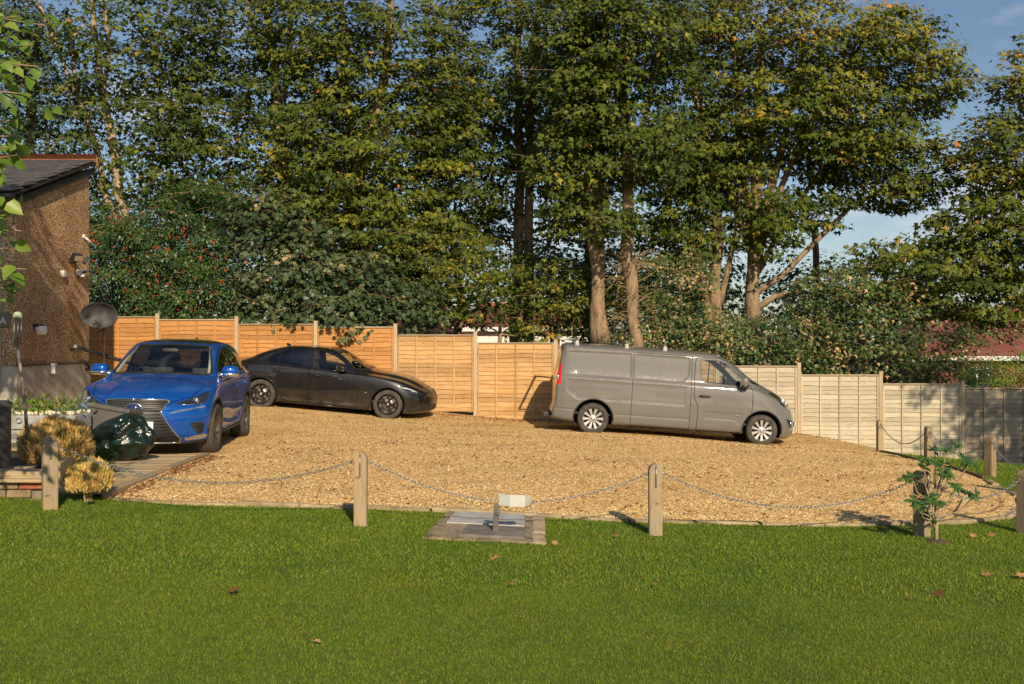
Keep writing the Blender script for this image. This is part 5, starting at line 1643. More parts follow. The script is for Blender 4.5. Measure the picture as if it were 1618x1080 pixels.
M_bark = m_bark('sycamore_bark', (.10, .066, .040), (.30, .205, .125))
M_bark_pale = m_bark('pale_bark', (.20, .15, .10), (.40, .31, .21), 6)
M_twig = m_bark('twig_bark', (.16, .10, .05), (.36, .25, .13), 12)

LEAF_SYC = np.array([(0, 0, 0), (-.42, .22, -.05), (-.20, .42, .0), (-.50, .66, -.07), (-.15, .68, .01), (0, 1.0, -.08), (.15, .68, .01), (.50, .66, -.07), (.20, .42, 0), (.42, .22, -.05)])
TRI_SYC = np.array([(0, 2, 1), (0, 4, 2), (2, 4, 3), (0, 6, 4), (4, 6, 5), (0, 8, 6), (6, 8, 7), (0, 9, 8)])
LEAF_MAP = np.array([(0, 0, 0), (-.48, .42, -.06), (-.17, .52, .02), (0, 1.0, -.07), (.17, .52, .02), (.48, .42, -.06)])
TRI_MAP = np.array([(0, 2, 1), (0, 4, 2), (2, 4, 3), (0, 5, 4)])
LEAF_OV = np.array([(0, 0, 0), (-.30, .38, -.05), (0, 1.0, -.06), (.30, .38, -.05), (0, .45, .04)])
TRI_OV = np.array([(0, 4, 1), (1, 4, 2), (2, 4, 3), (3, 4, 0)])
LEAF_Q = np.array([(0, 0, 0), (-.28, .48, -.03), (0, 1.0, -.06), (.28, .48, -.03)])
TRI_Q = np.array([(0, 2, 1), (0, 3, 2)])
LEAF_HEART = np.array([(0, 0, 0), (-.40, .16, .08), (-.38, .52, .07), (0, 1.0, -.22), (.38, .52, .07), (.40, .16, .08), (0, .4, -.05)])
TRI_HEART = np.array([(0, 6, 1), (1, 6, 2), (2, 6, 3), (3, 6, 4), (4, 6, 5), (5, 6, 0)])
def unit(a): return a / np.maximum(1e-9, np.linalg.norm(a, axis=-1, keepdims=True))
def leaves(pos, along, nrm, size, tmpl, tri, tint):
    n = len(pos)
    nrm = unit(nrm); along = unit(along - nrm * (along * nrm).sum(-1, keepdims=True)); sd = np.cross(along, nrm)
    v = pos[:, None] + size[:, None, None] * (tmpl[None, :, 0:1] * sd[:, None] + tmpl[None, :, 1:2] * along[:, None] + tmpl[None, :, 2:3] * nrm[:, None])
    k = len(tmpl)
    f = (np.arange(n) * k)[:, None, None] + tri[None]
    return v.reshape(-1, 3), f.reshape(-1), np.repeat(tint, k)
def mesh_leaves(name, chunks, mat, parent=None):
    vs, fs, ts, b = [], [], [], 0
    for v, f, t in chunks:
        vs.append(v); fs.append(f + b); ts.append(t); b += len(v)
    vs = np.concatenate(vs); fs = np.concatenate(fs)
    return link(name, np_mesh(name, vs, fs, np.full(len(fs) // 3, 3), mat, False, {'tint': np.concatenate(ts)}), None, parent)
SUNW = np.array((0.24, -1.0, .57)); SUNW = SUNW / np.linalg.norm(SUNW)
def clump(centers, radii, flat, nper, lsize, outdir, tint_mu, tint_sd, tmpl, tri, spec_frac=.04, droop=.5):
    m = len(centers)
    c = np.repeat(centers, nper, 0); r = np.repeat(radii, nper); od = np.repeat(outdir, nper, 0)
    n = len(c)
    d = unit(rng.normal(size=(n, 3))); d[:, 2] = d[:, 2] * .9 + .1
    rad = rng.random(n)**.45
    off = d * (rad * r)[:, None]; off[:, 2] *= flat
    # the clump droops at its outer rim
    off[:, 2] -= droop * .35 * (off[:, 0]**2 + off[:, 1]**2) / np.maximum(.1, r)
    pos = c + off
    nr = np.array([0, 0, .60]) + .45 * SUNW + .45 * unit(off) + .25 * od + rng.normal(size=(n, 3)) * .38
    al = unit(off) * .6 + od * .4 + np.array([0, 0, -.55]) + rng.normal(size=(n, 3)) * .35
    sz = lsize * rng.uniform(.48, 1.22, n)
    tm = np.repeat(rng.normal(tint_mu, tint_sd * .7, m) if np.isscalar(tint_mu) else tint_mu - .03 + rng.normal(0, tint_sd * .95, m), nper)  # random clump tone, its spread widened to imitate lit tops and dark gaps
    ti = np.clip(tm + rng.normal(0, tint_sd, n) + (rng.random(n) < spec_frac) * rng.uniform(.2, .5, n), 0, 1)
    return leaves(pos, al, nr, sz, tmpl, tri, ti)

def sample_crown(ells, Y, gap):
    """ells: (px, py, rx, ry, depth half-range, count, dY) -> clump centres spread evenly in the crown"""
    buf = np.zeros((sum(e[5] for e in ells) + 1, 3)); k = 0
    wgt = np.array([1, .6, 1.6])
    for (cx, cy, rx, ry, dep, cnt, dY) in ells:
        n = cnt * 12
        u = unit(rng.normal(size=(n, 3))) * rng.random((n, 1))**(1 / 2.6)
        Yb = Y + dY
        q = np.stack([(cx + u[:, 0] * rx - 809.0) / FPX * Yb, Yb + u[:, 2] * dep, CAM_Z - (cy + u[:, 1] * ry - 540.0) / FPX * Yb], 1)
        got = 0
        for p in q:
            if got >= cnt: break
            if k and np.min(((buf[:k] - p)**2 * wgt).sum(1)) < gap * gap: continue
            buf[k] = p; k += 1; got += 1
    return buf[:k].copy()

def skeleton(trunks, centres, base_r, m, twig=True):
    """trunks: lists of (Vector, radius). Limbs reach from the nearest lower node to each clump."""
    nodes, rads = [], []
    for tk in trunks:
        pts, rr = [], []
        for i in range(len(tk) - 1):
            k = max(2, int((tk[i + 1][0] - tk[i][0]).length / .35))
            for s_ in range(k):
                t = s_ / k
                p = tk[i][0].lerp(tk[i + 1][0], t); r_ = tk[i][1] + (tk[i + 1][1] - tk[i][1]) * t
                w_ = noise.noise_vector(p * .9) * r_ * .8
                pts.append(p + Vector((w_.x, w_.y, 0))); rr.append(r_ * (1 + .14 * noise.noise(p * 3.1)))
        pts.append(tk[-1][0]); rr.append(tk[-1][1])
        m.tube(pts, rr, 10)
        nodes += [np.array(p) for p in pts[2:]]; rads += rr[2:]
    N = np.array(nodes); Rr = np.array(rads)
    order = np.argsort([np.min(((N - c)**2).sum(1)) for c in centres])
    for ci in order:
        c = centres[ci]
        dv = c - N
        dist = np.sqrt((dv**2).sum(1))
        horiz = np.sqrt((dv[:, :2]**2).sum(1))
        cost = dist + np.maximum(0, .25 * horiz - dv[:, 2]) * .9
        k = int(np.argmin(cost))
        a, ra = N[k], Rr[k]
        L_ = dist[k]
        if L_ < .15: continue
        r0 = min(ra * .72, .010 + .013 * L_ + .01); r1 = max(.006, r0 * .45)
        mid = a + (c - a) * .5 + np.array([0, 0, .06 * L_]) + rng.normal(size=3) * .05 * L_
        q1 = a + (mid - a) * .5 + rng.normal(size=3) * .03 * L_; q2 = mid + (c - mid) * .5 + rng.normal(size=3) * .03 * L_
        path = [a, q1, mid, q2, c]
        rr = [r0, r0 * .88, r0 * .74, (r0 + r1) / 2 * .9, r1]
        m.tube([Vector(p) for p in path], rr, 5 if r0 < .03 else 7, cap=False)
        N = np.concatenate([N, np.array(path[1:])]); Rr = np.concatenate([Rr, np.array(rr[1:])])
        if twig:
            for _ in range(3):
                e = c + rng.normal(size=3) * np.array([.35, .35, .18])
                m.tube([Vector(c), Vector((c + e) / 2 + np.array([0, 0, .04])), Vector(e)], [r1, r1 * .7, .003], 3, cap=False)

def tree(name, label, cat, Y, trunks, ells, gap=.55, nper=56, rad=(.42, .80), flat=.40, lsize=.17, tint=.34, tsd=.10, leafm=None, bark=None, tmpl=LEAF_MAP, tri=TRI_MAP, autumn=None, group='trees behind the fence', spec=.022, extra=None):
    tk = []
    for t in trunks:
        tk.append([(P(px, py, Y + (q[0] if q else 0)), r_) for (px, py, r_, *q) in t])
    base = tk[0][0][0]
    dn = DENS if group == 'trees behind the fence' else 1.0
    cs = sample_crown([(*e[:5], int(e[5] * (1 + .45 * (dn - 1))), e[6]) for e in ells], Y, gap * (1 - .16 * (dn - 1)))
    nper = int(nper * (1 + .5 * (dn - 1)))
    if extra is not None: cs = np.concatenate([cs, np.array(extra)])
    ctr = cs.mean(0)
    od = unit((cs - ctr) * np.array([1, 1, .4]))
    mu = np.full(len(cs), tint)
    if autumn is not None: mu = mu + autumn(cs)
    root = thing(name, label, cat, base.to_tuple(), 0, group)
    mt = MB()
    skeleton(tk, cs, tk[0][0][1], mt)
    for k in range(len(mt.v)): mt.v[k] = mt.v[k] - base
    mt.build('trunk', bark or M_bark, root)
    ch = clump(cs - np.array(base), rng.uniform(rad[0], rad[1], len(cs)), flat, nper, lsize, od, mu, tsd, tmpl, tri, spec)
    mesh_leaves('crown', [ch], leafm or M_lf, root)
    return root

DENS = 2.0
# --- the row of tall trees behind the fence, left to right
tree('sycamore_tree', 'slender pale twin-stemmed tree rising out of the berry bush', 'tree', 27.0,
     [[(212, 440, .16), (205, 385, .15), (188, 300, .13), (178, 235, .12), (165, 150, .10), (150, 60, .08), (140, -60, .06)],
      [(208, 420, .12), (196, 372, .10), (165, 300, .09), (150, 232, .08), (130, 170, .07), (95, 90, .05), (60, 0, .04)],
      [(165, 150, .06), (172, 80, .06), (165, 0, .05), (160, -70, .03)], [(140, 200, .05), (118, 120, .045), (110, 30, .04)]],
     [(150, 60, 160, 130, 2.0, 62, 0), (230, 200, 110, 80, 1.8, 26, 0), (270, 60, 90, 100, 1.8, 24, .5), (180, 290, 60, 40, 1.2, 10, .6), (270, 290, 70, 40, 1.4, 16, .5)], gap=.72, nper=42, bark=M_bark_pale, tint=.30)
tree('sycamore_tree', 'pale forked tree with open crown, left of the picture middle', 'tree', 28.0,
     [[(462, 520, .24), (458, 400, .21), (448, 260, .18), (440, 160, .15), (432, 90, .12), (420, 0, .10), (410, -80, .06)],
      [(446, 170, .09), (455, 110, .085), (460, 20, .07), (468, -70, .05)], [(440, 160, .07), (405, 60, .06), (385, -20, .04)], [(444, 200, .06), (360, 180, .05), (290, 170, .03)], [(452, 330, .07), (400, 250, .05), (300, 235, .03)]],
     [(390, 60, 150, 120, 2.2, 66, 0), (340, 220, 120, 60, 2.0, 34, 0), (470, 180, 90, 150, 2.0, 46, .3), (310, 130, 100, 90, 2, 22, .8), (360, 310, 90, 50, 1.6, 30, .3)], gap=.68, nper=46, bark=M_bark_pale, tint=.32)
tree('sycamore_tree', 'broad dense tree whose trunk leans right above the black saloon', 'tree', 27.6,
     [[(552, 530, .26), (555, 400, .23), (560, 300, .20), (575, 230, .18), (600, 170, .15), (612, 90, .12), (620, -30, .08)],
      [(575, 520, .17), (570, 400, .15), (567, 320, .13), (550, 200, .10), (545, 90, .08), (540, -20, .05)], [(600, 170, .08), (650, 120, .06), (700, 70, .04)], [(560, 300, .09), (500, 240, .06), (450, 200, .04)], [(566, 330, .08), (630, 290, .05), (690, 260, .03)]],
     [(560, 70, 150, 130, 2.2, 84, 0), (575, 250, 150, 110, 2.0, 78, -.4), (600, 370, 120, 80, 1.6, 44, -.4), (690, 150, 80, 110, 1.6, 30, .4), (490, 340, 70, 70, 1.4, 22, -.6)], gap=.56, nper=58, tint=.40)
tree('sycamore_tree', 'tree with two close dark slender trunks behind the white house', 'tree', 29.0,
     [[(817, 560, .16), (819, 400, .145), (820, 250, .13), (818, 120, .11), (822, -20, .09), (825, -90, .05)],
      [(838, 560, .15), (836, 400, .14), (834, 280, .13), (838, 150, .11), (850, 30, .08), (858, -80, .05)], [(836, 250, .06), (880, 200, .05), (900, 150, .03)], [(820, 230, .06), (770, 180, .05), (740, 120, .03)], [(836, 420, .05), (868, 385, .04), (890, 330, .03)]],
     [(800, 60, 150, 130, 2.2, 82, 0), (770, 220, 120, 90, 2.0, 58, 0), (740, 330, 90, 60, 1.6, 26, 0), (880, 200, 70, 120, 1.8, 36, .4), (700, 250, 60, 90, 1.5, 20, -.5)], gap=.57, nper=54, tint=.36)
tree('sycamore_tree', 'twin rough-barked tree directly above the rear of the grey van', 'tree', 25.7,
     [[(955, 545, .20), (947, 470, .185), (938, 400, .17), (930, 330, .15), (935, 240, .12), (928, 140, .10), (920, 0, .07)],
      [(942, 540, .15), (944, 460, .14), (946, 380, .13), (950, 290, .12), (952, 200, .10), (958, 90, .08), (962, -40, .05)], [(930, 330, .06), (915, 270, .05), (890, 220, .03)]],
     [(930, 80, 100, 140, 1.9, 60, 0), (920, 250, 80, 80, 1.6, 34, 0), (968, 345, 34, 34, .8, 10, -1.0), (900, 330, 45, 50, 1.3, 12, .3)], gap=.57, nper=54, tint=.30)
t6 = tree('sycamore_tree', 'pale straight trunk with a knot and dry twigs behind the van roof', 'tree', 25.3,
     [[(1006, 560, .19), (1000, 500, .165), (997, 440, .16), (995, 405, .165), (994, 385, .18), (993, 365, .15), (991, 250, .135), (986, 150, .11), (990, 40, .09), (995, -80, .05)],
      [(991, 255, .07), (1020, 180, .06), (1040, 90, .05), (1060, -20, .03)], [(990, 180, .06), (960, 110, .05), (950, 20, .03)]],
     [(1000, 70, 110, 140, 2.0, 66, 0), (1020, 230, 70, 70, 1.6, 26, 0), (940, 160, 60, 70, 1.4, 14, -.3)], gap=.58, nper=54, bark=M_bark, tint=.33)
# dry epicormic twigs round that trunk
m = MB()
for k in range(85):
    py = rng.uniform(395, 520); a = rng.uniform(0, 2 * np.pi)
    p0 = P(997, py, 25.3); L_ = rng.uniform(.35, 1.15)
    d_ = Vector((math.cos(a), math.sin(a) * .8, rng.uniform(-.3, .7))).normalized()
    p1 = p0 + d_ * L_ * .5 + Vector((0, 0, rng.uniform(-.1, .1))); p2 = p0 + d_ * L_ + Vector((rng.uniform(-.2, .2), 0, rng.uniform(-.35, .15)))
    m.tube([p0, p1, p2], [.012, .009, .004], 4, cap=False)
    if k % 2: m.tube([p1, p1 + (p2 - p1) * .6 + Vector((rng.uniform(-.2, .2), rng.uniform(-.2, .2), .15))], [.007, .003], 3, cap=False)
for k in range(len(m.v)): m.v[k] = m.v[k] - t6.location
m.build('dry_twigs', M_twig, t6)
tree('sycamore_tree', 'ivy-dark trunk with bare snapped stems left of the many-stemmed tree', 'tree', 27.8,
     [[(1140, 570, .20), (1133, 480, .17), (1135, 400, .15), (1130, 330, .14), (1122, 250, .12), (1100, 150, .10), (1085, 40, .07)],
      [(1118, 560, .12), (1122, 500, .11), (1112, 440, .08), (1100, 400, .05)], [(1140, 480, .09), (1150, 430, .08), (1160, 380, .06), (1170, 300, .04)], [(1122, 250, .06), (1150, 180, .05), (1165, 90, .03)]],
     [(1100, 70, 90, 130, 1.8, 50, .3), (1090, 260, 80, 90, 1.6, 42, .2), (1080, 370, 70, 60, 1.4, 24, .4)], gap=.58, nper=54, tint=.32)
aut8 = lambda c: np.clip((c[:, 2] - 6.5) * .075, -.03, .32) * rng.uniform(.3, 1.2, len(c))
tree('sycamore_tree', 'great many-stemmed tree with russet top fanning out above the van', 'tree', 28.0,
     [[(1188, 570, .23), (1186, 480, .21), (1190, 410, .18), (1192, 330, .14), (1195, 250, .16), (1198, 150, .12), (1205, 40, .08)],
      [(1190, 430, .16), (1205, 340, .13), (1225, 270, .11), (1245, 180, .09), (1270, 80, .06)], [(1188, 440, .14), (1182, 340, .12), (1172, 240, .10), (1165, 130, .07), (1160, 30, .05)],
      [(1192, 440, .085), (1232, 360, .07), (1275, 300, .06), (1330, 220, .06), (1400, 140, .04)], [(1192, 465, .085), (1235, 435, .08), (1290, 380, .07), (1345, 325, .055), (1420, 290, .05), (1480, 270, .03)],
      [(1190, 420, .11), (1218, 330, .09), (1250, 260, .08), (1300, 160, .06), (1360, 70, .03)], [(1190, 490, .10), (1225, 468, .075), (1262, 460, .05)], [(1186, 400, .10), (1162, 330, .08), (1130, 250, .05)]],
     [(1230, 60, 150, 100, 2.4, 74, 0), (1380, 85, 100, 72, 2.2, 50, 0), (1280, 180, 170, 80, 2.4, 84, 0), (1450, 130, 74, 58, 1.8, 32, -.2), (1360, 240, 110, 55, 2.0, 44, 0), (1150, 250, 80, 110, 2.0, 38, .6), (1420, 290, 80, 38, 1.6, 24, 0), (1210, 350, 50, 60, 1.3, 16, -.4), (1290, 330, 60, 40, 1.2, 10, .3)],
     gap=.57, nper=56, tint=.36, autumn=aut8)
aut9 = lambda c: np.clip((c[:, 2] - 5.0) * .075, -.05, .36) * rng.uniform(.2, 1.2, len(c))
tree('sycamore_tree', 'tall tree with orange-tinted crown cut off by the right edge', 'tree', 26.5,
     [[(1690, 600, .26), (1688, 450, .22), (1680, 300, .19), (1672, 150, .14), (1665, 0, .08)], [(1688, 440, .10), (1630, 370, .08), (1560, 330, .05), (1500, 330, .03)], [(1684, 400, .10), (1620, 300, .08), (1570, 230, .05)], [(1680, 300, .09), (1630, 200, .06), (1590, 120, .04)], [(1688, 480, .09), (1600, 430, .07), (1500, 415, .05), (1420, 400, .03)]],
     [(1640, 150, 70, 100, 1.6, 34, 0), (1600, 250, 100, 80, 1.8, 48, 0), (1590, 370, 120, 80, 1.8, 60, 0), (1480, 430, 100, 60, 1.6, 40, 0), (1700, 300, 90, 160, 1.8, 40, 0), (1400, 420, 60, 40, 1.2, 14, .3), (1540, 470, 90, 40, 1.2, 30, 0)],
     gap=.58, nper=50, tint=.42, autumn=aut9)
tree('evergreen_tree', 'dark dense tree behind the house roof at far left', 'tree', 27.0,
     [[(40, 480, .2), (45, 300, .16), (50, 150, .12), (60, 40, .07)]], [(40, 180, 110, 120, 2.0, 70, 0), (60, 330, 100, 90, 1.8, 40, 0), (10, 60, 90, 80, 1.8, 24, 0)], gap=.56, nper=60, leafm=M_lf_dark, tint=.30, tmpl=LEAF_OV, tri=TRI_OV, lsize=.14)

# --- a second, deeper row that closes the gaps low down
for lb, px, w_, top, bot, n_ in (('shadowy tree of the back row behind the berry bush', 270, 150, 250, 500, 60), ('shadowy tree of the back row behind the dark thicket', 500, 130, 230, 520, 56), ('shadowy tree of the back row between saloon and twin trunks', 720, 110, 300, 520, 44),
                              ('shadowy tree of the back row left of the pale straight trunk', 930, 110, 300, 545, 54), ('shadowy tree of the back row behind the snapped stems', 1100, 90, 330, 570, 44), ('low shadowy tree of the back row under the great diagonal limb', 1290, 110, 410, 590, 44)):
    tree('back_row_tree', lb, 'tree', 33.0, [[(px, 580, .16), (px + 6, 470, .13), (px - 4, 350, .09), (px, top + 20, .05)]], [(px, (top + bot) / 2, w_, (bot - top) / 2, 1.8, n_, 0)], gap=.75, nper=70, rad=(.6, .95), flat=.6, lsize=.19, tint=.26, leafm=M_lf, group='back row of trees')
# --- shrubs in front of the trunks
def shrub(name, label, Y, stems, ells, gap, nper, rad, lsize, tint, tsd, leafm, tmpl=LEAF_OV, tri=TRI_OV, flat=.7, cat='shrub', group='shrubs behind the fence', spec=.05):
    return tree(name, label, cat, Y, stems, ells, gap, nper, rad, flat, lsize, tint, tsd, leafm, M_twig, tmpl, tri, None, group, spec)
holly = shrub('holly_bush', 'big glossy bush dotted with red berries behind the blue SUV', 25.9, [[(250, 545, .10), (250, 470, .08), (245, 400, .05)], [(200, 545, .06), (190, 450, .04)], [(310, 545, .06), (315, 450, .04)]],
      [(235, 425, 110, 95, 1.2, 120, 0), (310, 390, 70, 110, 1.1, 66, .2), (170, 440, 50, 80, 1.0, 46, 0), (350, 460, 60, 60, .9, 34, 0), (240, 485, 115, 40, .9, 40, -.2), (260, 370, 100, 60, 1.0, 56, .9), (320, 330, 60, 40, 1.0, 24, .9), (175, 370, 45, 50, .9, 24, .9)], .28, 135, (.28, .44), .088, .45, .18, M_lf_holly, LEAF_Q, TRI_Q)
berr = MB()
hb = holly.location
for k in range(80):
    a = rng.uniform(0, 2 * np.pi); rr = math.sqrt(rng.random())
    p = P(250 + 115 * rr * math.cos(a), 410 + 95 * rr * math.sin(a), 25.9 - 1.05 - rng.uniform(-.25, .10)) - hb
    for q in range(4):
        o_ = Vector(rng.normal(size=3) * .028)
        berr.super(p + o_, (.015, .015, .015), 2, 6, 4)
berr.build('berries', simple('red_berry', (.50, .055, .012), .4, 0, .3, 8), holly)['kind'] = 'stuff'
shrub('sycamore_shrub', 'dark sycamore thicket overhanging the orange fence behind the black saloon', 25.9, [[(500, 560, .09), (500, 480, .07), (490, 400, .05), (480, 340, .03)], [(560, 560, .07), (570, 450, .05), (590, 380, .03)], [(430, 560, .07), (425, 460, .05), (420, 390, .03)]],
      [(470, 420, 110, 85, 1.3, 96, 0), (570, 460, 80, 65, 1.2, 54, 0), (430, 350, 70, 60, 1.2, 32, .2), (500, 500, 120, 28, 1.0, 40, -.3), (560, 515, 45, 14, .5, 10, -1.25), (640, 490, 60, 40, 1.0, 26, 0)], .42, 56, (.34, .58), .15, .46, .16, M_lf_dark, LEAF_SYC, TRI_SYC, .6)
shrub('mixed_shrub', 'yellowing mid-green shrubs between the trunks behind the tan fence panels', 26.6, [[(700, 570, .07), (700, 480, .05), (690, 420, .03)], [(790, 575, .06), (790, 480, .04)], [(880, 575, .06), (885, 480, .04)]],
      [(700, 430, 90, 50, 1.2, 48, 0), (640, 400, 60, 60, 1.2, 26, .3), (790, 450, 80, 42, 1.1, 36, 0), (880, 460, 60, 60, 1.1, 34, 0), (860, 515, 60, 25, .8, 18, 0), (760, 490, 60, 22, .8, 12, 0), (680, 480, 60, 22, .7, 10, 0), (930, 490, 70, 48, 1.1, 36, .4), (980, 440, 60, 50, 1.1, 24, .9), (840, 420, 60, 40, 1.1, 16, .9), (730, 400, 70, 50, 1.2, 20, .9)], .42, 54, (.30, .52), .14, .36, .13, M_lf, LEAF_MAP, TRI_MAP, .6, spec=.04)
shrub('hedge_shrub', 'dense ivy-clad hedge behind the grey van roof and bonnet', 25.9, [[(1060, 590, .07), (1060, 500, .05)], [(1180, 600, .07), (1180, 520, .05)], [(1300, 610, .07), (1300, 520, .05)]],
      [(1060, 510, 70, 50, 1.0, 46, 0), (1000, 530, 40, 26, .8, 14, 0), (1150, 540, 80, 45, 1.0, 52, 0), (1250, 545, 90, 50, 1.0, 60, 0), (1080, 440, 70, 45, 1.1, 30, .3), (1180, 590, 140, 30, .8, 44, 0)], .34, 78, (.28, .46), .105, .48, .20, M_lf_ivy, LEAF_MAP, TRI_MAP, .7, spec=.08)
shrub('hedge_shrub', 'broad olive-green thicket above the pale cream fence panels', 26.0, [[(1400, 620, .08), (1400, 520, .06)], [(1320, 610, .07), (1330, 480, .05)], [(1470, 620, .06), (1460, 530, .04)]],
      [(1370, 530, 100, 60, 1.1, 74, 0), (1320, 470, 80, 45, 1.1, 42, .2), (1400, 470, 80, 40, 1.1, 38, .2), (1430, 580, 70, 30, .8, 34, 0), (1320, 580, 90, 26, .8, 34, 0), (1450, 480, 50, 40, 1.0, 16, .3), (1520, 520, 60, 34, .9, 16, .3), (1590, 510, 50, 40, .9, 12, .3), (1502, 570, 34, 30, .7, 14, .1)], .36, 72, (.28, .48), .12, .50, .17, M_lf_ivy, LEAF_MAP, TRI_MAP, .7, spec=.10)
shrub('garden_bush', 'bright green leafy bush above the shaded fence at the right edge', 25.6, [[(1570, 640, .05), (1570, 590, .03)]], [(1565, 590, 62, 26, .7, 34, 0), (1630, 590, 50, 36, .7, 24, 0), (1540, 604, 40, 16, .5, 12, 0)], .28, 80, (.22, .36), .075, .55, .2, M_lf_lime)
shrub('orange_bush', 'small orange-leaved bush in front of the red-roofed bungalow', 27.0, [[(1462, 640, .04), (1462, 570, .02)]], [(1460, 562, 22, 18, .4, 9, 0), (1475, 585, 18, 16, .4, 5, 0)], .2, 34, (.16, .28), .11, .5, .2, M_lf_or, LEAF_MAP, TRI_MAP)

# --- farther trees seen through the gaps
for k, (lb, px, Y, top, w_, n_) in enumerate((('distant dark tree seen low between the left trunks', 330, 44, 400, 120, 26), ('distant round tree behind the orange-roofed house', 650, 52, 440, 90, 18), ('distant tree seen between the two slender trunks', 880, 50, 420, 80, 20),
                               ('distant tree low behind the ivy hedge', 1090, 46, 430, 110, 24), ('distant tree left of the red-roofed bungalow', 1400, 56, 450, 120, 24), ('distant tree over the bungalow roof at the right edge', 1600, 60, 440, 90, 18))):
    tree('distant_tree', lb, 'tree', Y, [[(px, 560, .25), (px, (560 + top) / 2, .2), (px + 5, top + 20, .1)]], [(px, (top + 540) / 2, w_, (540 - top) / 2, 2.5, n_, 0)], gap=1.0, nper=80, rad=(.8, 1.4), flat=.7, lsize=.26, tint=.34, group='distant trees')

# --- the tree whose branches hang into the picture at the left edge
def near_tree():
    root = thing('leafy_tree', 'near leafy tree with heart-shaped bright leaves hanging in at the left edge', 'tree', (-4.75, 6.3, gz(-4.75, 6.3)))
    b = np.array(root.location)
    m = MB()
    tops = []
    m.tube([Vector((0, 0, 0)), Vector((.05, .1, 1.2)), Vector((.0, .1, 2.4)), Vector((.1, .2, 3.6)), Vector((0, .1, 4.6))], [.09, .08, .065, .05, .03], 8)
    ends = [(8, 60), (30, 25), (50, 70), (20, 120), (5, 160), (30, 190), (12, 215), (25, 245), (45, 235), (8, 275), (0, 300), (15, 335), (32, 365), (40, 425), (10, 395), (25, 440), (5, 455), (48, 150), (60, 105), (5, 5), (40, 0), (70, 40)]
    pos, outd = [], []
    for px, py in ends:
        Y = 6.1 + rng.uniform(-.5, .6)
        e = np.array(P(px + 2, py, Y)) - b
        s_ = np.array([.03, .12, max(.6, min(4.3, e[2] + rng.uniform(-.5, .1)))])
        mid = (e + s_) / 2 + np.array([0, 0, .15])
        m.tube([Vector(s_), Vector(mid), Vector(e)], [.018, .010, .004], 5, cap=False)
        for q in range(22):
            t = rng.uniform(.45, 1.0)
            pp = s_ + (mid - s_) * t * 2 if t < .5 else mid + (e - mid) * (t - .5) * 2
            pos.append(pp + rng.normal(size=3) * np.array([.06, .10, .07])); outd.append(e - s_)
    m.build('trunk', M_bark, root)
    pos = np.array(pos); outd = unit(np.array(outd)); n = len(pos)
    nr = SUNW * .5 + np.array([0, -.2, .35]) + rng.normal(size=(n, 3)) * .4
    al = outd * .4 + np.array([0, 0, -.6]) + rng.normal(size=(n, 3)) * .35
    ch = leaves(pos, al, nr, rng.uniform(.065, .105, n), LEAF_HEART, TRI_HEART, np.clip(rng.normal(.5, .2, n), 0, 1))
    mesh_leaves('crown', [ch], M_lf_lime, root)
near_tree()
# --- trees outside the picture whose shade falls into it
def shade_tree(label, base, clumps, trunk, n, lsize=.14, mat=None):
    root = thing('shade_tree', label, 'tree', (base[0], base[1], gz(base[0], base[1])))
    b = np.array(root.location)
    cs = []
    for (cx, cy, cz, rx, ry, rz, k) in clumps:
        for _ in range(k):
            u = unit(rng.normal(size=3)) * rng.random()**.4
            cs.append((cx + u[0] * rx, cy + u[1] * ry, cz + u[2] * rz))
    cs = np.array(cs) - b
    m = MB()
    skeleton([[(Vector(p), r_) for p, r_ in trunk]], cs, trunk[0][1], m, False)
    m.build('trunk', M_bark, root)
    mesh_leaves('crown', [clump(cs, rng.uniform(.35, .6, len(cs)), .5, n, lsize, unit(cs - cs.mean(0)), .35, .1, LEAF_MAP, TRI_MAP)], mat or M_lf, root)
shade_tree('tree past the left edge whose shade dapples the house wall', (-7.6, 10.6), [(-6.85, 11.0, 6.3, .85, 1.3, 1.7, 105), (-7.4, 11.2, 4.9, .9, 1.0, 1.3, 40)], [((0, 0, 0), .13), ((0, .1, 2.0), .11), ((.3, .2, 4.0), .08), ((.6, .3, 7.0), .04)], 34, .14)
shade_tree('tree past the right edge whose shade falls on the end of the fence', (14.6, 15.0), [(13.6, 14.5, 6.2, 1.5, 1.6, 2.2, 70), (14.6, 15.2, 4.0, 1.4, 1.5, 1.2, 36)], [((0, 0, 0), .16), ((0, 0, 2.2), .13), ((-.3, -.2, 4.5), .10), ((-.5, -.3, 7.5), .05)], 46)

# --- unseen trees added behind the viewpoint to darken reflections in paint and glass
for k, (x, w_, h_) in enumerate(((-24, 6, 8.5), (-11, 6.5, 9.5), (2, 6, 8.0), (14, 6.5, 9.0), (27, 6, 8.5))):
    lb = ['unseen tree added behind the viewpoint, first from the left', 'unseen tree added behind the viewpoint, second from the left', 'unseen tree added straight behind the viewpoint', 'unseen tree added behind the viewpoint, second from the right', 'unseen tree added behind the viewpoint, first from the right'][k]
    root = thing('unseen_tree', lb, 'tree', (x, -30.0, -.3), 0, 'unseen trees added behind the viewpoint')
    cs = np.array([unit(rng.normal(size=3)) * rng.random()**.4 * np.array([w_, 2.5, h_ * .45]) + np.array([0, 0, h_ * .52]) for _ in range(60)])
    m = MB(); skeleton([[(Vector((0, 0, 0)), .25), (Vector((0, 0, h_ * .4)), .2), (Vector((.3, 0, h_ * .8)), .1)]], cs, .25, m, False); m.build('trunk', M_bark, root)
    mesh_leaves('crown', [clump(cs, rng.uniform(.9, 1.5, 60), .7, 40, .5, unit(cs), .35, .1, LEAF_MAP, TRI_MAP)], M_lf, root)

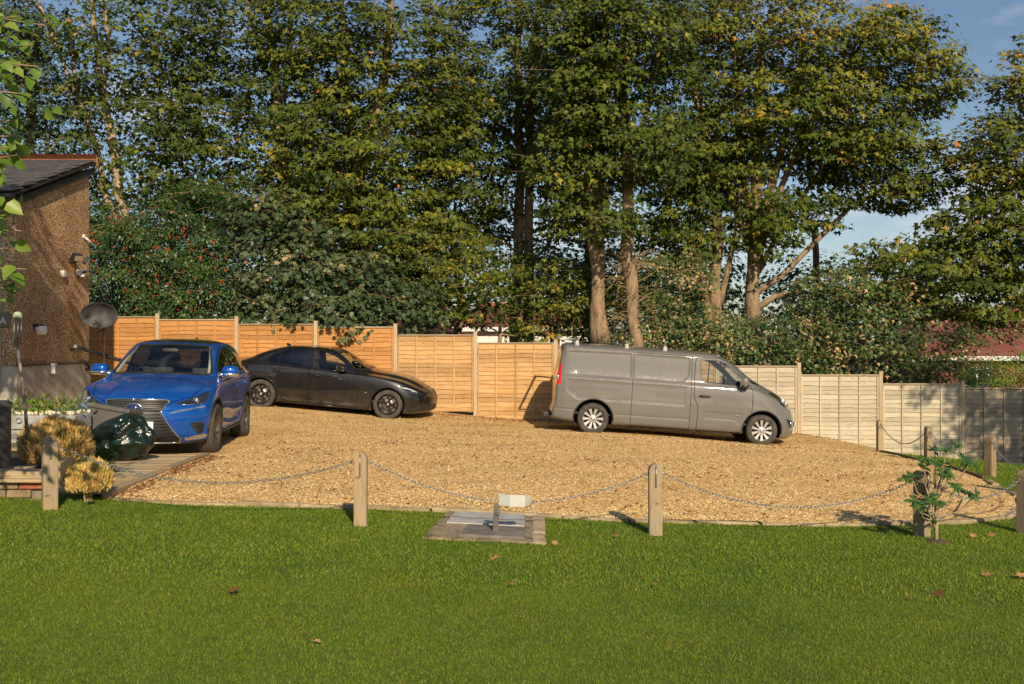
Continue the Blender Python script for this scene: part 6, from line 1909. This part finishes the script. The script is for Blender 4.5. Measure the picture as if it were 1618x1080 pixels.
# ================================================================ place the vehicles
van = build_van(); place_vehicle(van, 1.66, 21.90, R(-.4), 3.50, 1.70)
sal = build_saloon(); place_vehicle(sal, -5.57, 23.25, R(-.6), 2.82, 1.60)
suv = build_suv()
_f = Vector((math.sin(R(6)), -math.cos(R(6)), 0))
_rear = Vector((-5.02, 13.42, 0)) - _f * 3.60
place_vehicle(suv, _rear.x, _rear.y, math.atan2(_f.y, _f.x), 2.66, 1.60)

# ================================================================ chained posts
M_bol = wood('bollard_timber', (.34, .245, .145), (14, 14, 1.4), .5, (.30, .275, .20), .75)
M_chain = simple('galvanised_chain', (.33, .325, .31), .45, .75, .25, 30)
M_rust = simple('dull_steel', (.30, .27, .23), .45, .8, .3, 25)
def bollard(x, y, h, rz, label, w=.105):
    z0 = gz(x, y)
    t = thing('bollard_post', label, 'bollard', (x, y, z0), rz, 'chained wooden posts round the drive')
    prof = [(-w / 2, -.2), (w / 2, -.2), (w / 2, h - .055)] + [(w / 2 * math.cos(a), h - .055 + .055 * math.sin(a)) for a in np.linspace(.25, math.pi - .25, 9)] + [(-w / 2, h - .055)]
    m = MB(); m.prism(prof, -w / 2, w / 2, RX(math.pi / 2))
    me = m.mesh('shaft', M_bol)
    bm = bmesh.new(); bm.from_mesh(me); bmesh.ops.bevel(bm, geom=[e for e in bm.edges if e.calc_face_angle(0) > .9], offset=.006, segments=2, affect='EDGES'); bm.to_mesh(me); bm.free()
    link('shaft', me, None, t)
    m = MB(); m.tube([(.0, -w / 2 - .004, h - .01), (.0, -w / 2 - .007, h - .09), (.0, -w / 2 - .007, h - .17), (0, -w / 2 - .002, h - .185)], .006, 6); m.build('staple_rod', M_rust, t)
    for sg in (-1, 1):
        m = MB(); m.tube([(sg * (w / 2 - .01), 0, h - .075), (sg * (w / 2 + .018), 0, h - .068), (sg * (w / 2 + .026), 0, h - .082), (sg * (w / 2 + .016), 0, h - .094), (sg * (w / 2 - .01), 0, h - .09)], .005, 6); m.build('eyelet', M_rust, t)
    return Vector((x, y, z0 + h - .082)), t
B_ = {}
SP = [('a', -3.88, 8.5, .61, .55, 'wooden chained post beside the small golden dry bush', .115), ('b', -1.195, 8.0, .58, .03, 'wooden chained post left of the manhole covers', .10), ('c', 1.16, 8.2, .575, -.02, 'wooden chained post right of the manhole covers', .105),
      ('d', 3.48, 8.6, .56, .62, 'wooden chained post behind the small young shrub', .105), ('e', 4.62, 9.12, .57, .5, 'wooden chained post cut by the right edge of the picture', .105), ('f', 5.98, 11.5, .57, .9, 'wooden chained post just past the right edge beside the drive curve', .105),
      ('g', 6.52, 13.8, .57, .5, 'wooden chained post on the grass in front of the shaded fence', .11), ('h', 6.60, 16.05, .58, .15, 'wooden chained post seen above the young shrub', .105), ('i', 6.92, 19.05, .63, .1, 'farthest wooden chained post, beside the pale fence', .105)]
for k, x, y, h, rz, lb, w in SP: B_[k] = bollard(x, y, h, rz, lb, w)[0]
def link_mesh(L_, W_, r_):
    m = MB()
    n = 10
    pts = []
    for k in range(n + 1):
        a = 2 * math.pi * k / n
        pts.append(Vector((math.copysign(max(0, L_ / 2 - W_ / 2), math.cos(a)) * (1 if abs(math.cos(a)) > .2 else 0) + W_ / 2 * math.cos(a), W_ / 2 * math.sin(a), 0)))
    m.tube(pts, r_, 4, cap=False, smooth=True)
    return m.v, m.f
def chain(a, b, sag, label, big=1.0):
    a, b = Vector(a), Vector(b)
    d = (b - a); d.z = 0; d = d.normalized()
    a = a + d * .075; b = b - d * .075
    o = thing('chain', label, 'chain', a.to_tuple(), 0, 'chains hung between the wooden posts')
    pts = [a.lerp(b, t) - Vector((0, 0, sag * 4 * t * (1 - t))) for t in np.linspace(0, 1, 60)]
    ln = [0]
    for i in range(59): ln.append(ln[-1] + (pts[i + 1] - pts[i]).length)
    pitch_ = .031 * big
    n = int(ln[-1] / pitch_)
    V_, F_ = link_mesh(.044 * big, .021 * big, .0027 * big)
    m = MB()
    for k in range(n + 1):
        s_ = ln[-1] * k / n
        i = min(58, max(0, int(np.searchsorted(ln, s_)) - 1))
        p = pts[i].lerp(pts[i + 1], (s_ - ln[i]) / max(1e-6, ln[i + 1] - ln[i]))
        tg = (pts[i + 1] - pts[i]).normalized()
        up = Vector((0, 0, 1)); sd = tg.cross(up).normalized(); up = sd.cross(tg)
        Mx = Matrix(((tg.x, sd.x, up.x, p.x - a.x), (tg.y, sd.y, up.y, p.y - a.y), (tg.z, sd.z, up.z, p.z - a.z), (0, 0, 0, 1))) @ RX(R(45) + (math.pi / 2 if k % 2 else 0))
        m.add(V_, F_, True, Mx)
    m.build('links', M_chain, o)
chain(B_['a'], B_['b'], .23, 'steel chain sagging across the drive from the post by the golden dry bush')
chain(B_['b'], B_['c'], .27, 'steel chain sagging behind the manhole covers')
chain(B_['c'], B_['d'], .25, 'steel chain sagging left of the small young shrub')
chain(B_['d'], B_['e'], .16, 'short steel chain right of the small young shrub')
chain(B_['e'], B_['f'], .22, 'steel chain past the right edge of the picture')
chain(B_['f'], B_['g'], .20, 'steel chain running out of the picture from the post on the grass')
chain(B_['g'], B_['h'], .26, 'steel chain in front of the dappled fence panel')
chain(B_['h'], B_['i'], .28, 'farthest steel chain in front of the pale fence panel')

# ================================================================ manhole covers and the little stand
zc = gz(-.2, 8.2)
M_conc = simple('old_concrete', (.34, .26, .17), .95, 0, .45, 9, bump=.6, bscale=45)
t_ = NT('mossy_concrete'); t_.b.inputs['Roughness'].default_value = .95
v_ = t_.coords('Object')
c_ = t_.ramp(t_.noise(v_, 11, 7, .65), [(.3, (.20, .14, .085)), (.55, (.36, .27, .18)), (.75, (.46, .37, .26))])
t_.col(t_.mix(t_.ramp(t_.noise(v_, 5.5, 6, .7), [(.50, (0, 0, 0)), (.58, (.9, .9, .9))]), c_, (.075, .075, .022)))
t_.bump(t_.noise(v_, 40, 6, .7), .8, .02)
M_moss = t_.m
M_cov = simple('galvanised_cover', (.40, .39, .365), .65, .1, .25, 7, bump=.35, bscale=60)
M_dplate = simple('dark_cover', (.17, .15, .128), .7, .1, .3, 8, bump=.3, bscale=70)
sl_ = (gz(.3, 8.2) - gz(-.7, 8.2))
def tilt(o): o.rotation_euler = (math.atan2(gz(-.2, 8.7) - gz(-.2, 7.7), 1.0), -math.atan(sl_), 0)
t = thing('manhole', 'old brick and concrete manhole surround with grey cover in the lawn', 'manhole', (-.2, 8.18, zc)); tilt(t)
m = MB()
poly = [(-.47, -.64), (-.2, -.66), (.1, -.62), (.38, -.65), (.46, .1), (.45, .62), (.1, .66), (-.36, .64), (-.40, .1)]
m.prism(poly, -.10, .012); m.build('surround', M_moss, t)
bm_ = MB().box((0, 0, 0), (.21, .10, .03), None, .006).mesh('brick', simple('worn_brick', (.37, .275, .18), .9, 0, .35, 12, bump=.5, bscale=60, rnd=True))
for k in range(6):
    link('brick', bm_, None, t, (.395 + .008 * k + random.uniform(-.012, .012), -.55 + k * .215, .003 + random.uniform(-.004, .004)), (0, 0, R(88) + random.uniform(-.05, .05)))
m = MB(); m.prism([(-.33, .02), (.30, .02), (.31, .60), (-.29, .60)], .0, .022); m.build('cover', M_cov, t)
t = thing('lamp_stand', 'dark steel stand with a shiny bent plate on a dark slab in the lawn', 'stand', (-.13, 7.86, gz(-.13, 7.86))); tilt(t)
m = MB(); m.prism([(-.27, -.22), (.22, -.22), (.24, .24), (-.22, .24)], -.02, .030); m.build('slab', M_dplate, t)
M_st = simple('grey_stand_paint', (.125, .108, .094), .55, .2, .2, 10)
m = MB(); m.box((0, 0, .13), (.042, .042, .21), None, .004); m.build('post', M_st, t)
m = MB(); m.box((.012, -.024, .17), (.03, .02, .035), None, .005); m.build('clamp', M_st, t)
m = MB()
pr = [(.015, 0), (.10, -.020), (.20, -.020), (.215, -.018), (.275, .020)]
vs, fs = [], []
for x, y in pr: vs += [(x, y, .225), (x, y, .315), (x, y + .006, .225), (x, y + .006, .315)]
vs[-3] = (vs[-3][0] - .006, vs[-3][1], .306); vs[-1] = (vs[-1][0] - .006, vs[-1][1], .306); vs[-4] = (vs[-4][0] - .015, vs[-4][1], .24); vs[-2] = (vs[-2][0] - .015, vs[-2][1], .24)
for i in range(4):
    a = 4 * i
    fs += [(a, a + 4, a + 5, a + 1), (a + 2, a + 3, a + 7, a + 6), (a + 1, a + 5, a + 7, a + 3), (a, a + 2, a + 6, a + 4)]
fs += [(0, 1, 3, 2), (16, 18, 19, 17)]
m.add(vs, fs); m.build('plate', simple('white_steel', (.82, .82, .82), .34, .6, .05, 20), t)

# ================================================================ deck, raised bed and pots on the left
M_deckw = wood('deck_board', (.44, .33, .19), (1.2, 12, 12), .68, (.42, .36, .24), .5)
M_slp = wood('sleeper', (.36, .255, .145), (1.2, 10, 10), .55, (.34, .30, .21), .5)
def deck_z(y): return .245 + (.085 - .245) * (y - 9.15) / (13.6 - 9.15)
deck = thing('deck', 'weathered timber deck path with sleeper edge in front of the SUV', 'deck', (-4.3, 9.2, .2))
dv = Vector(deck.location)
y = 9.22
def xr(y): return -3.72 + (-4.18 + 3.72) * (y - 9.16) / (13.6 - 9.16)
def xl(y): return -4.32 - .33 * (y - 9.2) / 2.2 if y < 11.4 else -6.3
while y < 13.5:
    w_ = .138
    a, b = (xl(y), xl(y + w_)); c, d = xr(y), xr(y + w_)
    if y < 11.4 < y + w_: b = a
    z0, z1 = deck_z(y), deck_z(y + w_)
    q = random.uniform(-.003, .003)
    m = MB()
    vs = [(a, y, z0 - .03), (c, y, z0 - .03), (d, y + w_, z1 - .03), (b, y + w_, z1 - .03), (a, y, z0 + q), (c, y, z0 + q), (d, y + w_, z1 + q), (b, y + w_, z1 + q)]
    ctr_ = Vector(((a + c) / 2, y, z0))
    m.add([Vector(p) - ctr_ for p in vs], [(0, 3, 2, 1), (4, 5, 6, 7), (0, 1, 5, 4), (1, 2, 6, 5), (2, 3, 7, 6), (3, 0, 4, 7)])
    m.build('deck_board', M_deckw, deck, ctr_ - dv)
    y += w_ + .008
def beam(name, p, q, w, h, mat, parent=None, bev=.008):
    p, q = Vector(p), Vector(q); d = q - p
    m = MB(); m.box((0, 0, 0), (d.length, w, h), None, bev)
    o = m.build(name, mat, parent)
    o.rotation_euler = (0, -math.atan2(d.z, Vector((d.x, d.y)).length), math.atan2(d.y, d.x))
    o.location = (p + q) / 2 - (parent.location if parent else Vector())
    return o
beam('edge_sleeper', (-3.64, 9.10, deck_z(9.1) - .055), (-3.88, 11.35, deck_z(11.35) - .055), .10, .15, M_slp, deck)
beam('edge_sleeper', (-3.885, 11.38, deck_z(11.38) - .05), (-4.125, 13.66, deck_z(13.66) - .05), .10, .15, M_slp, deck)
# raised bed
bed = thing('raised_bed', 'timber sleeper bed holding the large golden dry bush', 'raised bed', (-4.9, 10.4, .25))
beam('sleeper', (-4.33, 9.60, .33), (-4.69, 11.30, .33), .09, .25, M_slp, bed)
beam('sleeper', (-4.50, 9.52, .35), (-4.92, 9.52, .35), .09, .16, M_slp, bed)
beam('sleeper', (-4.97, 9.52, .35), (-6.1, 9.52, .35), .09, .16, M_slp, bed)
beam('sleeper', (-4.75, 11.33, .33), (-6.1, 11.33, .33), .09, .25, M_slp, bed)
m = MB(); m.box((-.32 + .0, .02, .09), (1.2, 1.7, .10)); m.build('soil', simple('bed_soil', (.06, .042, .028), .95, 0, .4, 12, bump=.7, bscale=50), bed)
beam('corner_post', (-4.46, 9.53, .22), (-4.46, 9.531, .47), .22, .07, simple('dark_post', (.10, .075, .05), .8), bed) if False else None
# low brick wall with timber coping
wall = thing('garden_wall', 'low mossy brick wall with timber coping at the bottom left', 'wall', (-5.0, 8.92, .20))
zb_ = gz(-4.4, 8.9)
beam('coping', (-4.07, 8.92, zb_ + .20), (-6.4, 8.92, zb_ + .22), .20, .065, M_slp, wall)
beam('timber_bead', (-4.08, 8.80, zb_ + .155), (-6.4, 8.80, zb_ + .17), .05, .03, M_deckw, wall)
m = MB(); m.box((-.25, .02, .06), (2.3, .12, .26)); m.build('mortar', simple('mortar', (.20, .165, .115), .95, 0, .3, 14, bump=.6, bscale=60), wall)
bricks = [simple('garden_brick_red', (.34, .10, .055), .9, 0, .3, 14, bump=.5, bscale=50, rnd=True), simple('garden_brick_mossy', (.24, .17, .095), .95, 0, .4, 9, bump=.5, bscale=50, rnd=True)]
bms = [MB().box((0, 0, 0), (.205, .10, .066), None, .006).mesh('brick', b) for b in bricks]
for r_ in range(3):
    for k in range(11):
        link('brick', bms[0 if (k == 2 and r_ == 1) or (k + r_ * 3) % 5 == 0 else 1], None, wall, (.80 - k * .218 - (.109 if r_ % 2 else 0), -.035 + random.uniform(-.004, .004), .15 - r_ * .076), (0, 0, random.uniform(-.02, .02)))
# dry lavender bushes
def m_dry():
    t = NT('dry_stems'); t.b.inputs['Roughness'].default_value = .8; t.b.inputs['Specular IOR Level'].default_value = .2
    at = t.n('ShaderNodeAttribute', attribute_name='tint')
    t.col(t.ramp(at.outputs['Fac'], [(0, (.36, .21, .06)), (.5, (.62, .41, .13)), (.8, (.76, .56, .24)), (.9, (.36, .33, .08)), (1, (.26, .29, .07))]))
    return t.m
M_dry = m_dry()
def dry_bush(label, x, y, z, rx, ry, h, n, gfrac, low=.18):
    t = thing('dry_bush', label, 'bush', (x, y, z), 0, 'golden dry bushes')
    m = MB()
    for k in range(16):
        a = rng.uniform(0, 2 * np.pi); q = rng.uniform(.2, .75)
        m.tube([(rng.normal() * .02, rng.normal() * .02, -.02), (rx * q * .5 * math.cos(a), ry * q * .5 * math.sin(a), h * .28), (rx * q * math.cos(a), ry * q * math.sin(a), h * .62)], [.010, .007, .003], 5, cap=False)
    m.build('stems', M_twig, t)
    d = unit(rng.normal(size=(n, 3))); d[:, 2] = np.abs(d[:, 2]) * (1 + low * .6) - low
    R_ = np.array([rx, ry, h * .52]); c = np.array([0, 0, h * .42])
    tip = c + unit(d) * R_ * (rng.uniform(.72, 1.06, (n, 1)) * (1 + .10 * np.sin(d[:, :1] * 7 + 2) * np.cos(d[:, 1:2] * 9)))
    base = c + (tip - c) * rng.uniform(.66, .90, (n, 1)) - np.array([0, 0, h * .07])
    al = tip - base
    L_ = np.linalg.norm(al, axis=1); L_ = np.maximum(L_, .07); al = unit(unit(al) * .55 + np.array([0, 0, .6]) + rng.normal(size=(n, 3)) * .22)
    sd = unit(np.cross(al, rng.normal(size=(n, 3)))) * rng.uniform(.0025, .005, (n, 1))
    v = np.stack([base - sd * .5, base + sd * .5, base + al * (L_ * .72)[:, None] + sd * 1.3, base + al * L_[:, None], base + al * (L_ * .72)[:, None] - sd * 1.3], 1)
    b0 = (np.arange(n) * 5)[:, None]
    f = np.concatenate([b0 + np.array([[0, 1, 2]]), b0 + np.array([[0, 2, 4]]), b0 + np.array([[2, 3, 4]])], 1)
    ti = np.where(rng.random(n) < gfrac, rng.uniform(.85, 1, n), rng.uniform(0, .82, n))
    mesh_leaves('foliage', [(v.reshape(-1, 3), f.reshape(-1), np.repeat(ti, 5))], M_dry, t)
dry_bush('large rounded golden dry bush in the sleeper bed', -4.68, 10.40, .29, .37, .42, .58, 21000, .05, .75)
dry_bush('small golden dry bush beside the post on the lawn edge', -3.74, 8.95, gz(-3.74, 8.95), .205, .20, .41, 9500, .22, .3)
# dark bollard bin
t = thing('litter_bin', 'dark cylindrical bin cut off by the left edge', 'bin', (-4.765, 9.30, .30))
m = MB(); m.lathe([(.001, 0), (.145, 0), (.15, .02), (.15, .70), (.145, .72)], 32); m.build('drum', M_dark, t)
m = MB(); m.lathe([(.152, .70), (.158, .71), (.155, .745), (.12, .76), (.001, .765)], 32); m.build('lid', simple('grey_lid', (.10, .095, .09), .4, .3, .2, 6), t)
# slim garden lamp on a pole
lp = P(46, 728, 10.15)
t = thing('garden_lamp', 'slim leaning lamp pole with glass lantern and pale green cap', 'lamp', lp.to_tuple())
tp_ = P(28, 546, 10.0) - lp
m = MB(); m.tube([(0, 0, 0), tp_ * .5 + Vector((.015, 0, 0)), tp_], [.019, .017, .017], 10); m.build('pole', simple('pole_paint', (.20, .165, .14), .5, .3, .2, 6), t)
m = MB(); m.lathe([(.034, 0), (.038, .02), (.036, .27), (.033, .275)], 16, TR(*tp_)); m.build('lantern_glass', glass_mat('lantern_glass', (.75, .72, .66), .06), t)
m = MB()
for k in range(6):
    a = k * math.pi / 3; m.tube([tp_ + Vector((.036 * math.cos(a), .036 * math.sin(a), 0)), tp_ + Vector((.036 * math.cos(a), .036 * math.sin(a), .275))], .004, 4)
m.build('lantern_cage', M_rust, t)
m = MB(); m.lathe([(.036, .27), (.045, .27), (.044, .30), (.030, .33), (.001, .34)], 18, TR(*tp_)); m.build('cap', simple('green_cap', (.33, .40, .26), .6, 0, .12, 6), t)
# planter with green plants
pp = P(66, 690, 12.3)
t = thing('stone_planter', 'two-tier grey stone planter topped with pale pebbles beside the house', 'planter', (pp.x, pp.y, .28))
M_plt = simple('planter_stone', (.29, .285, .265), .85, 0, .35, 8, bump=.5, bscale=30)
m = MB(); m.box((0, .2, .17), (.80, .45, .16), None, .012); m.build('lower_block', M_plt, t)
m = MB(); m.box((0, .2, .345), (.84, .49, .17), None, .012); m.build('upper_block', M_plt, t)
for k, (x, z) in enumerate(((-.25, .37), (.12, .35), (.3, .33))):
    m = MB(); m.lathe([(.035, 0), (.038, .012), (.028, .012), (.026, 0)], 12, TR(x, -.047, z) @ RX(math.pi / 2)); m.build('mark', M_rust, t)
m = MB()
for k in range(120):
    m.super((rng.uniform(-.40, .40), rng.uniform(-.02, .42), .445 + rng.uniform(-.01, .015)), tuple(rng.uniform(.014, .032, 3)), 2, 7, 5)
m.build('pebbles', simple('cream_pebble', (.62, .54, .40), .8, 0, .2, 9), t)
t2 = thing('planter_plant', 'spiky yellow-green plants growing out of the stone planter', 'plant', (pp.x - .05, pp.y + .2, .72))
n = 420
ba = np.stack([rng.uniform(-.42, .42, n), rng.uniform(-.15, .15, n), np.zeros(n)], 1)
al = np.stack([rng.normal(0, .55, n), rng.normal(0, .45, n), rng.uniform(.3, 1, n)], 1)
po = ba + unit(al) * rng.uniform(0, .22, (n, 1))
mesh_leaves('foliage', [leaves(po, al, rng.normal(size=(n, 3)) + np.array([0, -.6, .6]), rng.uniform(.04, .09, n), LEAF_OV * np.array([.7, 1, 1]), TRI_OV, np.clip(rng.normal(.5, .25, n), 0, 1))], M_lf_lime, t2)
m = MB()
for k in range(12): m.tube([Vector(ba[k]) + Vector((0, 0, -.03)), Vector(po[k]) + Vector((0, 0, .12))], [.006, .003], 4)
m.build('stems', M_twig, t2)
t = thing('storage_box', 'low dark box with turquoise lid between planter and SUV', 'box', (-5.72, 13.2, .12))
m = MB(); m.box((0, 0, .28), (.62, .5, .55), None, .015); m.build('case', M_rend, t)
m = MB(); m.box((0, 0, .585), (.68, .56, .05), None, .012); m.build('lid', simple('turquoise_lid', (.05, .17, .13), .4, 0, .2, 6), t)
# grey bin and refuse sack on the deck
t = thing('recycling_box', 'grey plastic box tipped against the front of the SUV', 'box', (-5.23, 13.02, deck_z(13.02)))
t.rotation_euler = (R(-6), R(9), R(-6))
M_gbox = simple('grey_box_plastic', (.098, .088, .078), .5, 0, .15, 6)
m = MB(); m.box((0, 0, .33), (.52, .36, .60), None, .02, 1.04); m.build('body', M_gbox, t)
m = MB(); m.box((0, 0, .645), (.58, .42, .06), None, .018); m.build('rim', M_gbox, t)
m = MB(); m.box((0, -.190, .34), (.40, .016, .36), None, .006); m.build('front_panel', M_gbox, t)
sack = thing('refuse_sack', 'dark green crumpled refuse sack on the deck', 'sack', (-4.90, 12.70, deck_z(12.7)))
bm = bmesh.new(); bmesh.ops.create_icosphere(bm, subdivisions=5, radius=1)
for v in bm.verts:
    p = v.co.copy(); q = p.copy()
    k = 1.0
    zz = p.z
    shape = Vector((p.x * (.37 - .05 * zz), p.y * .26, p.z * .30 + .29))
    if zz > .1: shape.x *= 1 - .62 * (zz - .1); shape.x += .16 * (zz - .1); shape.z += .02 * (zz - .1)
    if zz < -.55: shape.z = max(shape.z, .0 + .015 * (1 + zz))
    ph = math.atan2(p.y, p.x)
    n1 = noise.noise(p * 1.6 + Vector((3, 1, 2))); n2 = noise.noise(p * 4.2 + Vector((7, 3, 1)))
    fr = abs(math.sin(3.5 * ph + 3.2 * n1 + 2.2 * zz))**.8             # folds running up to the neck
    fh = abs(math.sin(5.5 * zz + 2.5 * n1 + 1.2 * math.sin(2 * ph)))**.8    # sagging folds round the belly
    v.co = shape * (1 + .16 * n1) + Vector((p.x, p.y, p.z * .5)) * (.040 * fr * (1 - .4 * zz) + .034 * fh - .035 + .012 * n2)
    v.co.z = max(.004, v.co.z)
me = bpy.data.meshes.new('sack_body'); bm.to_mesh(me); bm.free()
me.polygons.foreach_set('use_smooth', [True] * len(me.polygons))
t_ = NT('green_plastic'); t_.b.inputs['Roughness'].default_value = .16; t_.b.inputs['Specular IOR Level'].default_value = .6
t_.col(t_.ramp(t_.noise(t_.coords('Object'), 6, 4), [(.3, (.003, .010, .006)), (.7, (.008, .021, .012))]))
vo_ = t_.n('ShaderNodeTexVoronoi'); vo_.inputs['Scale'].default_value = 7.0; t_.l(t_.coords('Object', (1, 1, 1.9)), vo_.inputs['Vector'])
t_.bump(t_.mix(.35, vo_.outputs['Distance'], t_.noise(t_.coords('Object', (1, 1, 3)), 9, 5, .6)), .55, .05)
me.materials.append(t_.m); link('sack_body', me, None, sack)

# ================================================================ young shrub on the lawn
sb = Vector((3.50, 8.36, gz(3.5, 8.36)))
t = thing('young_shrub', 'small young evergreen shrub with leaf rosettes on the lawn', 'shrub', sb.to_tuple())
M_cam = m_leaf('rosette_leaf', [(0, (.020, .055, .015)), (.5, (.055, .115, .026)), (.85, (.12, .19, .045)), (.95, (.40, .32, .03)), (1, (.48, .20, .04))], .15, .28, .55)
ros = [(1495, 710), (1512, 703), (1460, 736), (1440, 752), (1476, 730), (1523, 724), (1533, 730), (1430, 756), (1500, 750), (1490, 745), (1527, 776), (1540, 782), (1510, 768), (1455, 800), (1465, 812), (1445, 790), (1462, 785), (1483, 795)]
m = MB(); pos, al, nr = [], [], []
f0 = Vector((0, 0, .0)); 
m.tube([f0, Vector((.005, 0, .12)), Vector((0, .01, .26)), Vector((.01, .02, .40))], [.018, .014, .011, .008], 8)
m.tube([Vector((0, 0, .10)), Vector((-.06, -.02, .22)), Vector((-.09, -.02, .33))], [.009, .007, .005], 6)
ros = ros + [(a + int(rng.normal(0, 9)), b + int(rng.normal(0, 8))) for a, b in ros[::2]]
for px, py in ros:
    e = P(px, py, 8.36 + rng.uniform(-.16, .16)) - sb
    s_ = Vector((.0, .01, min(.40, max(.16, e.z - .22)))) if px > 1470 else Vector((-.05, -.01, min(.33, max(.18, e.z - .15))))
    mid = s_.lerp(e, .5) + Vector((e.x * .15, 0, -.03))
    m.tube([s_, mid, e], [.006, .005, .003], 5, cap=False)
    ax = np.array((e - s_).normalized()) * .6 + np.array([0, 0, .5])
    for k in range(17):
        a = 2 * math.pi * k / 17 + rng.uniform(-.2, .2)
        o_ = np.array([math.cos(a), math.sin(a), rng.uniform(-.5, .7)])
        pos.append(np.array(e) + rng.normal(size=3) * .008); al.append(o_ + ax * .35); nr.append(ax + np.array([0, -.7, .5]) + rng.normal(size=3) * .3)
m.build('stem', M_bark_pale, t)
n = len(pos)
mesh_leaves('foliage', [leaves(np.array(pos), np.array(al), np.array(nr), rng.uniform(.05, .09, n), LEAF_OV * np.array([.72, 1, 1]), TRI_OV, np.clip(rng.normal(.45, .2, n) + (rng.random(n) < .035) * .45, 0, 1))], M_cam, t)
m = MB(); m.super((0, 0, -.01), (.12, .10, .035), 2, 14, 8); m.build('soil_mound', simple('shrub_soil', (.07, .045, .028), .95, 0, .4, 12, bump=.7, bscale=60), t)

# ================================================================ fallen leaves
M_fall = m_leaf('fallen_leaf', [(0, (.20, .075, .03)), (.5, (.34, .16, .06)), (1, (.48, .29, .13))], .15, .6)
def ground_at(px, py):
    Y = 9.0
    for _ in range(30):
        p = P(px, py, Y); g = gz(p.x, p.y)
        Y = Y * 0.5 + 0.5 * (CAM_Z - g) * FPX / (py - 540.0)
    p = P(px, py, Y); return Vector((p.x, p.y, gz(p.x, p.y)))
FL = [(370, 944, .13, .1, 'curled red-brown fallen leaf on the lawn at lower left'), (1035, 931, .06, .5, 'small brown fallen leaf on the lawn below the right-hand post'), (1475, 939, .15, .05, 'large dark red-brown fallen leaf on the lawn at lower right'),
      (950, 848, .11, .7, 'pale brown fallen leaf nearest the post right of the manhole, left of a pair'), (968, 851, .09, .6, 'pale brown fallen leaf nearest the post right of the manhole, right of a pair'), (876, 860, .09, .8, 'tan fallen leaf just right of the manhole surround'),
      (1566, 912, .10, .6, 'tan fallen leaf on the lawn near the right edge, left of its neighbour'), (1605, 915, .14, .75, 'tan fallen leaf on the lawn at the very right edge'), (1571, 848, .13, .55, 'long brown fallen leaf between the young shrub and the right edge post'),
      (1538, 853, .10, .9, 'tan fallen leaf just right of the young shrub'), (497, 1021, .05, .9, 'small pale fallen leaf low on the lawn near the bottom edge'), (788, 886, .11, .6, 'brown fallen leaf on the lawn below the manhole'), (812, 930, .05, .2, 'tiny orange fallen leaf on the middle of the lawn')]
for px, py, sz, ti, lb in FL:
    g = ground_at(px, py)
    t = thing('fallen_leaf', lb, 'leaf', (g.x, g.y, g.z + .026), 0, 'fallen leaves on the lawn')
    tm_ = LEAF_SYC.copy(); tm_[:, 2] = .25 * (tm_[:, 0]**2) * rng.uniform(.5, 2.5) + .12 * np.sin(tm_[:, 1] * 4 + rng.uniform(0, 6)) * rng.uniform(.3, 1.2)
    a = rng.uniform(0, 6.28)
    v, f, tt = leaves(np.array([[0, 0, 0.]]), np.array([[math.cos(a), math.sin(a), .05]]), np.array([[rng.normal() * .25, -.3, 1.0]]), np.array([sz * .72]), tm_, TRI_SYC, np.array([ti]))
    mesh_leaves('blade', [(v, f, tt)], M_fall, t)
    m = MB(); m.tube([(0, 0, 0), (-math.cos(a) * sz * .25, -math.sin(a) * sz * .25, .006)], .0022, 4); m.build('stalk', M_twig, t)
n = 9000
x = rng.uniform(-6, 8, n); y = 9 + 15 * rng.random(n)
# more litter along the fence and the near kerb
k = n // 4; y[:k] = 24.0 - np.abs(rng.normal(0, .45, k)); x[:k] = rng.uniform(-3.5, 8, k)
k2 = n // 26; y[k:k + k2] = rng.uniform(9.15, 13.5, k2); x[k:k + k2] = -3.55 - .105 * (y[k:k + k2] - 9.1) + np.abs(rng.normal(0, .10, k2))
drift = np.array([noise.noise(Vector((a_ * .55, b_ * 1.1, 3.3))) for a_, b_ in zip(x, y)])
kp = in_poly(GRAVEL, x, y) & ((drift + .25 * rng.random(len(x)) > .12) | (np.arange(len(x)) < k + k2)); x, y = x[kp], y[kp]; n = len(x)
po = np.stack([x, y, gravel_z(x, y) + .014], 1)
a = rng.uniform(0, 6.28, n)
mesh_leaves('leaf_litter', [leaves(po, np.stack([np.cos(a), np.sin(a), rng.normal(0, .2, n)], 1), np.stack([rng.normal(0, .35, n), rng.normal(0, .35, n), np.ones(n)], 1), rng.uniform(.022, .062, n), LEAF_MAP, TRI_MAP, np.clip(rng.normal(.15, .25, n), 0, 1))], M_fall)
tag(bpy.data.objects['leaf_litter'], 'small brown leaves littered over the gravel', 'leaves', kind='stuff')
# weed tuft on the gravel
g = ground_at(886, 760)
t = thing('weed', 'small green weed growing through the gravel', 'weed', g.to_tuple())
n = 60
mesh_leaves('foliage', [leaves(rng.normal(size=(n, 3)) * np.array([.07, .05, .0]), rng.normal(size=(n, 3)) + np.array([0, 0, .8]), rng.normal(size=(n, 3)) + np.array([0, -.5, 1]), rng.uniform(.02, .05, n), LEAF_OV, TRI_OV, rng.random(n))], M_lf_lime, t)
